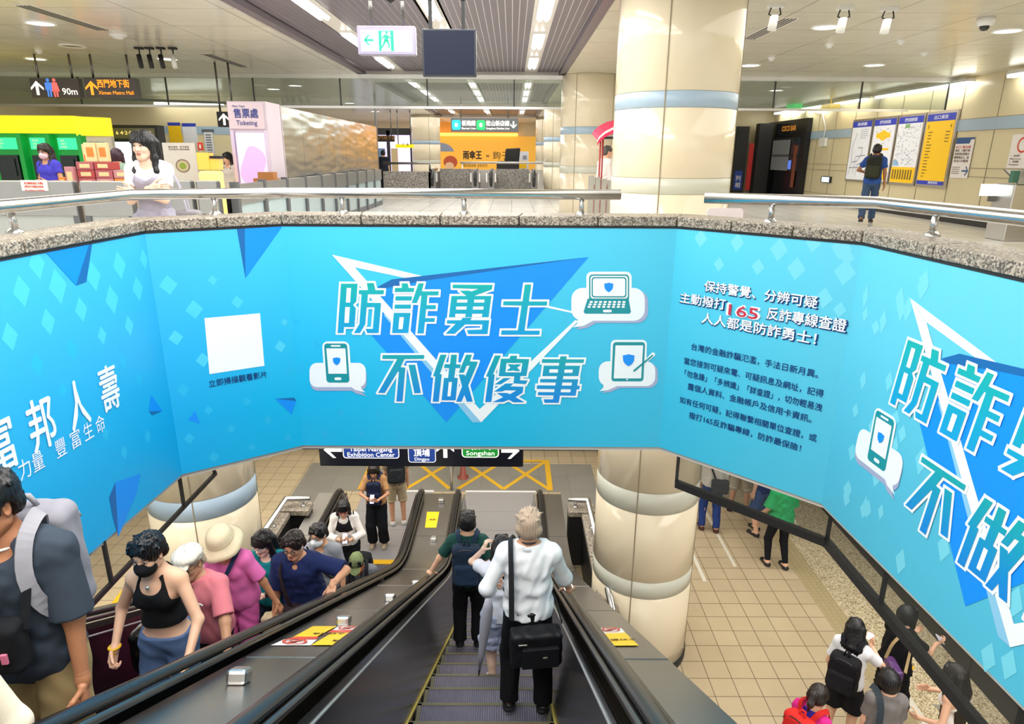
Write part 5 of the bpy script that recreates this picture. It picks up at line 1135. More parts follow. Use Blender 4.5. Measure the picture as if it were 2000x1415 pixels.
m.build('notice_sheet', [M_swht, mat('notice_blue', '#1f4f88', .4), M_sred, M_sink], nb)
n2 = thing('wall_notice', 'white wall notice with red prohibition ring at the right edge', 'notice', (9.98, 13.8, 1)); m = MB(); a = onX(1978, 268, 9.975); m.poly([(9.975, a.y, 1.22), (9.975, a.y - .8, 1.22), (9.975, a.y - .8, 1.86), (9.975, a.y, 1.86)], 0)
cyy, czz = a.y - .33, 1.66
for k in range(24):
    t0, t1 = 2 * PI * k / 24, 2 * PI * (k + 1) / 24; m.poly([(9.972, cyy + r_ * math.cos(t_), czz + r_ * math.sin(t_)) for r_, t_ in ((.15, t0), (.15, t1), (.115, t1), (.115, t0))], 1)
for i in range(4): glyphs(m, ('一、請勿奔跑', 'Please do not run', '二、請勿嬉戲', 'No playing here')[i], (9.971, a.y - .06, 1.44 - i * .055), (0, -1, 0), (0, 0, 1), .04, 'L', .01, 2)
m.build('notice_sheet', [M_swht, M_sred, M_sink], n2)
ws = MB(); ws.box((9.94, 21.55, .64), (9.985, 22.2, .83), 0); ws.box((9.93, 21.62, .66), (9.941, 22.12, .81), 1); tag(ws.build('wall_screen', [M_blackm, glow('small_screen', '#cfe6ff', 1.0)]), 'small lit screen low on the right wall beside the dark shop', 'screen')
jb = MB(); jb.box((9.9, 22.2, 1.75), (9.99, 22.6, 2.0)); jb.tube([(9.94, 22.4, 2.0), (9.93, 22.35, 2.3), (9.93, 22.7, 2.75), (9.94, 23.5, 2.85)], .02, 8); tag(jb.build('junction_box', M_white), 'cream junction box with black cable by the dark shop', 'junction box')
# dark bar shopfront let into the right wall
sh = thing('bar_shopfront', 'black bar shopfront with grey curtain and gold lettering on the right wall', 'shop', (9.9, 25.5, 0)); m = MB(); m.box((9.82, 23.5, 0), (9.99, 27.0, 2.66)); m.build('facade', mat('bar_black', '#15161b', .25), sh)
m = MB(); m.box((9.80, 23.9, .95), (9.82, 26.3, 2.05)); m.build('window_glass', mat('bar_glass', '#3a4148', .1), sh)
m = MB(); n_ = 60; A = [Vector((9.77 + .02 * math.sin(i * 1.15), 24.6 + 1.6 * i / n_, 2.0)) for i in range(n_ + 1)]; ribbon(m, A, [p - Vector((0, 0, 1.05)) for p in A]); m.build('curtain', mat('bar_curtain', '#84888c', .7), sh)
m = MB(); m.box((9.76, 23.9, 1.42), (9.79, 26.3, 1.50)); m.box((9.76, 23.9, 2.03), (9.79, 26.3, 2.07)); m.build('crossbar', M_blackm, sh)
m = MB(); glyphs(m, 'COCO BAR', (9.81, 25.0, 2.30), (0, -1, 0), (0, 0, 1), .24, 'C', .01, 0, 1.25); m.build('gold_lettering', glow('bar_gold', '#b8772a', .8), sh); m = MB(); m.box((9.75, 23.95, .4), (9.79, 24.15, 1.8)); m.build('orange_pipe', mat('bar_orange', '#8a4a34', .4), sh)
m = MB(); m.box((9.79, 24.4, 1.0), (9.80, 24.8, 1.3)); m.build('blue_sign', glow('bar_blue', '#5a78d8', .7), sh)
vs_ = thing('banner_stand', 'dark standing display with red edge at the far right end', 'display', (8.6, 26.5, 0)); m = MB(); m.box((8.45, 26.4, 0), (8.9, 26.6, 2.5)); m.box((9.2, 26.2, 0), (9.7, 26.6, 2.6)); m.build('dark_panels', M_blackm, vs_); m = MB(); m.box((8.95, 26.35, .2), (9.12, 26.4, 1.9)); m.build('red_edge', mat('stand_red', '#c22a2a', .4), vs_)
m = MB(); m.box((8.5, 26.38, .2), (8.8, 26.4, .9)); m.build('blue_panel', mat('stand_blue', '#1d3f9a', .4), vs_); m = MB(); glyphs(m, '列', (8.55, 26.37, .55), (1, 0, 0), (0, 0, 1), .2, 'L', .01, 0); glyphs(m, '相', (8.55, 26.37, .3), (1, 0, 0), (0, 0, 1), .2, 'L', .01, 0); m.build('panel_lettering', M_swht, vs_)
# ticket kiosk and bracketed screen at the right edge
tk = thing('fare_kiosk', 'stainless fare kiosk standing at the right edge behind the rail', 'kiosk', (9.1, 12.2, 0)); m = MB(); m.box((8.7, 11.9, 0), (9.5, 12.4, .98)); m.build('cabinet', M_steel, tk, bevel=.02); m = MB(); m.prism([(8.75, 11.88, .98), (9.45, 11.88, .98), (9.45, 12.3, 1.22), (8.75, 12.3, 1.22)], (0, .05, 0)); m.build('sloped_top', M_dsteel, tk)
m = MB(); m.box((8.68, 11.95, 1.0), (8.78, 12.05, 1.2)); m.build('card_reader', mat('reader_green', '#3a6a58', .4), tk); m = MB(); m.cyl((9.05, 12.2, 1.2), (9.1, 12.2, 1.5), .012, n=8); m.build('antenna', M_steel, tk)
fsn = thing('bracket_screen', 'bright white screen on a bracket left of the fare kiosk', 'screen', (8.6, 12.6, 0)); a, b = onY(1921, 360, 12.3), onY(1958, 383, 12.3); m = MB(); m.box((a.x, 12.3, b.z), (b.x, 12.36, a.z)); m.build('screen', glow('bracket_white', '#eaf6f2', 1.4), fsn); m = MB(); m.box(((a.x + b.x) / 2, 12.32, b.z - .1), (b.x + .15, 12.4, b.z)); m.box((b.x, 12.34, 0), (b.x + .06, 12.4, b.z)); m.build('bracket', M_dsteel, fsn)
# tubes along the top of the right wall
for i, (ya, yb) in enumerate(((8.5, 11.5), (12.0, 14.2), (15.4, 19.2), (19.8, 21.6), (22.2, 24.0), (24.6, 26.4))):
    t = thing('wall_tube_light', f'{["overhead", "upper right corner", "long one over the maps", "first beyond the maps", "second beyond the maps", "farthest"][i]} fluorescent tube along the right wall top', 'tube light', (9.8, (ya + yb) / 2, 2.95), 0, 'tubes along the right wall'); m = MB(); m.box((9.72, ya, 2.98), (9.92, yb, 3.04)); m.build('housing', M_white, t)
    for dx in (0, .09): m = MB(); m.cyl((9.77 + dx, ya, 2.95), (9.77 + dx, yb, 2.95), .028, n=8); m.build('tube', M_tube, t)
for k, (px, col, lab) in enumerate(((1560, '#24d06a', 'green'), (1632, '#e8c020', 'yellow'))):
    p = onX(px, 208, 9.6); m = MB(); m.box((9.3, p.y - .3, p.z - .06), (9.6, p.y + .3, p.z + .06)); m.cyl((9.45, p.y, p.z), (9.45, p.y, 3.1), .015); tag(m.build('lit_ceiling_sign', glow('lit' + col, col, .9)), f'small lit {col and lab} sign high near the right wall', 'sign')
b1 = thing('wall_tube_light', 'fluorescent tube high on the far left wall', 'tube light', (-9.9, 21.7, 2.7)); m = MB(); m.tube([(-10.9, 21.7, 2.86), (-8.6, 21.2, 2.78)], .04, 8); m.build('tube', M_tube, b1); m = MB(); m.tube([(-12.5, 21.75, 3.0), (-7.6, 21.0, 2.82)], .035, 8); m.build('track', M_blackm, b1)
# ------------------------------------------------------------------ people: one continuous skin surface each, clothes as separate pieces
class Field:
    """a signed-distance grid: blend rounded shapes, cut with planes, then skin it (surface nets)"""
    def __init__(s, lo, hi, h):
        s.h = h; s.lo = np.array(lo, float) - 3 * h
        n = np.ceil((np.array(hi, float) + 3 * h - s.lo) / h).astype(int) + 1
        s.ax = [(s.lo[i] + h * np.arange(n[i])).astype(np.float32) for i in range(3)]
        s.F = np.full(n, 1.0, np.float32)
    def region(s, lo, hi):
        sl = []
        for i in range(3):
            a = int(max(0, math.floor((lo[i] - s.lo[i]) / s.h))); b = int(min(len(s.ax[i]), math.ceil((hi[i] - s.lo[i]) / s.h) + 1))
            if b <= a: return None
            sl.append(slice(a, b))
        return tuple(sl)
    def grid(s, sl): return s.ax[0][sl[0]][:, None, None], s.ax[1][sl[1]][None, :, None], s.ax[2][sl[2]][None, None, :]
    def put(s, sl, d, k, sub=False):
        f = s.F[sl]
        if sub:
            if k <= 0: s.F[sl] = np.maximum(f, -d)
            else:
                hh = np.clip(.5 - .5 * (f + d) / k, 0, 1); s.F[sl] = f * (1 - hh) + (-d) * hh + k * hh * (1 - hh)
        elif k <= 0: s.F[sl] = np.minimum(f, d)
        else:
            hh = np.maximum(k - np.abs(f - d), 0) / k; s.F[sl] = np.minimum(f, d) - hh * hh * k * .25
    def cap(s, a, b, ra, rb=None, k=.02, sub=False, cuts=()):
        rb = ra if rb is None else rb; a, b = np.array(a, float), np.array(b, float); R = max(ra, rb) + k + 3 * s.h
        sl = s.region(np.minimum(a, b) - R, np.maximum(a, b) + R)
        if sl is None: return s
        X, Y, Z = s.grid(sl); ba = b - a; L = max(1e-9, ba.dot(ba))
        t = np.clip(((X - a[0]) * ba[0] + (Y - a[1]) * ba[1] + (Z - a[2]) * ba[2]) / L, 0, 1)
        d = np.sqrt((X - a[0] - t * ba[0]) ** 2 + (Y - a[1] - t * ba[1]) ** 2 + (Z - a[2] - t * ba[2]) ** 2) - (ra + (rb - ra) * t)
        for p, n in cuts: d = np.maximum(d, (X - p[0]) * n[0] + (Y - p[1]) * n[1] + (Z - p[2]) * n[2])
        s.put(sl, d.astype(np.float32), k, sub); return s
    def ell(s, c, r, M=None, k=.02, sub=False, cuts=()):
        c = np.array(c, float); r = np.array(r, float); R = r.max() + k + 3 * s.h
        sl = s.region(c - R, c + R)
        if sl is None: return s
        X, Y, Z = s.grid(sl); P = [X - c[0], Y - c[1], Z - c[2]]
        if M is not None: P = [P[0] * M[0][i] + P[1] * M[1][i] + P[2] * M[2][i] for i in range(3)]
        k0 = np.sqrt((P[0] / r[0]) ** 2 + (P[1] / r[1]) ** 2 + (P[2] / r[2]) ** 2); k1 = np.sqrt((P[0] / r[0] ** 2) ** 2 + (P[1] / r[1] ** 2) ** 2 + (P[2] / r[2] ** 2) ** 2) + 1e-6
        d = k0 * (k0 - 1) / k1
        for p, n in cuts: d = np.maximum(d, (X - p[0]) * n[0] + (Y - p[1]) * n[1] + (Z - p[2]) * n[2])
        s.put(sl, d.astype(np.float32), k, sub); return s
    def rbox(s, c, hf, r, M=None, k=.01, sub=False):
        c = np.array(c, float); R = np.linalg.norm(hf) + r + k + 3 * s.h; sl = s.region(c - R, c + R)
        if sl is None: return s
        X, Y, Z = s.grid(sl); P = [X - c[0], Y - c[1], Z - c[2]]
        if M is not None: P = [P[0] * M[0][i] + P[1] * M[1][i] + P[2] * M[2][i] for i in range(3)]
        q = [np.abs(P[i]) - (hf[i] - r) for i in range(3)]
        d = np.sqrt(sum(np.maximum(x, 0) ** 2 for x in q)) + np.minimum(np.maximum(np.maximum(q[0], q[1]), q[2]), 0) - r
        s.put(sl, (d + np.zeros((X.shape[0], Y.shape[1], Z.shape[2]))).astype(np.float32), k, sub); return s
    def cut(s, p, n):
        X, Y, Z = s.grid((slice(None),) * 3); s.F = np.maximum(s.F, ((X - p[0]) * n[0] + (Y - p[1]) * n[1] + (Z - p[2]) * n[2]).astype(np.float32)); return s
    def folds(s, amp, seed=0, wl=.09):
        r = np.random.RandomState(seed); X, Y, Z = s.grid((slice(None),) * 3); f = 0
        for i in range(4):
            d = r.normal(size=3); d[2] *= .6; d /= np.linalg.norm(d); w = 2 * PI / (wl * r.uniform(.7, 1.6)); f = f + np.sin((X * d[0] + Y * d[1] + Z * d[2]) * w + r.uniform(0, 6) + 1.2 * np.sin((X + Y * .7 - Z) * w * .37 + i))
        s.F = s.F + (amp * .35) * f.astype(np.float32); return s
    def mesh(s):
        F = s.F; S_ = F < 0; n = np.array(F.shape)
        c = np.zeros(n - 1, np.int8)
        for i in (0, 1):
            for j in (0, 1):
                for k in (0, 1): c += S_[i:n[0] - 1 + i, j:n[1] - 1 + j, k:n[2] - 1 + k]
        act = (c > 0) & (c < 8); idx = np.argwhere(act)
        if len(idx) == 0: return np.zeros((0, 3)), np.zeros((0, 4), int)
        vid = np.full(n - 1, -1, np.int64); vid[act] = np.arange(len(idx))
        acc = np.zeros((len(idx), 3)); cnt = np.zeros(len(idx))
        I, J, K = idx.T
        for ax in range(3):
            o = [q for q in range(3) if q != ax]
            for u in (0, 1):
                for v in (0, 1):
                    off = [0, 0, 0]; off[o[0]] = u; off[o[1]] = v
                    a = F[I + off[0], J + off[1], K + off[2]]; off2 = list(off); off2[ax] = 1
                    b = F[I + off2[0], J + off2[1], K + off2[2]]
                    m = (a < 0) != (b < 0); t = np.where(m, a / (a - b + 1e-12), 0)
                    p = np.tile(np.array(off, float), (len(idx), 1)); p[:, ax] = t
                    acc[m] += p[m]; cnt[m] += 1
        V = (idx + acc / np.maximum(cnt, 1)[:, None]) * s.h + s.lo
        Q = []
        for ax in range(3):
            o1, o2 = (ax + 1) % 3, (ax + 2) % 3
            sa = [slice(None)] * 3; sb = [slice(None)] * 3; sa[ax] = slice(0, -1); sb[ax] = slice(1, None)
            A, B = S_[tuple(sa)], S_[tuple(sb)]
            e = np.argwhere(A != B); 
            ok = (e[:, o1] > 0) & (e[:, o2] > 0) & (e[:, o1] < n[o1] - 1) & (e[:, o2] < n[o2] - 1); e = e[ok]
            ins = A[tuple(e.T)]
            def cell(d1, d2): q = e.copy(); q[:, o1] -= d1; q[:, o2] -= d2; return vid[tuple(q.T)]
            q = np.stack([cell(1, 1), cell(0, 1), cell(0, 0), cell(1, 0)], 1)
            q[~ins] = q[~ins][:, ::-1]; Q.append(q)
        return V, np.concatenate(Q)

class Soup:
    def __init__(s): s.V = []; s.Q = []; s.n = 0; s.mi = []
    def add(s, V, Q, mi=0): s.V.append(V); s.Q.append(Q + s.n); s.n += len(V); s.mi.append(np.full(len(Q), mi) if np.isscalar(mi) else mi); return s
    def build(s, name, mats, parent):
        V = np.concatenate(s.V); Q = np.concatenate(s.Q); mi = np.concatenate(s.mi); me = bpy.data.meshes.new(name)
        me.vertices.add(len(V)); me.vertices.foreach_set('co', V.astype(np.float32).ravel())
        me.loops.add(len(Q) * 4); me.loops.foreach_set('vertex_index', Q.astype(np.int32).ravel())
        me.polygons.add(len(Q)); me.polygons.foreach_set('loop_start', np.arange(0, len(Q) * 4, 4, dtype=np.int32)); me.polygons.foreach_set('loop_total', np.full(len(Q), 4, np.int32))
        me.polygons.foreach_set('use_smooth', np.ones(len(Q), bool)); me.polygons.foreach_set('material_index', mi.astype(np.int32))
        me.update(calc_edges=True)
        for m in (mats if isinstance(mats, (list, tuple)) else [mats]): me.materials.append(m)
        o = bpy.data.objects.new(name, me); COL.objects.link(o); o.parent = parent; return o
def skin_mat(name, c): 
    m = mat('skin_' + name, c, .5, var=.05, nscale=20); setin(m, Subsurface_Weight=.08); m.node_tree.nodes['Principled BSDF'].inputs['Subsurface Radius'].default_value = (.02, .008, .004); return m
SK = {'light': skin_mat('light', '#e3b394'), 'mid': skin_mat('mid', '#cf9a78'), 'tan': skin_mat('tan', '#b97f5c'), 'pale': skin_mat('pale', '#efcbb4')}
def cloth(c, name=None, rough=.85): return mat('cloth_' + (name or str(c).lstrip('#')), c, rough, var=.10, nscale=14, bump=.12, bscale=220, spec=.25)
H_black = mat('hair_black', '#0d0c10', .38, var=.3, nscale=60, stretch=(8, 8, 1)); H_brown = mat('hair_brown', '#1f1512', .4, var=.3, nscale=60, stretch=(8, 8, 1)); H_grey = mat('hair_ashblond', '#b09b86', .55, var=.25, nscale=60, stretch=(8, 8, 1)); H_plum = mat('hair_plum', '#3a2233', .4, var=.2, nscale=50)
M_eye = mat('eye_dark', '#15100e', .2); M_eyew = mat('eye_white', '#e8e2dc', .3); M_brow = mat('brow', '#2a1d18', .7); M_lip = mat('lip', '#bd7d72', .5); M_lens = glass('spectacle_lens', '#c8ccd0', .03, .12); M_mblk = cloth('#16161a', 'mask_black'); M_mwht = cloth('#e9ecf2', 'mask_white')

def v3(*a): return np.array(a, float)
def unit(v): return v / max(1e-9, np.linalg.norm(v))
def ik(a, c, l1, l2, hint):
    d = c - a; L = np.linalg.norm(d); L = min(L, (l1 + l2) * .999); u = unit(d); c = a + u * L
    x = (l1 * l1 - l2 * l2 + L * L) / (2 * L); y = math.sqrt(max(0, l1 * l1 - x * x)); h = hint - hint.dot(u) * u
    return a + u * x + unit(h) * y, c
def rot(ax, a):
    c, s = math.cos(a), math.sin(a)
    return np.array({'x': [[1, 0, 0], [0, c, -s], [0, s, c]], 'y': [[c, 0, s], [0, 1, 0], [-s, 0, c]], 'z': [[c, -s, 0], [s, c, 0], [0, 0, 1]]}[ax])

class Person:
    """local frame: faces +Y, right hand towards +X, soles at z = 0"""
    def __init__(s, label, loc, face, h=1.65, sex='m', bulk=1.0, lean=0.0, side=0.0, drop=0.0, head=(0, 0, 0), arms=None, feet=None, skin='light', lod=1, eyes=True, group=None, legs_bare=True):
        s.k = k = h / 1.70; s.lod = lod; s.sex = sex; s.bulk = b = bulk; s.face = eyes; s.skin = SK[skin]
        s.root = thing('person', label, 'person', loc, face, group)
        s.hv = {0: .0042, 1: .006, 2: .009, 3: .014}[lod]; s.bv = {0: .009, 1: .012, 2: .016, 3: .022}[lod]
        fem = sex == 'f'; s.sw = (.146 if fem else .168) * k; s.hw = .088 * k
        P = v3(0, 0, .93 * k - drop); s.A = ax = rot('y', side) @ rot('x', -lean) @ v3(0, 0, 1); s.X = rot('y', side) @ v3(1, 0, 0); s.Yt = np.cross(s.A, s.X)
        s.P = P; s.C = P + ax * .30 * k; s.N = P + ax * .505 * k; s.S = {q: s.N - ax * .055 * k + s.X * (s.sw * sg) for q, sg in (('R', 1), ('L', -1))}
        yaw, pitch, roll = head; s.HM = rot('z', -yaw) @ rot('x', -pitch) @ rot('y', roll) @ (rot('x', -lean * .45))
        s.Hd = s.N + unit(ax * .75 + v3(0, 0, .25)) * .052 * k + s.HM @ v3(0, .018, .10) * k
        arms = arms or {}; s.el, s.wr, s.hand = {}, {}, {}
        for q, sg in (('R', 1), ('L', -1)):
            a = arms.get(q, {}); tgt = a.get('to'); tgt = v3(*tgt) if tgt is not None else s.S[q] + v3(sg * .045 * k, .05 * k, -.53 * k)
            hint = v3(*a.get('hint', (sg * .3, -1, -.1))); s.el[q], s.wr[q] = ik(s.S[q], tgt, .285 * k, .245 * k, hint)
            d = unit(s.wr[q] - s.el[q]); hd = unit(v3(*a['dir'])) if 'dir' in a else d; s.hand[q] = (hd, v3(*a.get('palm', (-sg, .2, 0))), a.get('curl', .35))
        feet = feet or {}; s.kn, s.an, s.ft = {}, {}, {}
        for q, sg in (('R', 1), ('L', -1)):
            f = feet.get(q, (sg * .105 * k, 0, 0)); f = v3(*f); hip = P + s.X * (s.hw * sg * .95) - v3(0, 0, .04 * k); s.ft[q] = f; s.__dict__.setdefault('hip', {})[q] = hip
            s.kn[q], s.an[q] = ik(hip, f + v3(0, -.015 * k, .085 * k), .425 * k, .405 * k, v3(sg * .12, 1, 0))
        s.allp = np.array([s.P, s.N, s.Hd, *s.S.values(), *s.el.values(), *s.wr.values(), *s.kn.values(), *s.an.values(), *s.ft.values()])
    def field(s, h, pad=.16, pts=None): p = s.allp if pts is None else np.array(pts); return Field(p.min(0) - pad, p.max(0) + pad, h)
    # shapes shared by body and clothes; o inflates
    def torso(s, f, o=0.0, kk=.05, hips=True):
        k, b, X, A, Y = s.k, s.bulk, s.X, s.A, s.Yt; fem = s.sex == 'f'; w = lambda a, t: f.cap(a - X * t, a + X * t, 0, 0)
        f.cap(s.S['L'] + X * .035 * k, s.S['R'] - X * .035 * k, .052 * k + o, k=kk)
        f.cap(s.C + A * .08 * k - X * (.052 if fem else .06) * k, s.C + A * .08 * k + X * (.052 if fem else .06) * k, (.090 if fem else .102) * k * b + o, k=kk)
        f.cap(s.P + A * .15 * k - X * .045 * k, s.P + A * .15 * k + X * .045 * k, (.076 if fem else .092) * k * b + o, k=kk)
        f.cap(s.P + A * .12 * k, s.C + A * .1 * k, .084 * k * b + o, k=kk)
        if hips: f.cap(s.P - X * .058 * k, s.P + X * .058 * k, (.102 if fem else .098) * k * b + o, k=kk); f.ell(s.P - Y * .045 * k - A * .03 * k, (.112 * k + o, .09 * k + o, .10 * k + o), k=kk)
        if fem:
            for sg in (-1, 1): f.ell(s.C + A * .055 * k + Y * .078 * k + X * (.062 * sg * k), (.05 * k + o, .045 * k + o, .052 * k + o), k=.03)
        else: f.ell(s.C + A * .06 * k + Y * .05 * k, (.115 * k + o, .06 * k + o, .09 * k + o), k=.04)
        for q in 'LR': f.cap(s.S[q], s.N + A * .02 * k, .046 * k + o, .05 * k + o, k=.04)
        return f
    def arm(s, f, q, o=0.0, upto=2.0, k=.02, flare=0.0, cut=True):
        sc = s.k * (1.0 if s.sex == 'm' else .88) * (s.bulk * .5 + .5); S, E, W = s.S[q], s.el[q], s.wr[q]
        if upto >= 1.0:
            f.cap(S, E, .047 * sc + o, .038 * sc + o, k=k)
            t = min(1.0, upto - 1.0); e = E + (W - E) * t
            if t > 0.02: f.cap(E, e, .038 * sc + o, (.037 - .012 * t) * sc + o + flare, k=k, cuts=[(e, unit(W - E))] if cut and o else ())
        else:
            e = S + (E - S) * upto; f.cap(S, e + unit(E - S) * .03, .050 * sc + o, .045 * sc + o + flare, k=k, cuts=[(e, unit(E - S))])
    def leg(s, f, q, o=0.0, upto=2.0, k=.03, flare=0.0, cut=False):
        sc = s.k * (s.bulk * .6 + .4); Hh, Kn, An = s.hip[q], s.kn[q], s.an[q]
        t = min(1.0, upto)
        e = Hh + (Kn - Hh) * t; f.cap(Hh, e, .084 * sc + o, (.084 - .028 * t) * sc + o + (flare if upto <= 1 else flare * .4), k=k, cuts=[(e, unit(Kn - Hh))] if cut and upto <= 1 else ())
        if upto > 1:
            t = min(1.0, upto - 1); e = Kn + (An - Kn) * t
            f.cap(Kn, e, .056 * sc + o + flare * .4, (.056 - .019 * t) * sc + o + flare, k=k, cuts=[(e, unit(An - Kn))] if cut else ())
            if not cut or o < .012: f.cap(Kn + (An - Kn) * .15 - s_back(Kn, An) * .018 * sc, Kn + (An - Kn) * .5 - s_back(Kn, An) * .012 * sc, .042 * sc + o, .034 * sc + o, k=k)
    def hd(s, *p): return s.Hd + s.HM @ (v3(*p) * s.k)
    def body(s):
        k = s.k; sp = Soup(); f = s.field(s.bv); s.torso(f)
        f.cap(s.N - s.A * .03 * k, s.hd(0, -.025, -.05), .058 * k, .050 * k, k=.03)
        for q in 'LR':
            s.arm(f, q); s.leg(f, q)
            f.cap(s.an[q], s.ft[q] + v3(0, .12 * k, .03 * k), .036 * k, .03 * k, k=.02); f.cap(s.wr[q], s.wr[q] + s.hand[q][0] * .02 * k, .024 * k, k=.02)
            if s.lod == 3: f.cap(s.wr[q] + s.hand[q][0] * .02 * k, s.wr[q] + s.hand[q][0] * .13 * k, .03 * k, .024 * k, k=.01)
        sp.add(*f.mesh())
        # head
        g = Field(s.Hd - .19 * k, s.Hd + .17 * k, s.hv); M = s.HM; h = s.hd; R = lambda *r: tuple(x * k for x in r)
        g.ell(h(0, -.012, .032), R(.075, .094, .085), M, .02); g.ell(h(0, .022, -.03), R(.059, .064, .086), M, .03); g.cap(h(-.012, .064, -.094), h(.012, .064, -.094), .021 * k, k=.03)
        for sg in (-1, 1): g.cap(h(.052 * sg, .0, -.055), h(.018 * sg, .055, -.09), .022 * k, .018 * k, k=.03); g.ell(h(.034 * sg, .062, -.026), R(.024, .022, .022), M, .025)
        g.cap(h(-.036, .076, .028), h(.036, .076, .028), .011 * k, k=.02)
        for sg in (-1, 1): g.ell(h(.031 * sg, .098, .007), R(.019, .014, .012), M, .014, sub=True)
        g.cap(h(0, .082, .012), h(0, .103, -.026), .008 * k, .0125 * k, k=.014)
        for sg in (-1, 1): g.ell(h(.012 * sg, .092, -.029), R(.010, .011, .008), M, .008)
        g.ell(h(0, .084, -.058), R(.020, .010, .006), M, .008); g.ell(h(0, .083, -.069), R(.017, .010, .007), M, .008); g.ell(h(0, .096, -.0635), R(.022, .006, .002), M, .004, sub=True)
        for sg in (-1, 1): g.ell(h(.074 * sg, -.008, -.004), R(.010, .020, .031), M @ rot('z', -.35 * sg), .008); g.ell(h(.082 * sg, .0, .0), R(.006, .011, .018), M @ rot('z', -.35 * sg), .006, sub=True)
        g.cap(s.N - s.A * .0 * k, h(0, -.022, -.06), .057 * k, .051 * k, k=.03)
        V, Q = g.mesh(); c = V[Q].mean(1); loc = (c - s.Hd) @ M / k
        mi = np.zeros(len(Q), int); mi[(np.abs(loc[:, 0]) < .021) & (loc[:, 2] < -.052) & (loc[:, 2] > -.076) & (loc[:, 1] > .080)] = 1
        sp.add(V, Q, mi)
        if s.lod < 3:
            for q in 'LR': sp.add(*s.hand_mesh(q))
        s.bodyo = sp.build('body', [s.skin, M_lip], s.root)
        if s.face and s.lod < 3:
            for sg in (-1, 1):
                m = MB(); m.sphere((0, 0, 0), (.0125 * k, .0075 * k, .0062 * k), 12, 8, 1); m.sphere((.0, .0038 * k, 0), (.0062 * k, .0052 * k, .0060 * k), 10, 7, 0); m.tube([(-.0145 * k, .004 * k, -.001 * k), (-.006 * k, .0085 * k, .0052 * k), (.006 * k, .0085 * k, .0054 * k), (.0145 * k, .004 * k, .0005 * k)], .0018 * k, 6)
                s.local(m, h(.031 * sg, .0795, .006), 'eye', [M_eye, M_eyew])
                m = MB(); m.tube([(-.019 * k, .0 * k, -.002 * k), (-.004 * k, .006 * k, .003 * k), (.012 * k, .005 * k, .003 * k), (.020 * k, -.004 * k, -.002 * k)], .0032 * k, 6, rad=[.0015 * k, .0034 * k, .0034 * k, .001 * k]); s.local(m, h(.033 * sg, .081, .030), 'eyebrow', M_brow)
        return s
    def local(s, m, at, name, mats):
        m.v = [tuple(at + s.HM @ v3(*p)) for p in m.v]; o = m.build(name, mats); o.parent = s.root; return o
    def hand_mesh(s, q):
        k = s.k * (1.0 if s.sex == 'm' else .92); d, n, curl = s.hand[q]; n = unit(n - n.dot(d) * d); t = np.cross(d, n) * (1 if q == 'R' else -1); w = s.wr[q]
        M = np.array([t, d, n]).T; g = Field(w - .2 * k, w + .2 * k, s.hv * .8)
        g.cap(w - d * .03 * k, w + d * .01 * k, .026 * k, .024 * k, k=.012); g.rbox(w + d * .052 * k, (.040 * k, .046 * k, .014 * k), .013 * k, M, .015)
        # t points to the thumb side; fingers curl towards the palm normal n
        for i, (u, L) in enumerate(((.029, .074), (.010, .082), (-.010, .077), (-.028, .060))):
            p = w + d * (.094 - .004 * abs(i - 1)) * k + t * u * k; a = curl * (.5 + .12 * i); r = .0086 * k
            for j, fr in enumerate((.45, .32, .23)):
                dd = d * math.cos(a) + n * math.sin(a) + t * (.10 * (1.2 - i)) * (1 - min(1, curl)); p2 = p + unit(dd) * L * fr * k; g.cap(p, p2, r, r * .92, k=.004); p = p2; r *= .92; a += curl * (.9 + .1 * i)
        p = w + d * .03 * k + t * .034 * k + n * .004 * k
        for j, (fr, aa) in enumerate(((.042, .75), (.034, .45), (.027, .2))):
            dd = t * math.sin(aa) + d * math.cos(aa) + n * (.25 + .5 * curl); p2 = p + unit(dd) * fr * k; g.cap(p, p2, (.0115 - .001 * j) * k, (.0105 - .001 * j) * k, k=.006); p = p2
        return g.mesh()
    # ------------------------------------------------ clothing
    def top(s, m, sleeve=.6, hem=-.02, neck=.06, loose=.018, name='shirt', collar=None, straps=False, fold=.006, flare=.012, vneck=0, trim=None, waist=False):
        """hem: height of the lower edge above the pelvis along the spine (metres for a 1.70 m figure)"""
        loose = .006 + loose * .55; k = s.k; f = s.field(s.bv * .85); s.torso(f, loose)
        if loose > .0135 and not waist: f.cap(s.C - s.A * .02 * k - s.X * .055 * k, s.C - s.A * .02 * k + s.X * .055 * k, (.090 if s.sex == 'm' else .084) * k * s.bulk + loose, k=.06); f.cap(s.P + s.A * .02 * k - s.X * .055 * k, s.P + s.A * .02 * k + s.X * .055 * k, .10 * k * s.bulk + loose, k=.06); f.cap(s.P + s.A * .1 * k - s.X * .052 * k, s.P + s.A * .2 * k - s.X * .052 * k, .092 * k * s.bulk + loose, k=.06); f.cap(s.P + s.A * .1 * k + s.X * .052 * k, s.P + s.A * .2 * k + s.X * .052 * k, .092 * k * s.bulk + loose, k=.06)
        if fold: f.folds(fold, int(abs(s.root.location.x) * 100) % 97)
        f.cut(s.P + s.A * hem * k, -s.A)
        if sleeve > 0:
            for q in 'LR': s.arm(f, q, loose * .8, sleeve, k=.03, flare=flare)
        elif straps:
            for sg, q in ((1, 'R'), (-1, 'L')): f.cut(s.S[q] - s.X * (sg * .055 * k), unit(s.X * sg * .9 + s.A * .25))
        top_ = s.N + s.A * .035 * k; f.cut(top_, s.A)
        f.cap(s.N - s.A * .02 * k + s.Yt * .01 * k, s.N + s.A * .2 * k + s.Yt * .05 * k, (neck + .002) * k, k=.004, sub=True)
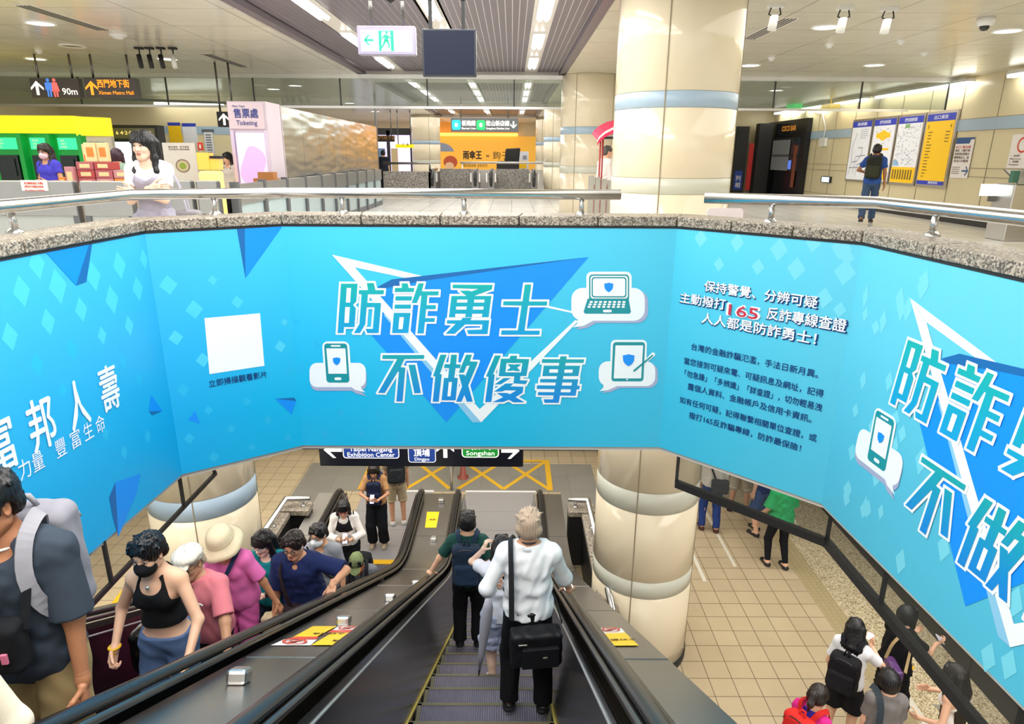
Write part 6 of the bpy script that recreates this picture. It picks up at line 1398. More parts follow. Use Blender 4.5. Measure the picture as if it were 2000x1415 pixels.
        f.ell(s.N - s.A * (.015 + vneck) * k + s.Yt * .085 * k, ((.028 if collar else neck - .005) * k, .06 * k, (.03 if collar else .035 + vneck) * k), k=.01, sub=True)
        sp = Soup().add(*f.mesh()); o = sp.build(name, m, s.root)
        if collar:
            pts = [s.N + s.A * (.028 + .018 * math.cos(a)) * k + s.X * (.070 * math.sin(a) * k) + s.Yt * (-.066 * math.cos(a) + .012) * k for a in np.linspace(-2.7, 2.7, 19)]
            mb = MB(); 
            lo = [p - s.A * (.042 + .02 * (abs(i - 9) > 6)) * k + unit(p - s.N - s.A * s.A.dot(p - s.N)) * .030 * k for i, p in enumerate(pts)]; ribbon(mb, pts, lo); inner = [p - unit(p - s.N - s.A * s.A.dot(p - s.N)) * .006 * k for p in pts]; ribbon(mb, pts, inner); ribbon(mb, inner, [p - s.A * .03 * k for p in inner])
            co = mb.build('collar', collar, o); co.modifiers.new('t', 'SOLIDIFY').thickness = .004
            co.parent = o; co.matrix_parent_inverse = Matrix.Identity(4)
        if trim:
            mb = MB(); c = s.N + s.A * .012 * k; mb.tube([c + s.X * (.066 * math.sin(a) * k) + s.Yt * (-.055 * math.cos(a) + .012) * k + s.A * (.014 * math.cos(a) - .006) * k for a in np.linspace(-PI, PI, 22)], .006 * k, 6); t = mb.build('neck_trim', trim, o); t.matrix_parent_inverse = Matrix.Identity(4)
        return o
    def bottom(s, m, upto=1.97, waist=.07, loose=.012, flare=.012, name='trousers', fold=.006):
        k = s.k; f = s.field(s.bv * .85); 
        f.cap(s.P - s.X * .058 * k, s.P + s.X * .058 * k, .099 * k * s.bulk + loose, k=.04); f.ell(s.P - s.Yt * .045 * k - s.A * .03 * k, (.112 * k + loose, .09 * k + loose, .10 * k + loose), k=.04); f.cap(s.P + s.A * .08 * k - s.X * .05 * k, s.P + s.A * .08 * k + s.X * .05 * k, (.086 if s.sex == 'f' else .092) * k * s.bulk + loose, k=.04)
        f.cut(s.P + s.A * waist * k, s.A)
        for q in 'LR': s.leg(f, q, loose, upto, k=.025, flare=flare, cut=True)
        if fold: f.folds(fold, int(abs(s.root.location.y) * 100) % 91, .12)
        return Soup().add(*f.mesh()).build(name, m, s.root)
    def skirt(s, m, length=.45, waist=.09, flare=.07, name='skirt'):
        k = s.k; f = Field(s.P - v3(.4, .4, length * k + .1), s.P + v3(.4, .4, .3), s.bv)
        c = s.P - v3(0, 0, length * k) + (s.kn['L'] + s.kn['R'] - s.hip['L'] - s.hip['R']) * v3(.5, .5, 0)
        for x in (-1, 1): f.cap(s.P + s.A * .06 * k + s.X * .05 * x * k, s.P - s.A * .03 * k + s.X * .07 * x * k, .105 * k, .12 * k, k=.05); f.cap(s.P - s.A * .03 * k + s.X * .07 * x * k, c + v3(.09 * x * k, 0, -.05), .115 * k, (.10 + flare) * k, k=.08)
        f.folds(.012, 5, .07); f.cut(s.P + s.A * waist * k, s.A); f.cut(c, v3(0, 0, -1)); return Soup().add(*f.mesh()).build(name, m, s.root)
    def shoes(s, m, sole=None, sock=None):
        sole = sole or M_swht; k = s.k
        for q, sg in (('R', 1), ('L', -1)):
            f0 = s.ft[q]; g = Field(f0 + v3(-.09, -.14, -.03) * k, f0 + v3(.09, .24, .14) * k, s.hv * 1.4 + .001); g.cap(f0 + v3(0, -.035, .04) * k, f0 + v3(sg * .008, .14, .032) * k, .045 * k, .042 * k, k=.02); g.cap(f0 + v3(0, -.02, .04) * k, s.an[q] + v3(0, 0, .0), .045 * k, .04 * k, k=.03); g.cut(f0 + v3(0, 0, .002), v3(0, 0, -1)); g.cut(s.an[q] + v3(0, 0, .005) * k, v3(0, -.1, 1))
            V, Q = g.mesh(); c = V[Q].mean(1); Soup().add(V, Q, (c[:, 2] < f0[2] + .022 * k).astype(int)).build('shoe', [m, sole], s.root)
            if sock: mb = MB(); u = unit(s.kn[q] - s.an[q]); mb.tube([s.an[q] - u * .01, s.an[q] + u * .07 * k], .041 * k, 14); o = mb.build('sock', sock); o.parent = s.root
    def hair(s, style, m, length=.3, seed=0):
        k = s.k; h = s.hd; M = s.HM; R = lambda *r: tuple(x * k for x in r); down = v3(0, 0, -1)
        lo, hi = s.Hd - v3(.2, .22, .16 + (length if style in ('long', 'bob', 'pony') else 0)), s.Hd + v3(.2, .22, .2)
        g = Field(lo, hi, s.hv * 1.25)
        t = {'crop': .006, 'short': .014, 'bald': .004}.get(style, .016)
        g.ell(h(0, -.014, .040), R(.077 + t, .097 + t, .084 + t), M, .01)
        if style in ('short', 'crop', 'pony', 'tied'):
            g.cap(h(-.06, -.05, -.01), h(.06, -.05, -.01), .035 * k, k=.03); g.ell(h(0, -.06, -.02), R(.066, .05, .055), M, .03)
        if style == 'short' or style == 'tied':
            for i in range(7): x = -.06 + .02 * i; g.cap(h(x, .045, .115), h(x * 1.12 + .004, .098 - abs(x) * .35, .056 + .010 * math.sin(i * 2.1 + seed)), .016 * k, .008 * k, k=.012)
            for sg in (-1, 1): g.cap(h(.074 * sg, .02, .05), h(.078 * sg, .022, -.005), .014 * k, .007 * k, k=.012)
        if style == 'bob':
            g.ell(h(0, -.03, -.015), R(.098, .085, .105), M, .04); 
            for sg in (-1, 1): g.cap(h(.078 * sg, .02, .03), h(.085 * sg, .03, -.10), .028 * k, .03 * k, k=.03)
        if style == 'long':
            back = s.hd(0, -.06, -.05); nb = s.N - s.Yt * .075 * k
            for i in range(7):
                x = -.07 + .0233 * i; a = h(x, -.07, .02); b = s.N + s.X * x * 1.25 * k - s.Yt * (.085 - abs(x) * .35) * k - s.A * (.02) * k; c = b - s.A * (length - .12) * k - s.Yt * .015 * k; g.cap(a, b, .034 * k, .030 * k, k=.025); g.cap(b, c, .030 * k, .014 * k, k=.02)
            for sg in (-1, 1):
                a = h(.080 * sg, .004, .035); b = h(.088 * sg, .008, -.10); c = s.N + s.X * (.085 * sg * k) + s.Yt * .062 * k - s.A * .06 * k; d = c - s.A * max(.02, length - .18) * k + s.Yt * .012 * k
                g.cap(a, b, .024 * k, .028 * k, k=.02); g.cap(b, c, .028 * k, .03 * k, k=.02); g.cap(c, d, .03 * k, .018 * k, k=.02)
        if style in ('bob', 'long'):
            for i in range(9): x = -.064 + .016 * i; g.cap(h(x * .8, .05, .112), h(x * 1.05, .103 - abs(x) * .42, .036 + .004 * math.sin(i * 2.3)), .013 * k, .008 * k, k=.01)
        if style == 'pony':
            g.cap(h(0, -.10, .045), h(.0, -.135, .04), .026 * k, .03 * k, k=.01); g.cap(h(0, -.135, .04), h(.01, -.165, -.05), .034 * k, .03 * k, k=.02); g.cap(h(.01, -.165, -.05), h(.0, -.15, -.13), .03 * k, .012 * k, k=.02)
        if style in ('short', 'crop', 'tied'):
            r_ = np.random.RandomState(seed + 11)
            for i in range(34): a = r_.uniform(0, 2 * PI); e = r_.uniform(.35, 1.4); d = v3(math.cos(a) * math.cos(e), math.sin(a) * math.cos(e), math.sin(e)); b = h(0, -.014, .040) + M @ (d * v3(.078, .098, .085) * (1 + t * 8)) * k; g.cap(b, b + M @ (d * .016 + v3(r_.uniform(-.02, .02), .016, -.006)) * k, .010 * k, .004 * k, k=.01)
        # open the face
        if style in ('short', 'tied', 'crop', 'pony'):
            g.ell(h(0, .115, -.045), R(.074, .10, .098), M, .006, sub=True); g.ell(h(.01, .12, .012), R(.05, .055, .062), M, .012, sub=True); g.cap(h(-.12, .01, -.045), h(.12, .01, -.045), .040 * k, k=.004, sub=True)
            for sg in (-1, 1): g.ell(h(.085 * sg, -.005, -.012), R(.03, .03, .036), M, .006, sub=True)
        else: g.ell(h(0, .115, -.05), R(.066, .085, .088), M, .008, sub=True); g.cap(h(0, .08, -.12), h(0, .16, -.2), .075 * k, k=.01, sub=True)
        X, Y, Z = g.grid((slice(None),) * 3); P0 = s.Hd; ang = np.arctan2((X - P0[0]) * M[0][0] + (Y - P0[1]) * M[1][0] + (Z - P0[2]) * 0, (X - P0[0]) * M[0][1] + (Y - P0[1]) * M[1][1] + .001)
        g.F = g.F + (.0022 * np.sin(ang * 34 + Z * 30 + seed) + .0016 * np.sin(ang * 61 - Z * 47)).astype(np.float32)
        return Soup().add(*g.mesh()).build('hair', m, s.root)
    def mask(s, m):
        k = s.k; h = s.hd; g = Field(s.Hd - .15 * k, s.Hd + .15 * k, s.hv); R = lambda *r: tuple(x * k for x in r)
        g.ell(h(0, .050, -.056), R(.068, .070, .062), s.HM, .01); g.cap(h(0, .088, -.006), h(0, .108, -.04), .013 * k, .019 * k, k=.02); g.ell(h(0, -.03, -.05), R(.09, .065, .11), s.HM, .005, sub=True); g.cut(h(0, 0.105, .004), s.HM @ v3(0, -.28, 1)); o = Soup().add(*g.mesh()).build('face_mask', m, s.root)
        for sg in (-1, 1): mb = MB(); mb.tube([h(.055 * sg, .06, -.03), h(.074 * sg, .015, -.005), h(.083 * sg, -.015, .015), h(.08 * sg, -.02, -.015), h(.055 * sg, .05, -.08)], .0022 * k, 6); q = mb.build('ear_loop', m, o); q.matrix_parent_inverse = Matrix.Identity(4)
    def glasses(s, m=None, lens=None):
        k = s.k; h = s.hd; mb = MB(); 
        for sg in (-1, 1): mb.tube([h(.031 * sg + .023 * math.cos(a), .099, .003 + .017 * math.sin(a)) for a in np.linspace(0, 2 * PI, 17)], .0022 * k, 6, cap=False); mb.tube([h(.054 * sg, .098, .008), h(.074 * sg, .06, .008), h(.080 * sg, -.005, .008)], .0022 * k, 6)
        mb.tube([h(-.009, .102, .006), h(.009, .102, .006)], .0022 * k, 6); o = mb.build('glasses', m or M_black); o.parent = s.root
        lm = MB()
        for sg in (-1, 1): lm.poly([h(.031 * sg + .022 * math.cos(a), .099, .003 + .016 * math.sin(a)) for a in np.linspace(0, 2 * PI, 14, False)])
        q = lm.build('lens', lens or M_lens, o); q.matrix_parent_inverse = Matrix.Identity(4)
    def hat(s, kind, m):
        k = s.k; h = s.hd; R = lambda *r: tuple(x * k for x in r); g = Field(s.Hd - .24 * k, s.Hd + .25 * k, s.hv * 1.15); M = s.HM; z0 = .045
        if kind == 'bucket':
            mb = MB(); prof = [(.002, .160), (.050, .156), (.084, .138), (.100, .104), (.108, .068), (.111, .040), (.128, .018), (.152, -.008), (.172, -.036), (.168, -.040), (.146, -.014), (.120, .010), (.100, .030)]
            mb.lathe(prof, 40); mb.v = [(x * 1.02, y * 1.14 - .014, z + .008 + (.010 * math.sin(4 * math.atan2(y, x)) if math.hypot(x, y) > .125 else 0)) for x, y, z in mb.v]
            mb.v = [tuple(h(*p)) for p in mb.v]; o = mb.build('hat', m); o.parent = s.root
            bd = MB(); bd.tube([h(.107 * 1.02 * math.cos(t), .107 * 1.14 * math.sin(t) - .014, .053) for t in np.linspace(0, 2 * PI, 33)], .006 * k, 6); q = bd.build('hat_band', cloth('#cdbb92', 'hat_band'), o); q.matrix_parent_inverse = Matrix.Identity(4); return o
        else:
            hz = .105 if kind == 'cap' else .088
            g.ell(h(0, -.014, .053), R(.092, .112, hz), M, .01); g.cut(h(0, -.02, .036 if kind == 'cap' else .04), M @ v3(0, .12, -1))
            g.ell(h(0, .112, .050), R(.074, .075, .009), M @ rot('x', -.22), .012, cuts=[(h(0, .06, .0), M @ v3(0, -1, 0))])
            if kind == 'flat': g.ell(h(0, .02, .085), R(.10, .10, .05), M, .02)
        g.folds(.003, 3, .05); o = Soup().add(*g.mesh()).build('hat', m, s.root)
        return o
    def strap(s, m, pts, w=.022, name='strap', parent=None, flat=.25):
        mb = MB(); P = [Vector(p) for p in pts]
        # smooth the path
        for _ in range(2):
            Q = [P[0]]
            for a, b in zip(P[:-1], P[1:]): Q += [a.lerp(b, .25), a.lerp(b, .75)]
            P = Q + [P[-1]]
        P = [p + (lambda o_: o_.normalized() * .010 if o_.length > .02 else Vector((0, 0, 0)))((p - Vector(s.P)) - Vector(s.A) * (p - Vector(s.P)).dot(Vector(s.A))) if parent is None or name == 'strap' else p for p in P]; th = .004 if flat < .5 else w; w2 = w; n = len(P); base = Vector(s.P); ax = Vector(s.A); vs = []
        for i, p in enumerate(P):
            t = (P[min(n - 1, i + 1)] - P[max(0, i - 1)]).normalized(); o_ = p - base; o_ = o_ - ax * min(max(o_.dot(ax), 0), .46 * s.k); o_ = (o_ - o_.dot(t) * t)
            o_ = o_.normalized() if o_.length > 1e-4 else Vector((0, 0, 1)); x = t.cross(o_)
            vs += [p + x * w2 + o_ * th, p - x * w2 + o_ * th, p - x * w2 - o_ * th, p + x * w2 - o_ * th]
        fs = [(4 * i + a_, 4 * i + (a_ + 1) % 4, 4 * i + 4 + (a_ + 1) % 4, 4 * i + 4 + a_) for i in range(n - 1) for a_ in range(4)] + [(3, 2, 1, 0), (4 * n - 4, 4 * n - 3, 4 * n - 2, 4 * n - 1)]
        mb.add(vs, fs); o = mb.build(name, m)
        o.parent = parent or s.root; return o
    def tp(s, x, y, z): return s.C + (s.X * x + s.Yt * y + s.A * z) * s.k
    def wpos(s, p): return s.root.matrix_basis @ Vector(p)
    def backpack(s, label, m, m2, size=(.15, .085, .22), z=-.02, m3=None, front=False):
        t = thing('backpack', label, 'backpack', s.root.location, s.root.rotation_euler.z); k = s.k; w, d, hh = [x * k for x in size]; sg = 1 if front else -1
        off = .112 * s.bulk * k + d; c = s.C + s.A * z * k + s.Yt * (sg * off); M = np.array([s.X, s.Yt, s.A]).T
        g = Field(c - .36, c + .36, s.bv * .8); g.rbox(c, (w, d, hh), .06 * k, M, .02); g.folds(.005, 4, .12); o = Soup().add(*g.mesh()).build('bag_body', m, t)
        g = Field(c - .36, c + .36, s.bv * .8); g.rbox(c + s.Yt * sg * d * .75 - s.A * hh * .32, (w * .82, d * .55, hh * .55), .04 * k, M, .02); g.folds(.004, 2, .1); Soup().add(*g.mesh()).build('front_pocket', m2, t)
        mb = MB(); mb.tube([c + s.X * (w * .9 * math.sin(a)) + s.A * (hh * .55 + hh * .38 * math.cos(a)) + s.Yt * sg * d * .86 for a in np.linspace(-1.5, 1.5, 15)], .006 * k, 6); q = mb.build('zip', m3 or M_black); q.parent = t
        mb = MB(); mb.tube([c + s.A * hh * .98 + s.X * .03 * k, c + s.A * (hh + .05 * k) + s.X * .02 * k - s.Yt * sg * .02 * k, c + s.A * (hh + .05 * k) - s.X * .02 * k - s.Yt * sg * .02 * k, c + s.A * hh * .98 - s.X * .03 * k], .010 * k, 8); q = mb.build('handle', m3 or m); q.parent = t
        r = s.bulk
        for x in (-1, 1):
            pts = [s.tp(.075 * x, sg * .125 * r, .20), s.tp(.10 * x, sg * .09 * r, .275), s.tp(.115 * x, 0, .285), s.tp(.115 * x, -sg * .09 * r, .24), s.tp(.115 * x, -sg * .145 * r, .10), s.tp(.145 * x, -sg * .10 * r, -.06), s.tp(.160 * x, 0, -.12), s.tp(.12 * x, sg * .12 * r, -.18)]
            s.strap(m3 or m2, pts, .026 * k, 'shoulder_strap', t)
        return t
    def bag(s, label, name, cat, at, size, m, strap_pts=None, sm=None, r=.03, rz=0.0, extra=None, sw=.016):
        t = thing(name, label, cat, s.root.location, s.root.rotation_euler.z); at = v3(*at); M = rot('z', rz)
        g = Field(at - .35, at + .35, s.bv * .7); g.rbox(at, size, r, M, .01); g.folds(.005, 8, .11); Soup().add(*g.mesh()).build('bag_body', m, t)
        if strap_pts: s.strap(sm or m, strap_pts, sw, 'strap', t)
        if extra:
            for nm, P, mm in extra(at, M): mb = MB(); mb.obox(at + M @ v3(*P[0]), M @ v3(P[1][0], 0, 0), M @ v3(0, P[1][1], 0), M @ v3(0, 0, P[1][2])); q = mb.build(nm, mm, bevel=.003); q.parent = t
        return t
    def phone(s, label, q='R', col=None, scr=None, up=(0, -.6, .8), off=.075):
        d, n, c = s.hand[q]; t = thing('phone', label, 'phone', s.root.location, s.root.rotation_euler.z); at = s.wr[q] + d * off * s.k + unit(n) * .028 * s.k
        u = unit(v3(*up)); x = unit(np.cross(u, v3(0, 1, .3))); y = np.cross(u, x); mb = MB(); mb.obox(at, x * .036, y * .0045, u * .074); o = mb.build('phone_case', col or M_black, bevel=.003); o.parent = t
        sg = 1 if y.dot(s.Hd - at) > 0 else -1; mb = MB(); mb.obox(at + y * .005 * sg, x * .033, y * .0006, u * .07); o = mb.build('phone_screen', scr or glow('phone_glow', '#dfe6ff', .5)); o.parent = t; return t
def s_back(a, b):
    u = unit(b - a); y = v3(0, 1, 0); return unit(y - y.dot(u) * u)
def tread(y):
    k_ = round((y + .55) / .4); z = sline(-.75 + .4 * k_ + .2); return -5.0 if z < -4.985 else z
def at_(p, root_loc, face):
    """world point -> a person's local frame"""
    return tuple((Matrix.Translation(root_loc) @ Matrix.Rotation(face, 4, 'Z')).inverted() @ Vector(p))
UPZ = PI
# ---- the woman leaning at the rail
p = Person('woman with long black hair and fringe leaning on the left rail, arms folded', (-3.0, 5.74, 0), PI + .15, 1.565, 'f', .95, .04, head=(.28, .06, 0), skin='pale', lod=0,
           arms={'R': dict(to=(-.05, .20, 1.13), hint=(1, -.3, -.8), dir=(-1, .15, .1), palm=(0, -1, 0), curl=.4), 'L': dict(to=(.06, .24, 1.10), hint=(-1, -.3, -.8), dir=(1, .1, .15), palm=(0, -1, 0), curl=.4)}).body()
c_w, c_lil = cloth('#e9e6ea', 'white_tee'), cloth('#a9a6b8', 'lilac_grey')
p.top(c_w, .55, -.02, .062, .010, 'tee', fold=.004, waist=True); p.top(c_lil, 0, -.05, .10, .018, 'pinafore_bib', straps=True, vneck=.05, fold=.004, waist=True); p.skirt(c_lil, .62, .12, .05, 'pinafore_skirt'); p.hair('long', H_black, .34, 1); p.shoes(M_swht)
p.bag('grey shoulder bag at the hip of the woman leaning on the left rail', 'shoulder_bag', 'bag', (-.25, -.02, .82), (.10, .06, .12), cloth('#8d8a90'), [(-.24, 0, .92), (-.20, .02, 1.2), p.tp(-.10, 0, .27), (-.22, -.05, 1.1), (-.25, -.04, .93)], c_lil)
# ---- staff and customers behind the barrier
p = Person('stall keeper with dark hair, glasses and pale face mask in a blue-violet top', (-6.83, 10.25, 0), PI - .2, 1.52, 'f', 1.05, .02, head=(-.1, .1, 0), skin='mid', lod=2, arms={'R': dict(to=(.2, .18, .95)), 'L': dict(to=(-.15, .25, 1.0))}).body()
p.top(cloth('#4a46c4', 'violet'), .5, -.05, .07, .014, 'top'); p.bottom(cloth('#26262c', 'dark')); p.hair('long', H_brown, .26); p.mask(cloth('#e9c9d4', 'mask_pink')); p.glasses(); p.shoes(M_black)
p = Person('customer in a pale green shirt seen from behind at the white screen', (-6.0, 10.55, 0), .2, 1.46, 'f', 1.15, .05, head=(0, .1, 0), skin='light', lod=2, arms={'R': dict(to=(.26, .12, .88)), 'L': dict(to=(-.24, .1, .85))}).body()
p.top(cloth('#8fae9c', 'sage'), .95, -.08, .06, .02, 'shirt'); p.bottom(cloth('#d9cbb0', 'cream_trs')); p.hair('bob', H_plum, .1); p.shoes(M_swht)
p = Person('small distant person in black and white beside the ticketing booth', (-5.0, 12.3, 0), PI - .4, 1.42, 'f', .9, 0, head=(0, .2, 0), lod=3).body(); p.top(cloth('#d6cfc9', 'offwhite'), .9, -.03); p.bottom(cloth('#1b1b20', 'blackcloth')); p.hair('long', H_black, .3); p.shoes(M_black)
for x, y, c, lab, rz in ((-5.25, 26.0, '#8f2a2a', 'distant person in dark red walking beyond the steel wall', -1.2), (-4.95, 25.5, '#b3322c', 'distant person in bright red beside the dark-clad walker', .2), (-4.62, 25.0, '#1f2430', 'distant dark-clad walker seen from behind beyond the steel wall', 0)):
    p = Person(lab, (x, y, 0), rz, 1.55, 'm', 1.0, lod=3).body(); p.top(cloth(c), .8, -.05); p.bottom(cloth('#1b1b20', 'blackcloth')); p.hair('short', H_black); p.shoes(M_black)
p = Person('grey haired man in a white shirt half hidden by the large pillar', (1.76, 13.2, 0), -1.1, 1.58, 'm', 1.1, .05, head=(.2, .1, 0), lod=2).body(); p.top(cloth('#e2e0da', 'shirt_white'), 1.6, -.04, .055, .02, 'shirt'); p.bottom(cloth('#3a3a40', 'charcoal')); p.hair('crop', mat('hair_grey', '#4a4642', .5)); p.shoes(M_black)
# ---- man reading the maps
p = Person('man in blue tee and jeans with camouflage backpack walking towards the wall maps', (7.88, 15.08, 0), -.55, 1.67, 'm', .95, .03, head=(0, .15, 0), skin='tan', lod=2, arms={'L': dict(to=(-.17, .30, 1.08), hint=(-1, -.2, -.6), dir=(.3, 1, .3), palm=(0, 0, 1)), 'R': dict(to=(.24, .08, .86))}, feet={'R': (.08, .22, 0), 'L': (-.08, -.28, .04)}).body()
p.top(cloth('#3457a4', 'royal_blue'), .6, -.06, .055, .018, 'tee'); p.bottom(cloth('#44597a', 'denim'), 1.95, flare=.02); p.hair('short', H_black); p.shoes(M_black)
p.backpack('dark camouflage backpack on the man by the wall maps', cloth('#2b2e26', 'camo'), cloth('#3b3d2f', 'camo2'), (.15, .09, .23), -.02)
# ================================================================ passengers riding up (facing us)
def rider(label, x, y, h, **kw):
    return Person(label, (x, y, tread(y)), kw.pop('face', PI), h, **kw)
def rail_hand(x, y, p_loc, face, xh, yh, dz=.02): return at_((xh, yh, sline(yh) + .95 + dz), p_loc, face)
# young man with grey backpack
L0 = (-2.03, 2.36, tread(2.36)); fc = PI + .12
p = Person('tall young man in dark slate tee with grey backpack at the left edge', L0, fc, 1.86, 'm', .92, .04, head=(.30, .12, 0), skin='tan', lod=0, arms={'L': dict(to=(-.24, .14, .80), hint=(-.4, -1, 0), palm=(1, .3, 0), curl=1.0), 'R': dict(to=(.20, .32, 1.0), hint=(1, -.6, -.4), curl=.8)}).body()
sl = cloth('#38424f', 'slate'); p.top(sl, .93, -.16, .07, .024, 'tee', trim=M_swht, flare=.02); p.bottom(cloth('#a08b62', 'khaki'), 1.97, flare=.03, loose=.02); p.hair('short', H_black, seed=2); p.shoes(M_black)
p.backpack('grey backpack with black trim on the tall young man', cloth('#8f8e98', 'bag_grey'), cloth('#7b7a86', 'bag_grey2'), (.155, .075, .24), .0, cloth('#9b9aa2', 'bag_strap'))
p.bag('black crossbody bag with pink charm on the chest of the tall young man', 'crossbody_bag', 'bag', p.tp(.03, .19, -.11), (.15, .05, .11), cloth('#15171c', 'bag_black'), [p.tp(-.10, .17, -.06), p.tp(-.12, .05, .27), p.tp(0, -.15, .15), p.tp(.17, .0, -.1), p.tp(.13, .17, -.1)], cloth('#15171c', 'bag_black'), extra=lambda a, M: [('charm', ((-.10, .06, -.02), (.012, .006, .022)), cloth('#e07a9a', 'charm_pink')), ('zip_pull', ((-.06, .058, .03), (.02, .003, .004)), M_yel)])
p = Person('person in cream sleeve cropped by the left edge beside the tall young man', (-1.84, 1.74, tread(1.74)), PI - .1, 1.58, 'f', 1.0, .05, lod=1, skin='light', arms={'L': dict(to=(-.24, .14, .86))}).body(); p.top(cloth('#e6dcc6', 'cream_knit'), 1.1, -.05, .06, .03, 'blouse'); p.bottom(cloth('#3a3a40', 'charcoal')); p.hair('long', H_black, .3); p.shoes(M_black)
p.bag('greyish pink tote of the cropped person at the left edge', 'tote_bag', 'bag', (-.36, .12, .62), (.08, .12, .16), cloth('#8e7a76', 'tote'), [(-.34, .2, .76), (-.27, .14, .9), (-.34, .04, .76)], M_blackm)
# woman with black mask
lp = (-2.12, 3.45, tread(3.45)); fc = PI
p = Person('woman in cropped black tank and black mask with blue jeans', lp, fc, 1.605, 'f', 1.08, .03, head=(.12, .16, 0), skin='light', lod=0, arms={'L': dict(to=at_((-1.86, 3.16, -1.40), lp, fc), hint=(-.5, -.9, 0), curl=.6), 'R': dict(to=(.25, .14, .90), hint=(.6, -1, 0), curl=.9)}).body()
p.top(cloth('#121215', 'tank_black'), 0, .145, .075, .010, 'tank_top', straps=True, vneck=.03, fold=.003, waist=True); p.bottom(cloth('#53698f', 'jeans_blue'), 1.97, .065, .014, .03, 'jeans'); p.hair('tied', H_black, seed=1); p.mask(M_mblk); p.shoes(M_swht)
mb = MB(); mb.tube([p.N - p.A * (.02 + .055 * (1 - math.cos(a)) * .6) + p.X * .062 * math.sin(a) + p.Yt * (.075 - .09 * (1 + math.cos(a)) * .5 + .02) for a in np.linspace(-2.4, 2.4, 15)], .0025, 6); mb.sphere(p.tp(0, .115, .165), .012); o = mb.build('necklace', M_trimw); o.parent = p.root
mb = MB(); w = p.wr['R']; mb.tube([w + v3(.03 * math.cos(a), .03 * math.sin(a), .01) for a in np.linspace(0, 2 * PI, 14)], .008, 6); mb.obox(w + v3(-.0, .035, -.05), (.014, 0, 0), (0, .008, 0), (0, 0, .05)); o = mb.build('bracelet', M_yel); o.parent = p.root
# man in pink polo with cream flat cap
lp = (-2.22, 4.12, tread(4.12)); fc = PI - .05
p = Person('older man in salmon pink polo, cream cap and glasses holding the rail', lp, fc, 1.60, 'm', 1.10, .16, head=(.10, .06, 0), skin='mid', lod=0, arms={'L': dict(to=at_((-1.88, 3.66, -1.94), lp, fc), hint=(-.5, -.9, 0), palm=(.9, 0, -.3), curl=.7), 'R': dict(to=(.26, .18, .82), hint=(.6, -1, 0), curl=.8)}).body()
pk = cloth('#e0808a', 'salmon'); p.top(pk, .85, -.07, .062, .02, 'polo_shirt', collar=pk, vneck=.02); p.bottom(cloth('#17171b', 'blackcloth2')); p.hair('crop', H_grey); p.hat('flat', cloth('#e6ded0', 'cap_cream')); p.glasses(lens=glass('brown_lens', '#6a5a50', .05, .5)); p.shoes(M_black)
mb = MB(); c = p.tp(-.085, .165, .10); mb.obox(c, p.X * .018, p.Yt * .004, p.A * .008 + p.X * .008); o = mb.build('chest_logo', M_swht); o.parent = p.root
p.bag('shiny black leather bag hanging between the tank top woman and the polo man', 'leather_bag', 'bag', (.30, .24, .86), (.12, .09, .17), mat('black_leather', '#0f0f12', .25, bump=.4, bscale=25), [(.30, .28, 1.02), (.22, .06, 1.2), p.tp(.14, .0, .27), (.24, -.06, 1.1), (.30, .14, 1.0)], M_black, r=.06)
# woman with bucket hat
lp = (-2.30, 4.80, tread(4.80)); fc = PI - .05
p = Person('woman in bright pink tee with wide cream sun hat looking down', lp, fc, 1.575, 'f', 1.08, .16, head=(.15, .34, 0), skin='tan', lod=0, arms={'L': dict(to=at_((-1.90, 4.75, -2.32), lp, fc), hint=(-.5, -.9, 0), palm=(.9, 0, -.3), curl=.7), 'R': dict(to=(.2, .2, .85))}).body()
pk = cloth('#e572b4', 'bright_pink'); p.top(pk, .8, -.10, .062, .018, 'tee', trim=cloth('#26304a', 'trim_navy')); p.bottom(cloth('#d862a8', 'pink_trs')); p.hair('bob', H_brown, .1); p.hat('bucket', cloth('#ecdcb8', 'hat_cream')); p.shoes(M_swht)
p.bag('navy crossbody pouch on the woman with the cream sun hat', 'crossbody_bag', 'bag', p.tp(.12, .17, -.24), (.08, .04, .07), cloth('#222c4a', 'navy_pouch'), [p.tp(.12, .20, -.2), p.tp(.05, .22, -.02), p.tp(-.04, .205, .10), p.tp(-.10, .10, .24), p.tp(-.11, .0, .28), p.tp(-.02, -.16, .1), p.tp(.17, -.1, -.2)], cloth('#222c4a', 'navy_pouch'))
# teal woman
lp = (-2.26, 5.45, tread(5.45)); fc = PI
p = Person('woman with long black hair and glasses in a teal top with black watch', lp, fc, 1.59, 'f', 1.0, .10, head=(.35, .22, 0), skin='pale', lod=0, arms={'L': dict(to=(.0, .25, 1.02), hint=(-1, -.3, -.8), dir=(1, .3, 0), palm=(0, -.4, -1)), 'R': dict(to=(.2, .2, .9))}).body()
p.top(cloth('#14808a', 'teal'), .9, -.1, .065, .02, 'top'); p.bottom(cloth('#1b2436', 'navy_dark')); p.hair('long', H_black, .36, 3); p.glasses(M_trimw); p.shoes(M_black)
mb = MB(); a, b = p.el['L'], p.wr['L']; u = unit(b - a); mb.tube([b - u * .035, b - u * .010], .031, 14); o = mb.build('watch', M_black); o.parent = p.root
p.bag('cream shoulder bag hanging below the teal woman', 'shoulder_bag', 'bag', (-.06, .26, .72), (.09, .06, .11), cloth('#d9c7a4', 'cream_bag'), [(-.1, .25, .82), (-.12, .2, 1.1), p.tp(-.1, .0, .27), (-.05, -.12, 1.1)], cloth('#3a3c44', 'strap_grey'))
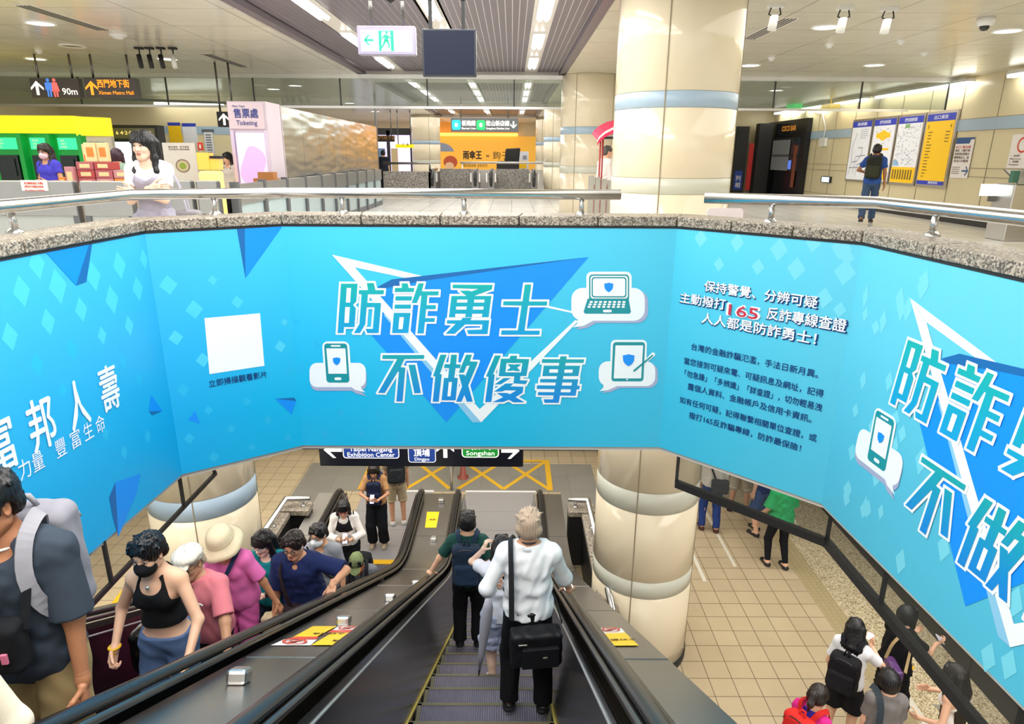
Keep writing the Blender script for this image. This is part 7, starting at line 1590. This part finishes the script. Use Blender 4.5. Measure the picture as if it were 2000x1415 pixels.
# navy man
lp = (-1.92, 5.32, tread(5.32)); fc = PI
p = Person('man in navy shirt with glasses and white earbud gripping the rail', lp, fc, 1.70, 'm', 1.16, .20, head=(.12, .10, 0), skin='mid', lod=0, arms={'L': dict(to=at_((-1.535, 4.93, -2.16), lp, fc), hint=(-1, -.3, -.2), dir=at_((0, -.6, -.35), (0, 0, 0), fc), palm=(0, 0, -1), curl=.5), 'R': dict(to=(.25, .12, .85))}).body()
nv = cloth('#1d2a58', 'navy'); p.top(nv, .93, -.10, .066, .026, 'shirt', collar=nv, vneck=.015, flare=.02); p.bottom(cloth('#4f6485', 'jeans_mid')); p.hair('short', H_brown, seed=4); p.glasses(); p.shoes(M_black)
mb = MB(); mb.sphere(p.hd(-.078, .012, -.006), (.010, .010, .012)); mb.cyl(p.hd(-.078, .016, -.008), p.hd(-.074, .026, -.03), .005); o = mb.build('earbud', M_swht); o.parent = p.root
p.bag('dark brown messenger bag across the navy shirt man', 'messenger_bag', 'bag', p.tp(-.03, .22, -.30), (.19, .05, .10), cloth('#2b1c20', 'bag_brown'), [p.tp(.05, .2, -.22), p.tp(.11, .17, .0), p.tp(.13, .08, .24), p.tp(.05, -.16, .12), p.tp(-.17, -.08, -.2)], cloth('#2b1c20', 'bag_brown'), sw=.024)
# grey tee, white mask
lp = (-2.12, 6.55, tread(6.55)); p = Person('man in grey tee with white face mask and dark glasses', lp, PI, 1.66, 'm', .98, .05, head=(.3, .05, 0), skin='mid', lod=0, arms={'L': dict(to=(-.24, .12, .85))}).body()
p.top(cloth('#8d9098', 'grey_tee'), .72, -.08, .06, .018, 'tee'); p.bottom(cloth('#2a2c33', 'dark_trs')); p.hair('short', H_black, seed=5); p.mask(M_mwht); p.glasses(); p.shoes(M_black); p.strap(M_blackm, [p.tp(.12, .1, .26), p.tp(.04, .17, .1), p.tp(-.12, .15, -.15), p.tp(-.17, .02, -.2)], .012, 'bag_strap')
# white blouse woman with phone
lp = (-2.42, 8.62, tread(8.62)); p = Person('woman in white blouse and black pinafore looking at her phone', lp, PI + .12, 1.63, 'f', 1.0, .03, head=(-.05, .45, 0), skin='light', lod=0, arms={'R': dict(to=(.03, .27, 1.10), hint=(1, -.2, -.7), dir=(-.6, .5, .3), palm=(-.3, -.5, .8), curl=.7), 'L': dict(to=(-.07, .26, 1.08), hint=(-1, -.2, -.7), dir=(.6, .5, .3), palm=(.3, -.5, .8), curl=.7)}).body()
p.top(cloth('#ece7e2', 'blouse_white'), 1.7, -.04, .06, .026, 'blouse', collar=cloth('#ece7e2', 'blouse_white'), flare=.02); p.top(cloth('#15151a', 'pinafore_black'), 0, -.06, .085, .058, 'pinafore_bib', straps=True, vneck=.03, waist=True); p.skirt(cloth('#15151a', 'pinafore_black'), .66, .14, .03, 'pinafore_skirt'); p.hair('bob', H_black, .1); p.glasses(M_sred); p.shoes(M_black); p.phone('pink phone held by the woman in the white blouse', 'R', mat('phone_red', '#7a2a3a', .4))
p.strap(M_blackm, [p.tp(-.13, .02, .27), p.tp(-.17, .08, .0), p.tp(-.2, .0, -.3)], .012, 'bag_strap')
# green cap
lp = (-1.86, 7.22, tread(7.22)); p = Person('person in olive green cap with grey tee and lanyard, head bowed', lp, PI + .05, 1.60, 'm', 1.0, .42, drop=.32, head=(0, .35, 0), skin='tan', lod=0, arms={'L': dict(to=(-.24, .25, .55)), 'R': dict(to=(.24, .25, .55))}).body()
p.top(cloth('#6f737a', 'tee_greydark'), .8, -.08, .06, .018, 'tee'); p.bottom(cloth('#2a2c33', 'dark_trs')); p.hair('short', H_black); p.hat('cap', cloth('#76835a', 'olive')); p.mask(cloth('#e0602c', 'mask_orange')); p.shoes(M_black)
p.strap(M_blackm, [p.tp(.05, .10, .25), p.tp(.04, .16, .1), p.tp(.0, .17, -.08), p.tp(-.04, .16, .1), p.tp(-.05, .10, .25)], .005, 'lanyard', flat=.6); p.backpack('black backpack on the person in the olive cap', cloth('#17181c', 'pack_black'), cloth('#1d1e23', 'pack_black2'), (.14, .08, .2), 0)
# landing woman with phone and the traveller behind her
lp = (-2.24, 9.95, -4.985); p = Person('woman in beige tee and navy apron pack standing on the landing with a phone', lp, PI + .03, 1.56, 'f', .98, .02, head=(0, .42, 0), skin='mid', lod=0, arms={'R': dict(to=(.06, .28, 1.02), hint=(1, -.2, -.7), dir=(-.6, .6, .2), palm=(-.3, -.3, .8), curl=.7), 'L': dict(to=(-.06, .28, 1.0), hint=(-1, -.2, -.7), dir=(.5, .6, .2), palm=(.3, -.3, .8), curl=.7)}).body()
p.top(cloth('#b88a5e', 'beige_tee'), .75, -.02, .06, .016, 'tee'); p.bottom(cloth('#14161d', 'trs_black'), 1.95, .1, .022, .03); p.hair('bob', H_brown, .1); p.shoes(cloth('#b3a48c', 'shoe_beige')); p.phone('phone in the hands of the woman on the landing', 'R')
p.backpack('navy pack worn on the chest of the woman on the landing', cloth('#1c2440', 'navy_pack'), cloth('#222a48', 'navy_pack2'), (.13, .06, .24), -.06, front=True)
lp = (-2.02, 10.65, -4.985); p = Person('traveller with dark backpack half hidden behind the woman on the landing', lp, .2, 1.60, 'm', 1.0, .02, skin='mid', lod=1).body(); p.top(cloth('#8a7c66', 'dun'), .7, -.05); p.bottom(cloth('#c9b795', 'shorts_tan'), 1.05, flare=.03, name='shorts', fold=.004); p.hair('short', H_black); p.shoes(M_swht); p.backpack('dark patterned backpack on the traveller behind the landing woman', cloth('#1c2026', 'pat'), cloth('#2a2e33', 'pat2'), (.16, .10, .26), .02)
# ================================================================ passengers riding down (backs to us)
lp = (-.44, 6.05, tread(6.05)); p = Person('boy in dark green tee with navy backpack riding down, hand on the rail', lp, 0, 1.60, 'm', .93, .03, head=(0, .12, 0), skin='light', lod=0, arms={'L': dict(to=at_((-.86, 6.12, sline(6.12) + 1.0), lp, 0), hint=(-1, -.3, -.6), dir=(-.2, 1, -.4), palm=(0, 0, -1)), 'R': dict(to=(.25, .02, .72), hint=(.4, -1, 0), curl=.6)}).body()
p.top(cloth('#1f4a44', 'dark_green'), .72, -.06, .06, .018, 'tee'); p.bottom(cloth('#101116', 'trs_black2'), 1.98, flare=.025, loose=.016); p.hair('short', H_black, seed=6); p.shoes(M_black)
p.backpack('navy backpack with black trim on the boy riding down', cloth('#1d2c40', 'pack_navy'), cloth('#24364d', 'pack_navy2'), (.155, .09, .235), -.03)
# woman with long black hair ahead of the white-shirted man
lp = (-.06, 4.95, tread(4.95)); p = Person('woman with long black hair in front of the white shirt man, hand raised', lp, .15, 1.545, 'f', .95, .02, head=(0, .05, 0), skin='pale', lod=0, arms={'L': dict(to=(-.15, .14, 1.38), hint=(-.35, .1, -1), dir=(.3, -.1, 1), palm=(1, 0, 0), curl=.8), 'R': dict(to=(.24, .08, .8))}).body()
p.top(cloth('#d9dbe6', 'top_pale'), .6, -.05, .06, .02, 'blouse'); p.skirt(cloth('#aab4cf', 'skirt_blue'), .42, .08, .05); p.hair('long', H_black, .42, 2); p.shoes(M_swht)
# white shirt man
lp = (.13, 4.0, tread(4.0)); p = Person('man with short ash blond hair in white rolled-sleeve shirt and black trousers', lp, 0, 1.66, 'm', .98, .02, head=(.08, .05, 0), skin='mid', lod=0, arms={'R': dict(to=at_((.485, 4.28, sline(4.28) + 1.02), lp, 0), hint=(.5, -1, -.3), dir=(.15, 1, -.45), palm=(0, 0, -1), curl=.3), 'L': dict(to=(-.25, .12, .96), hint=(-.6, -1, -.2), dir=(.1, 1, -.2), palm=(1, 0, 0), curl=.9)}, feet={'L': (-.13, .02, 0), 'R': (.12, 0, 0)}).body()
ws_ = cloth('#e8ebee', 'white_shirt'); p.top(ws_, 1.22, -.02, .066, .020, 'shirt', collar=ws_, flare=.02, fold=.010, waist=False)
for q in 'LR': a, b = p.el[q], p.wr[q]; u = unit(b - a); mb = MB(); mb.tube([a + u * .035, a + u * .075], .062, 18); o = mb.build('rolled_cuff', ws_); o.parent = p.root
p.bottom(cloth('#0d0d11', 'trs_black3'), 1.98, .07, .014, .02); p.hair('crop', H_grey, seed=3); p.shoes(M_black)
mb = MB(); mb.tube([p.P + p.A * .03 + p.X * .158 * math.cos(a) + p.Yt * .126 * math.sin(a) for a in np.linspace(0, 2 * PI, 33)], .018, 6, flat=1.0); o = mb.build('belt', M_black); o.parent = p.root
mb = MB(); w = p.wr['R']; u = unit(w - p.el['R']); mb.tube([w - u * .03, w - u * .01], .034, 16); o = mb.build('watch', M_steel); o.parent = p.root
p.strap(M_blackm, [p.tp(-.06, .06, .25), p.tp(-.035, -.05, .262), p.tp(.035, -.05, .262), p.tp(.06, .06, .25)], .010, 'lanyard')
p.bag('black shoulder bag with zips hanging behind the white shirt man', 'shoulder_bag', 'bag', (.05, -.225, .77), (.175, .07, .13), cloth('#111216', 'bag_leather', .5), [(-.11, -.16, .93), p.tp(-.115, -.165, .0), p.tp(-.12, -.10, .255), p.tp(-.12, .03, .29), p.tp(-.05, .15, .05), (.18, .1, .95), (.22, -.16, .92)], M_blackm, rz=.12, sw=.02,
      extra=lambda a, M: [('front_pocket', ((.02, -.07, -.03), (.125, .03, .075)), cloth('#15161b', 'bag_leather2', .5)), ('zip', ((-.10, -.078, .075), (.03, .004, .006)), M_steel), ('zip', ((-.085, -.082, .03), (.02, .004, .004)), M_steel), ('badge', ((.05, -.103, -.02), (.016, .002, .007)), M_steel)])
um = thing('folded_umbrella', 'folded silver grey umbrella hanging beside the white shirt man', 'umbrella', (-.17, 4.4, -2.3)); a, b = Vector((-.155, 4.34, -1.83)), Vector((-.25, 4.46, -2.68)); mb = MB(); mb.tube([a, a.lerp(b, .12), a.lerp(b, .3), a.lerp(b, .7), a.lerp(b, .92)], .03, 12, rad=[.012, .04, .048, .026, .010]); mb.build('canopy', cloth('#b9b9c4', 'umbrella_silver', .5), um); mb = MB(); mb.cyl(a.lerp(b, .91), b, .010, .007); mb.build('tip', M_black, um); mb = MB(); mb.cyl(a, a + (a - b).normalized() * .16, .012); mb.build('handle', M_black, um)
# ================================================================ people waiting on the platform (right)
FZ = -5.0
p = Person('waiting person in blue jeans and pale jacket with dark grey sling bag', (3.56, 10.50, FZ), -.1, 1.72, 'm', 1.0, .02, lod=1, skin='mid', feet={'L': (-.13, .02, 0), 'R': (.11, -.05, 0)}).body(); p.top(cloth('#c9c3ba', 'jacket_pale'), 1.6, -.02, .06, .024, 'jacket'); p.bottom(cloth('#243a74', 'jeans_deep'), 1.97, flare=.008); p.shoes(cloth('#4a2f2a', 'shoe_brown'), M_swht); p.hair('short', H_black)
p.bag('dark grey sling bag on the waiting person in blue jeans', 'sling_bag', 'bag', (.07, -.20, .98), (.14, .07, .12), cloth('#34363a', 'sling'), [(.0, -.16, 1.08), p.tp(-.1, -.15, .1), p.tp(-.13, 0, .27), p.tp(.0, .16, .0), (.18, .05, 1.0)], cloth('#26282c', 'sling_strap'))
p = Person('waiting person in pale beige shorts and dark shoes', (4.27, 11.12, FZ), -.6, 1.70, 'm', 1.0, lod=1, skin='mid', feet={'L': (-.14, .0, 0), 'R': (.13, .05, 0)}).body(); p.top(cloth('#b9b0a2', 'tee_stone'), .7, -.04); p.bottom(cloth('#c2b9a6', 'shorts_beige'), 1.02, flare=.03, loose=.02, name='shorts'); p.shoes(cloth('#3a2a2a', 'shoe_dark'), M_swht); p.hair('short', H_black)
p = Person('waiting person in brown trousers farther back on the platform', (3.95, 12.2, FZ), -.3, 1.68, 'f', 1.0, lod=1, skin='mid').body(); p.top(cloth('#4a4038', 'brown_top'), .7, -.04); p.bottom(cloth('#a58a70', 'brown_trs'), 1.5, flare=.01); p.shoes(cloth('#6a5040', 'shoe_tan')); p.hair('long', H_black, .3)
p = Person('waiting person in navy top and blue shorts next to the green shirt', (4.42, 10.38, FZ), .5, 1.70, 'm', 1.05, lod=1, skin='light', feet={'R': (.05, .12, 0), 'L': (-.12, -.02, 0)}).body(); p.top(cloth('#1f2c66', 'navy_top'), .7, -.12, .06, .03); p.bottom(cloth('#34508c', 'shorts_blue'), 1.05, flare=.035, loose=.022, name='shorts'); p.shoes(M_black, M_swht); p.hair('short', H_black)
p = Person('waiting person in loose bright green tee and black leggings', (4.33, 9.42, FZ), .12, 1.66, 'f', 1.12, .03, lod=0, skin='light', arms={'R': dict(to=(.27, .1, .84)), 'L': dict(to=(-.26, .14, .9))}, feet={'L': (-.12, .03, 0), 'R': (.12, -.1, 0)}).body(); p.top(cloth('#27a862', 'green'), .95, -.17, .06, .04, 'tee', flare=.03, fold=.010); p.bottom(cloth('#10131a', 'leggings'), 1.9, .1, .004, .0, 'leggings', fold=0); p.shoes(M_black, M_swht, sock=M_swht); p.hair('bob', H_black, .1)
p.bag('translucent plastic shopping bag hanging from the green tee person', 'plastic_bag', 'bag', (.31, .12, .62), (.05, .09, .14), glass('plastic_film', '#ddd9c0', .2, .35), [(.29, .18, .74), (.27, .12, .83), (.29, .05, .74)], M_swht)
# long-haired woman with phone
lp = (3.72, 5.98, FZ); p = Person('woman with long black hair in white tee looking at a bright phone', lp, -.75, 1.62, 'f', .98, .06, head=(-.35, .45, 0), skin='light', lod=0, arms={'R': dict(to=(.12, .34, 1.20), hint=(1, -.1, -.8), dir=(-.2, .5, .8), palm=(-.6, -.5, .3), curl=.6), 'L': dict(to=(-.2, .1, .85))}, feet={'R': (.12, 0, 0), 'L': (-.1, -.08, 0)}).body()
p.top(cloth('#e9e9ee', 'tee_white2'), .72, -.02, .06, .018, 'tee'); p.bottom(cloth('#15151a', 'shorts_black'), .75, .08, .016, .05, 'shorts'); p.hair('long', H_black, .34, 5); p.shoes(M_swht)
p.phone('bright pink-white phone held up by the long-haired woman', 'R', mat('phone_pink', '#e6b8c8', .4), glow('phone_bright', '#ffe6f2', 1.2), up=(.1, -.4, .9), off=.10); p.backpack('black backpack on the woman with the bright phone', cloth('#141418', 'pack_blk'), cloth('#1a1a20', 'pack_blk2'), (.16, .10, .22), -.08)
# woman in black by the glass with purple bag
lp = (4.42, 6.28, FZ); p = Person('woman in black dress behind the glass skirt holding a phone', lp, -1.2, 1.60, 'f', 1.0, .03, head=(0, .2, 0), skin='light', lod=0, arms={'R': dict(to=(.16, .40, 1.12), hint=(1, -.1, -.9), dir=(.1, 1, .3), palm=(-.6, 0, .8), curl=.6), 'L': dict(to=(-.12, .36, 1.10), hint=(-1, -.1, -.9), dir=(.3, 1, .2), palm=(.6, 0, .8), curl=.6)}).body()
p.top(cloth('#131317', 'dress_black'), .7, -.06, .066, .02, 'dress_top'); p.skirt(cloth('#131317', 'dress_black'), .62, .1, .03, 'dress_skirt'); p.hair('bob', H_black, .12); p.shoes(M_black); p.phone('phone in a pale case held by the woman in the black dress', 'R', M_swht)
p.bag('purple flap handbag with gold clasp on the woman in the black dress', 'handbag', 'bag', (.14, -.20, .92), (.14, .05, .10), mat('purple_leather', '#5a3a6e', .4), [(.02, -.18, 1.0), p.tp(.05, -.17, .1), p.tp(.12, .0, .27), p.tp(.16, -.02, .0), (.26, -.18, 1.0)], mat('strap_tan', '#b09a70', .5), rz=-.5, r=.02, extra=lambda a, M: [('clasp', ((0, -.054, .01), (.014, .004, .014)), mat('gold_clasp', '#c9a04a', .3, 1.0))])
lp = (3.72, 5.26, FZ); p = Person('person with smooth black bob and grey tee standing below the phone woman', lp, -.15, 1.60, 'f', 1.02, .04, head=(0, .15, 0), skin='light', lod=0).body(); p.top(cloth('#74706e', 'grey_warm'), .7, -.06, .07, .02, 'tee'); p.bottom(cloth('#2a2c33', 'dark_trs')); p.hair('bob', H_black, .12, 4); p.shoes(M_black); p.strap(cloth('#39434c', 'strap_slate'), [p.tp(-.12, .1, .22), p.tp(-.11, 0, .28), p.tp(-.10, -.13, .2), p.tp(-.1, -.15, -.1)], .03, 'bag_strap')
lp = (2.86, 5.06, FZ); p = Person('masked person with ponytail in magenta top at the bottom edge', lp, -1.0, 1.60, 'f', 1.0, .12, head=(-.1, .35, 0), skin='light', lod=0).body(); p.top(cloth('#d42a86', 'magenta'), 1.0, -.06, .07, .02, 'jacket'); p.top(cloth('#3a2a9a', 'indigo'), 0, .0, .066, .022, 'inner_top', straps=True, waist=True); p.bottom(cloth('#2a2c33', 'dark_trs')); p.hair('pony', H_brown, .2); p.mask(M_mwht); p.shoes(M_black)
p.backpack('bright red backpack on the ponytailed person at the bottom edge', cloth('#d42a26', 'pack_red'), cloth('#c2231f', 'pack_red2'), (.15, .09, .22), 0)
lp = (4.46, 5.32, FZ); p = Person('woman with long wavy dark hair in white top behind the glass at lower right', lp, .5, 1.62, 'f', 1.0, .05, head=(-.2, .3, 0), skin='light', lod=0, arms={'L': dict(to=(-.2, .2, .95)), 'R': dict(to=(.1, .3, 1.1), hint=(1, -.1, -.8))}).body(); p.top(cloth('#e6e0da', 'tank_white'), 0, -.04, .075, .012, 'tank_top', straps=True, waist=True); p.bottom(cloth('#2a2c33', 'dark_trs')); p.hair('long', H_brown, .5, 7); p.shoes(M_swht)
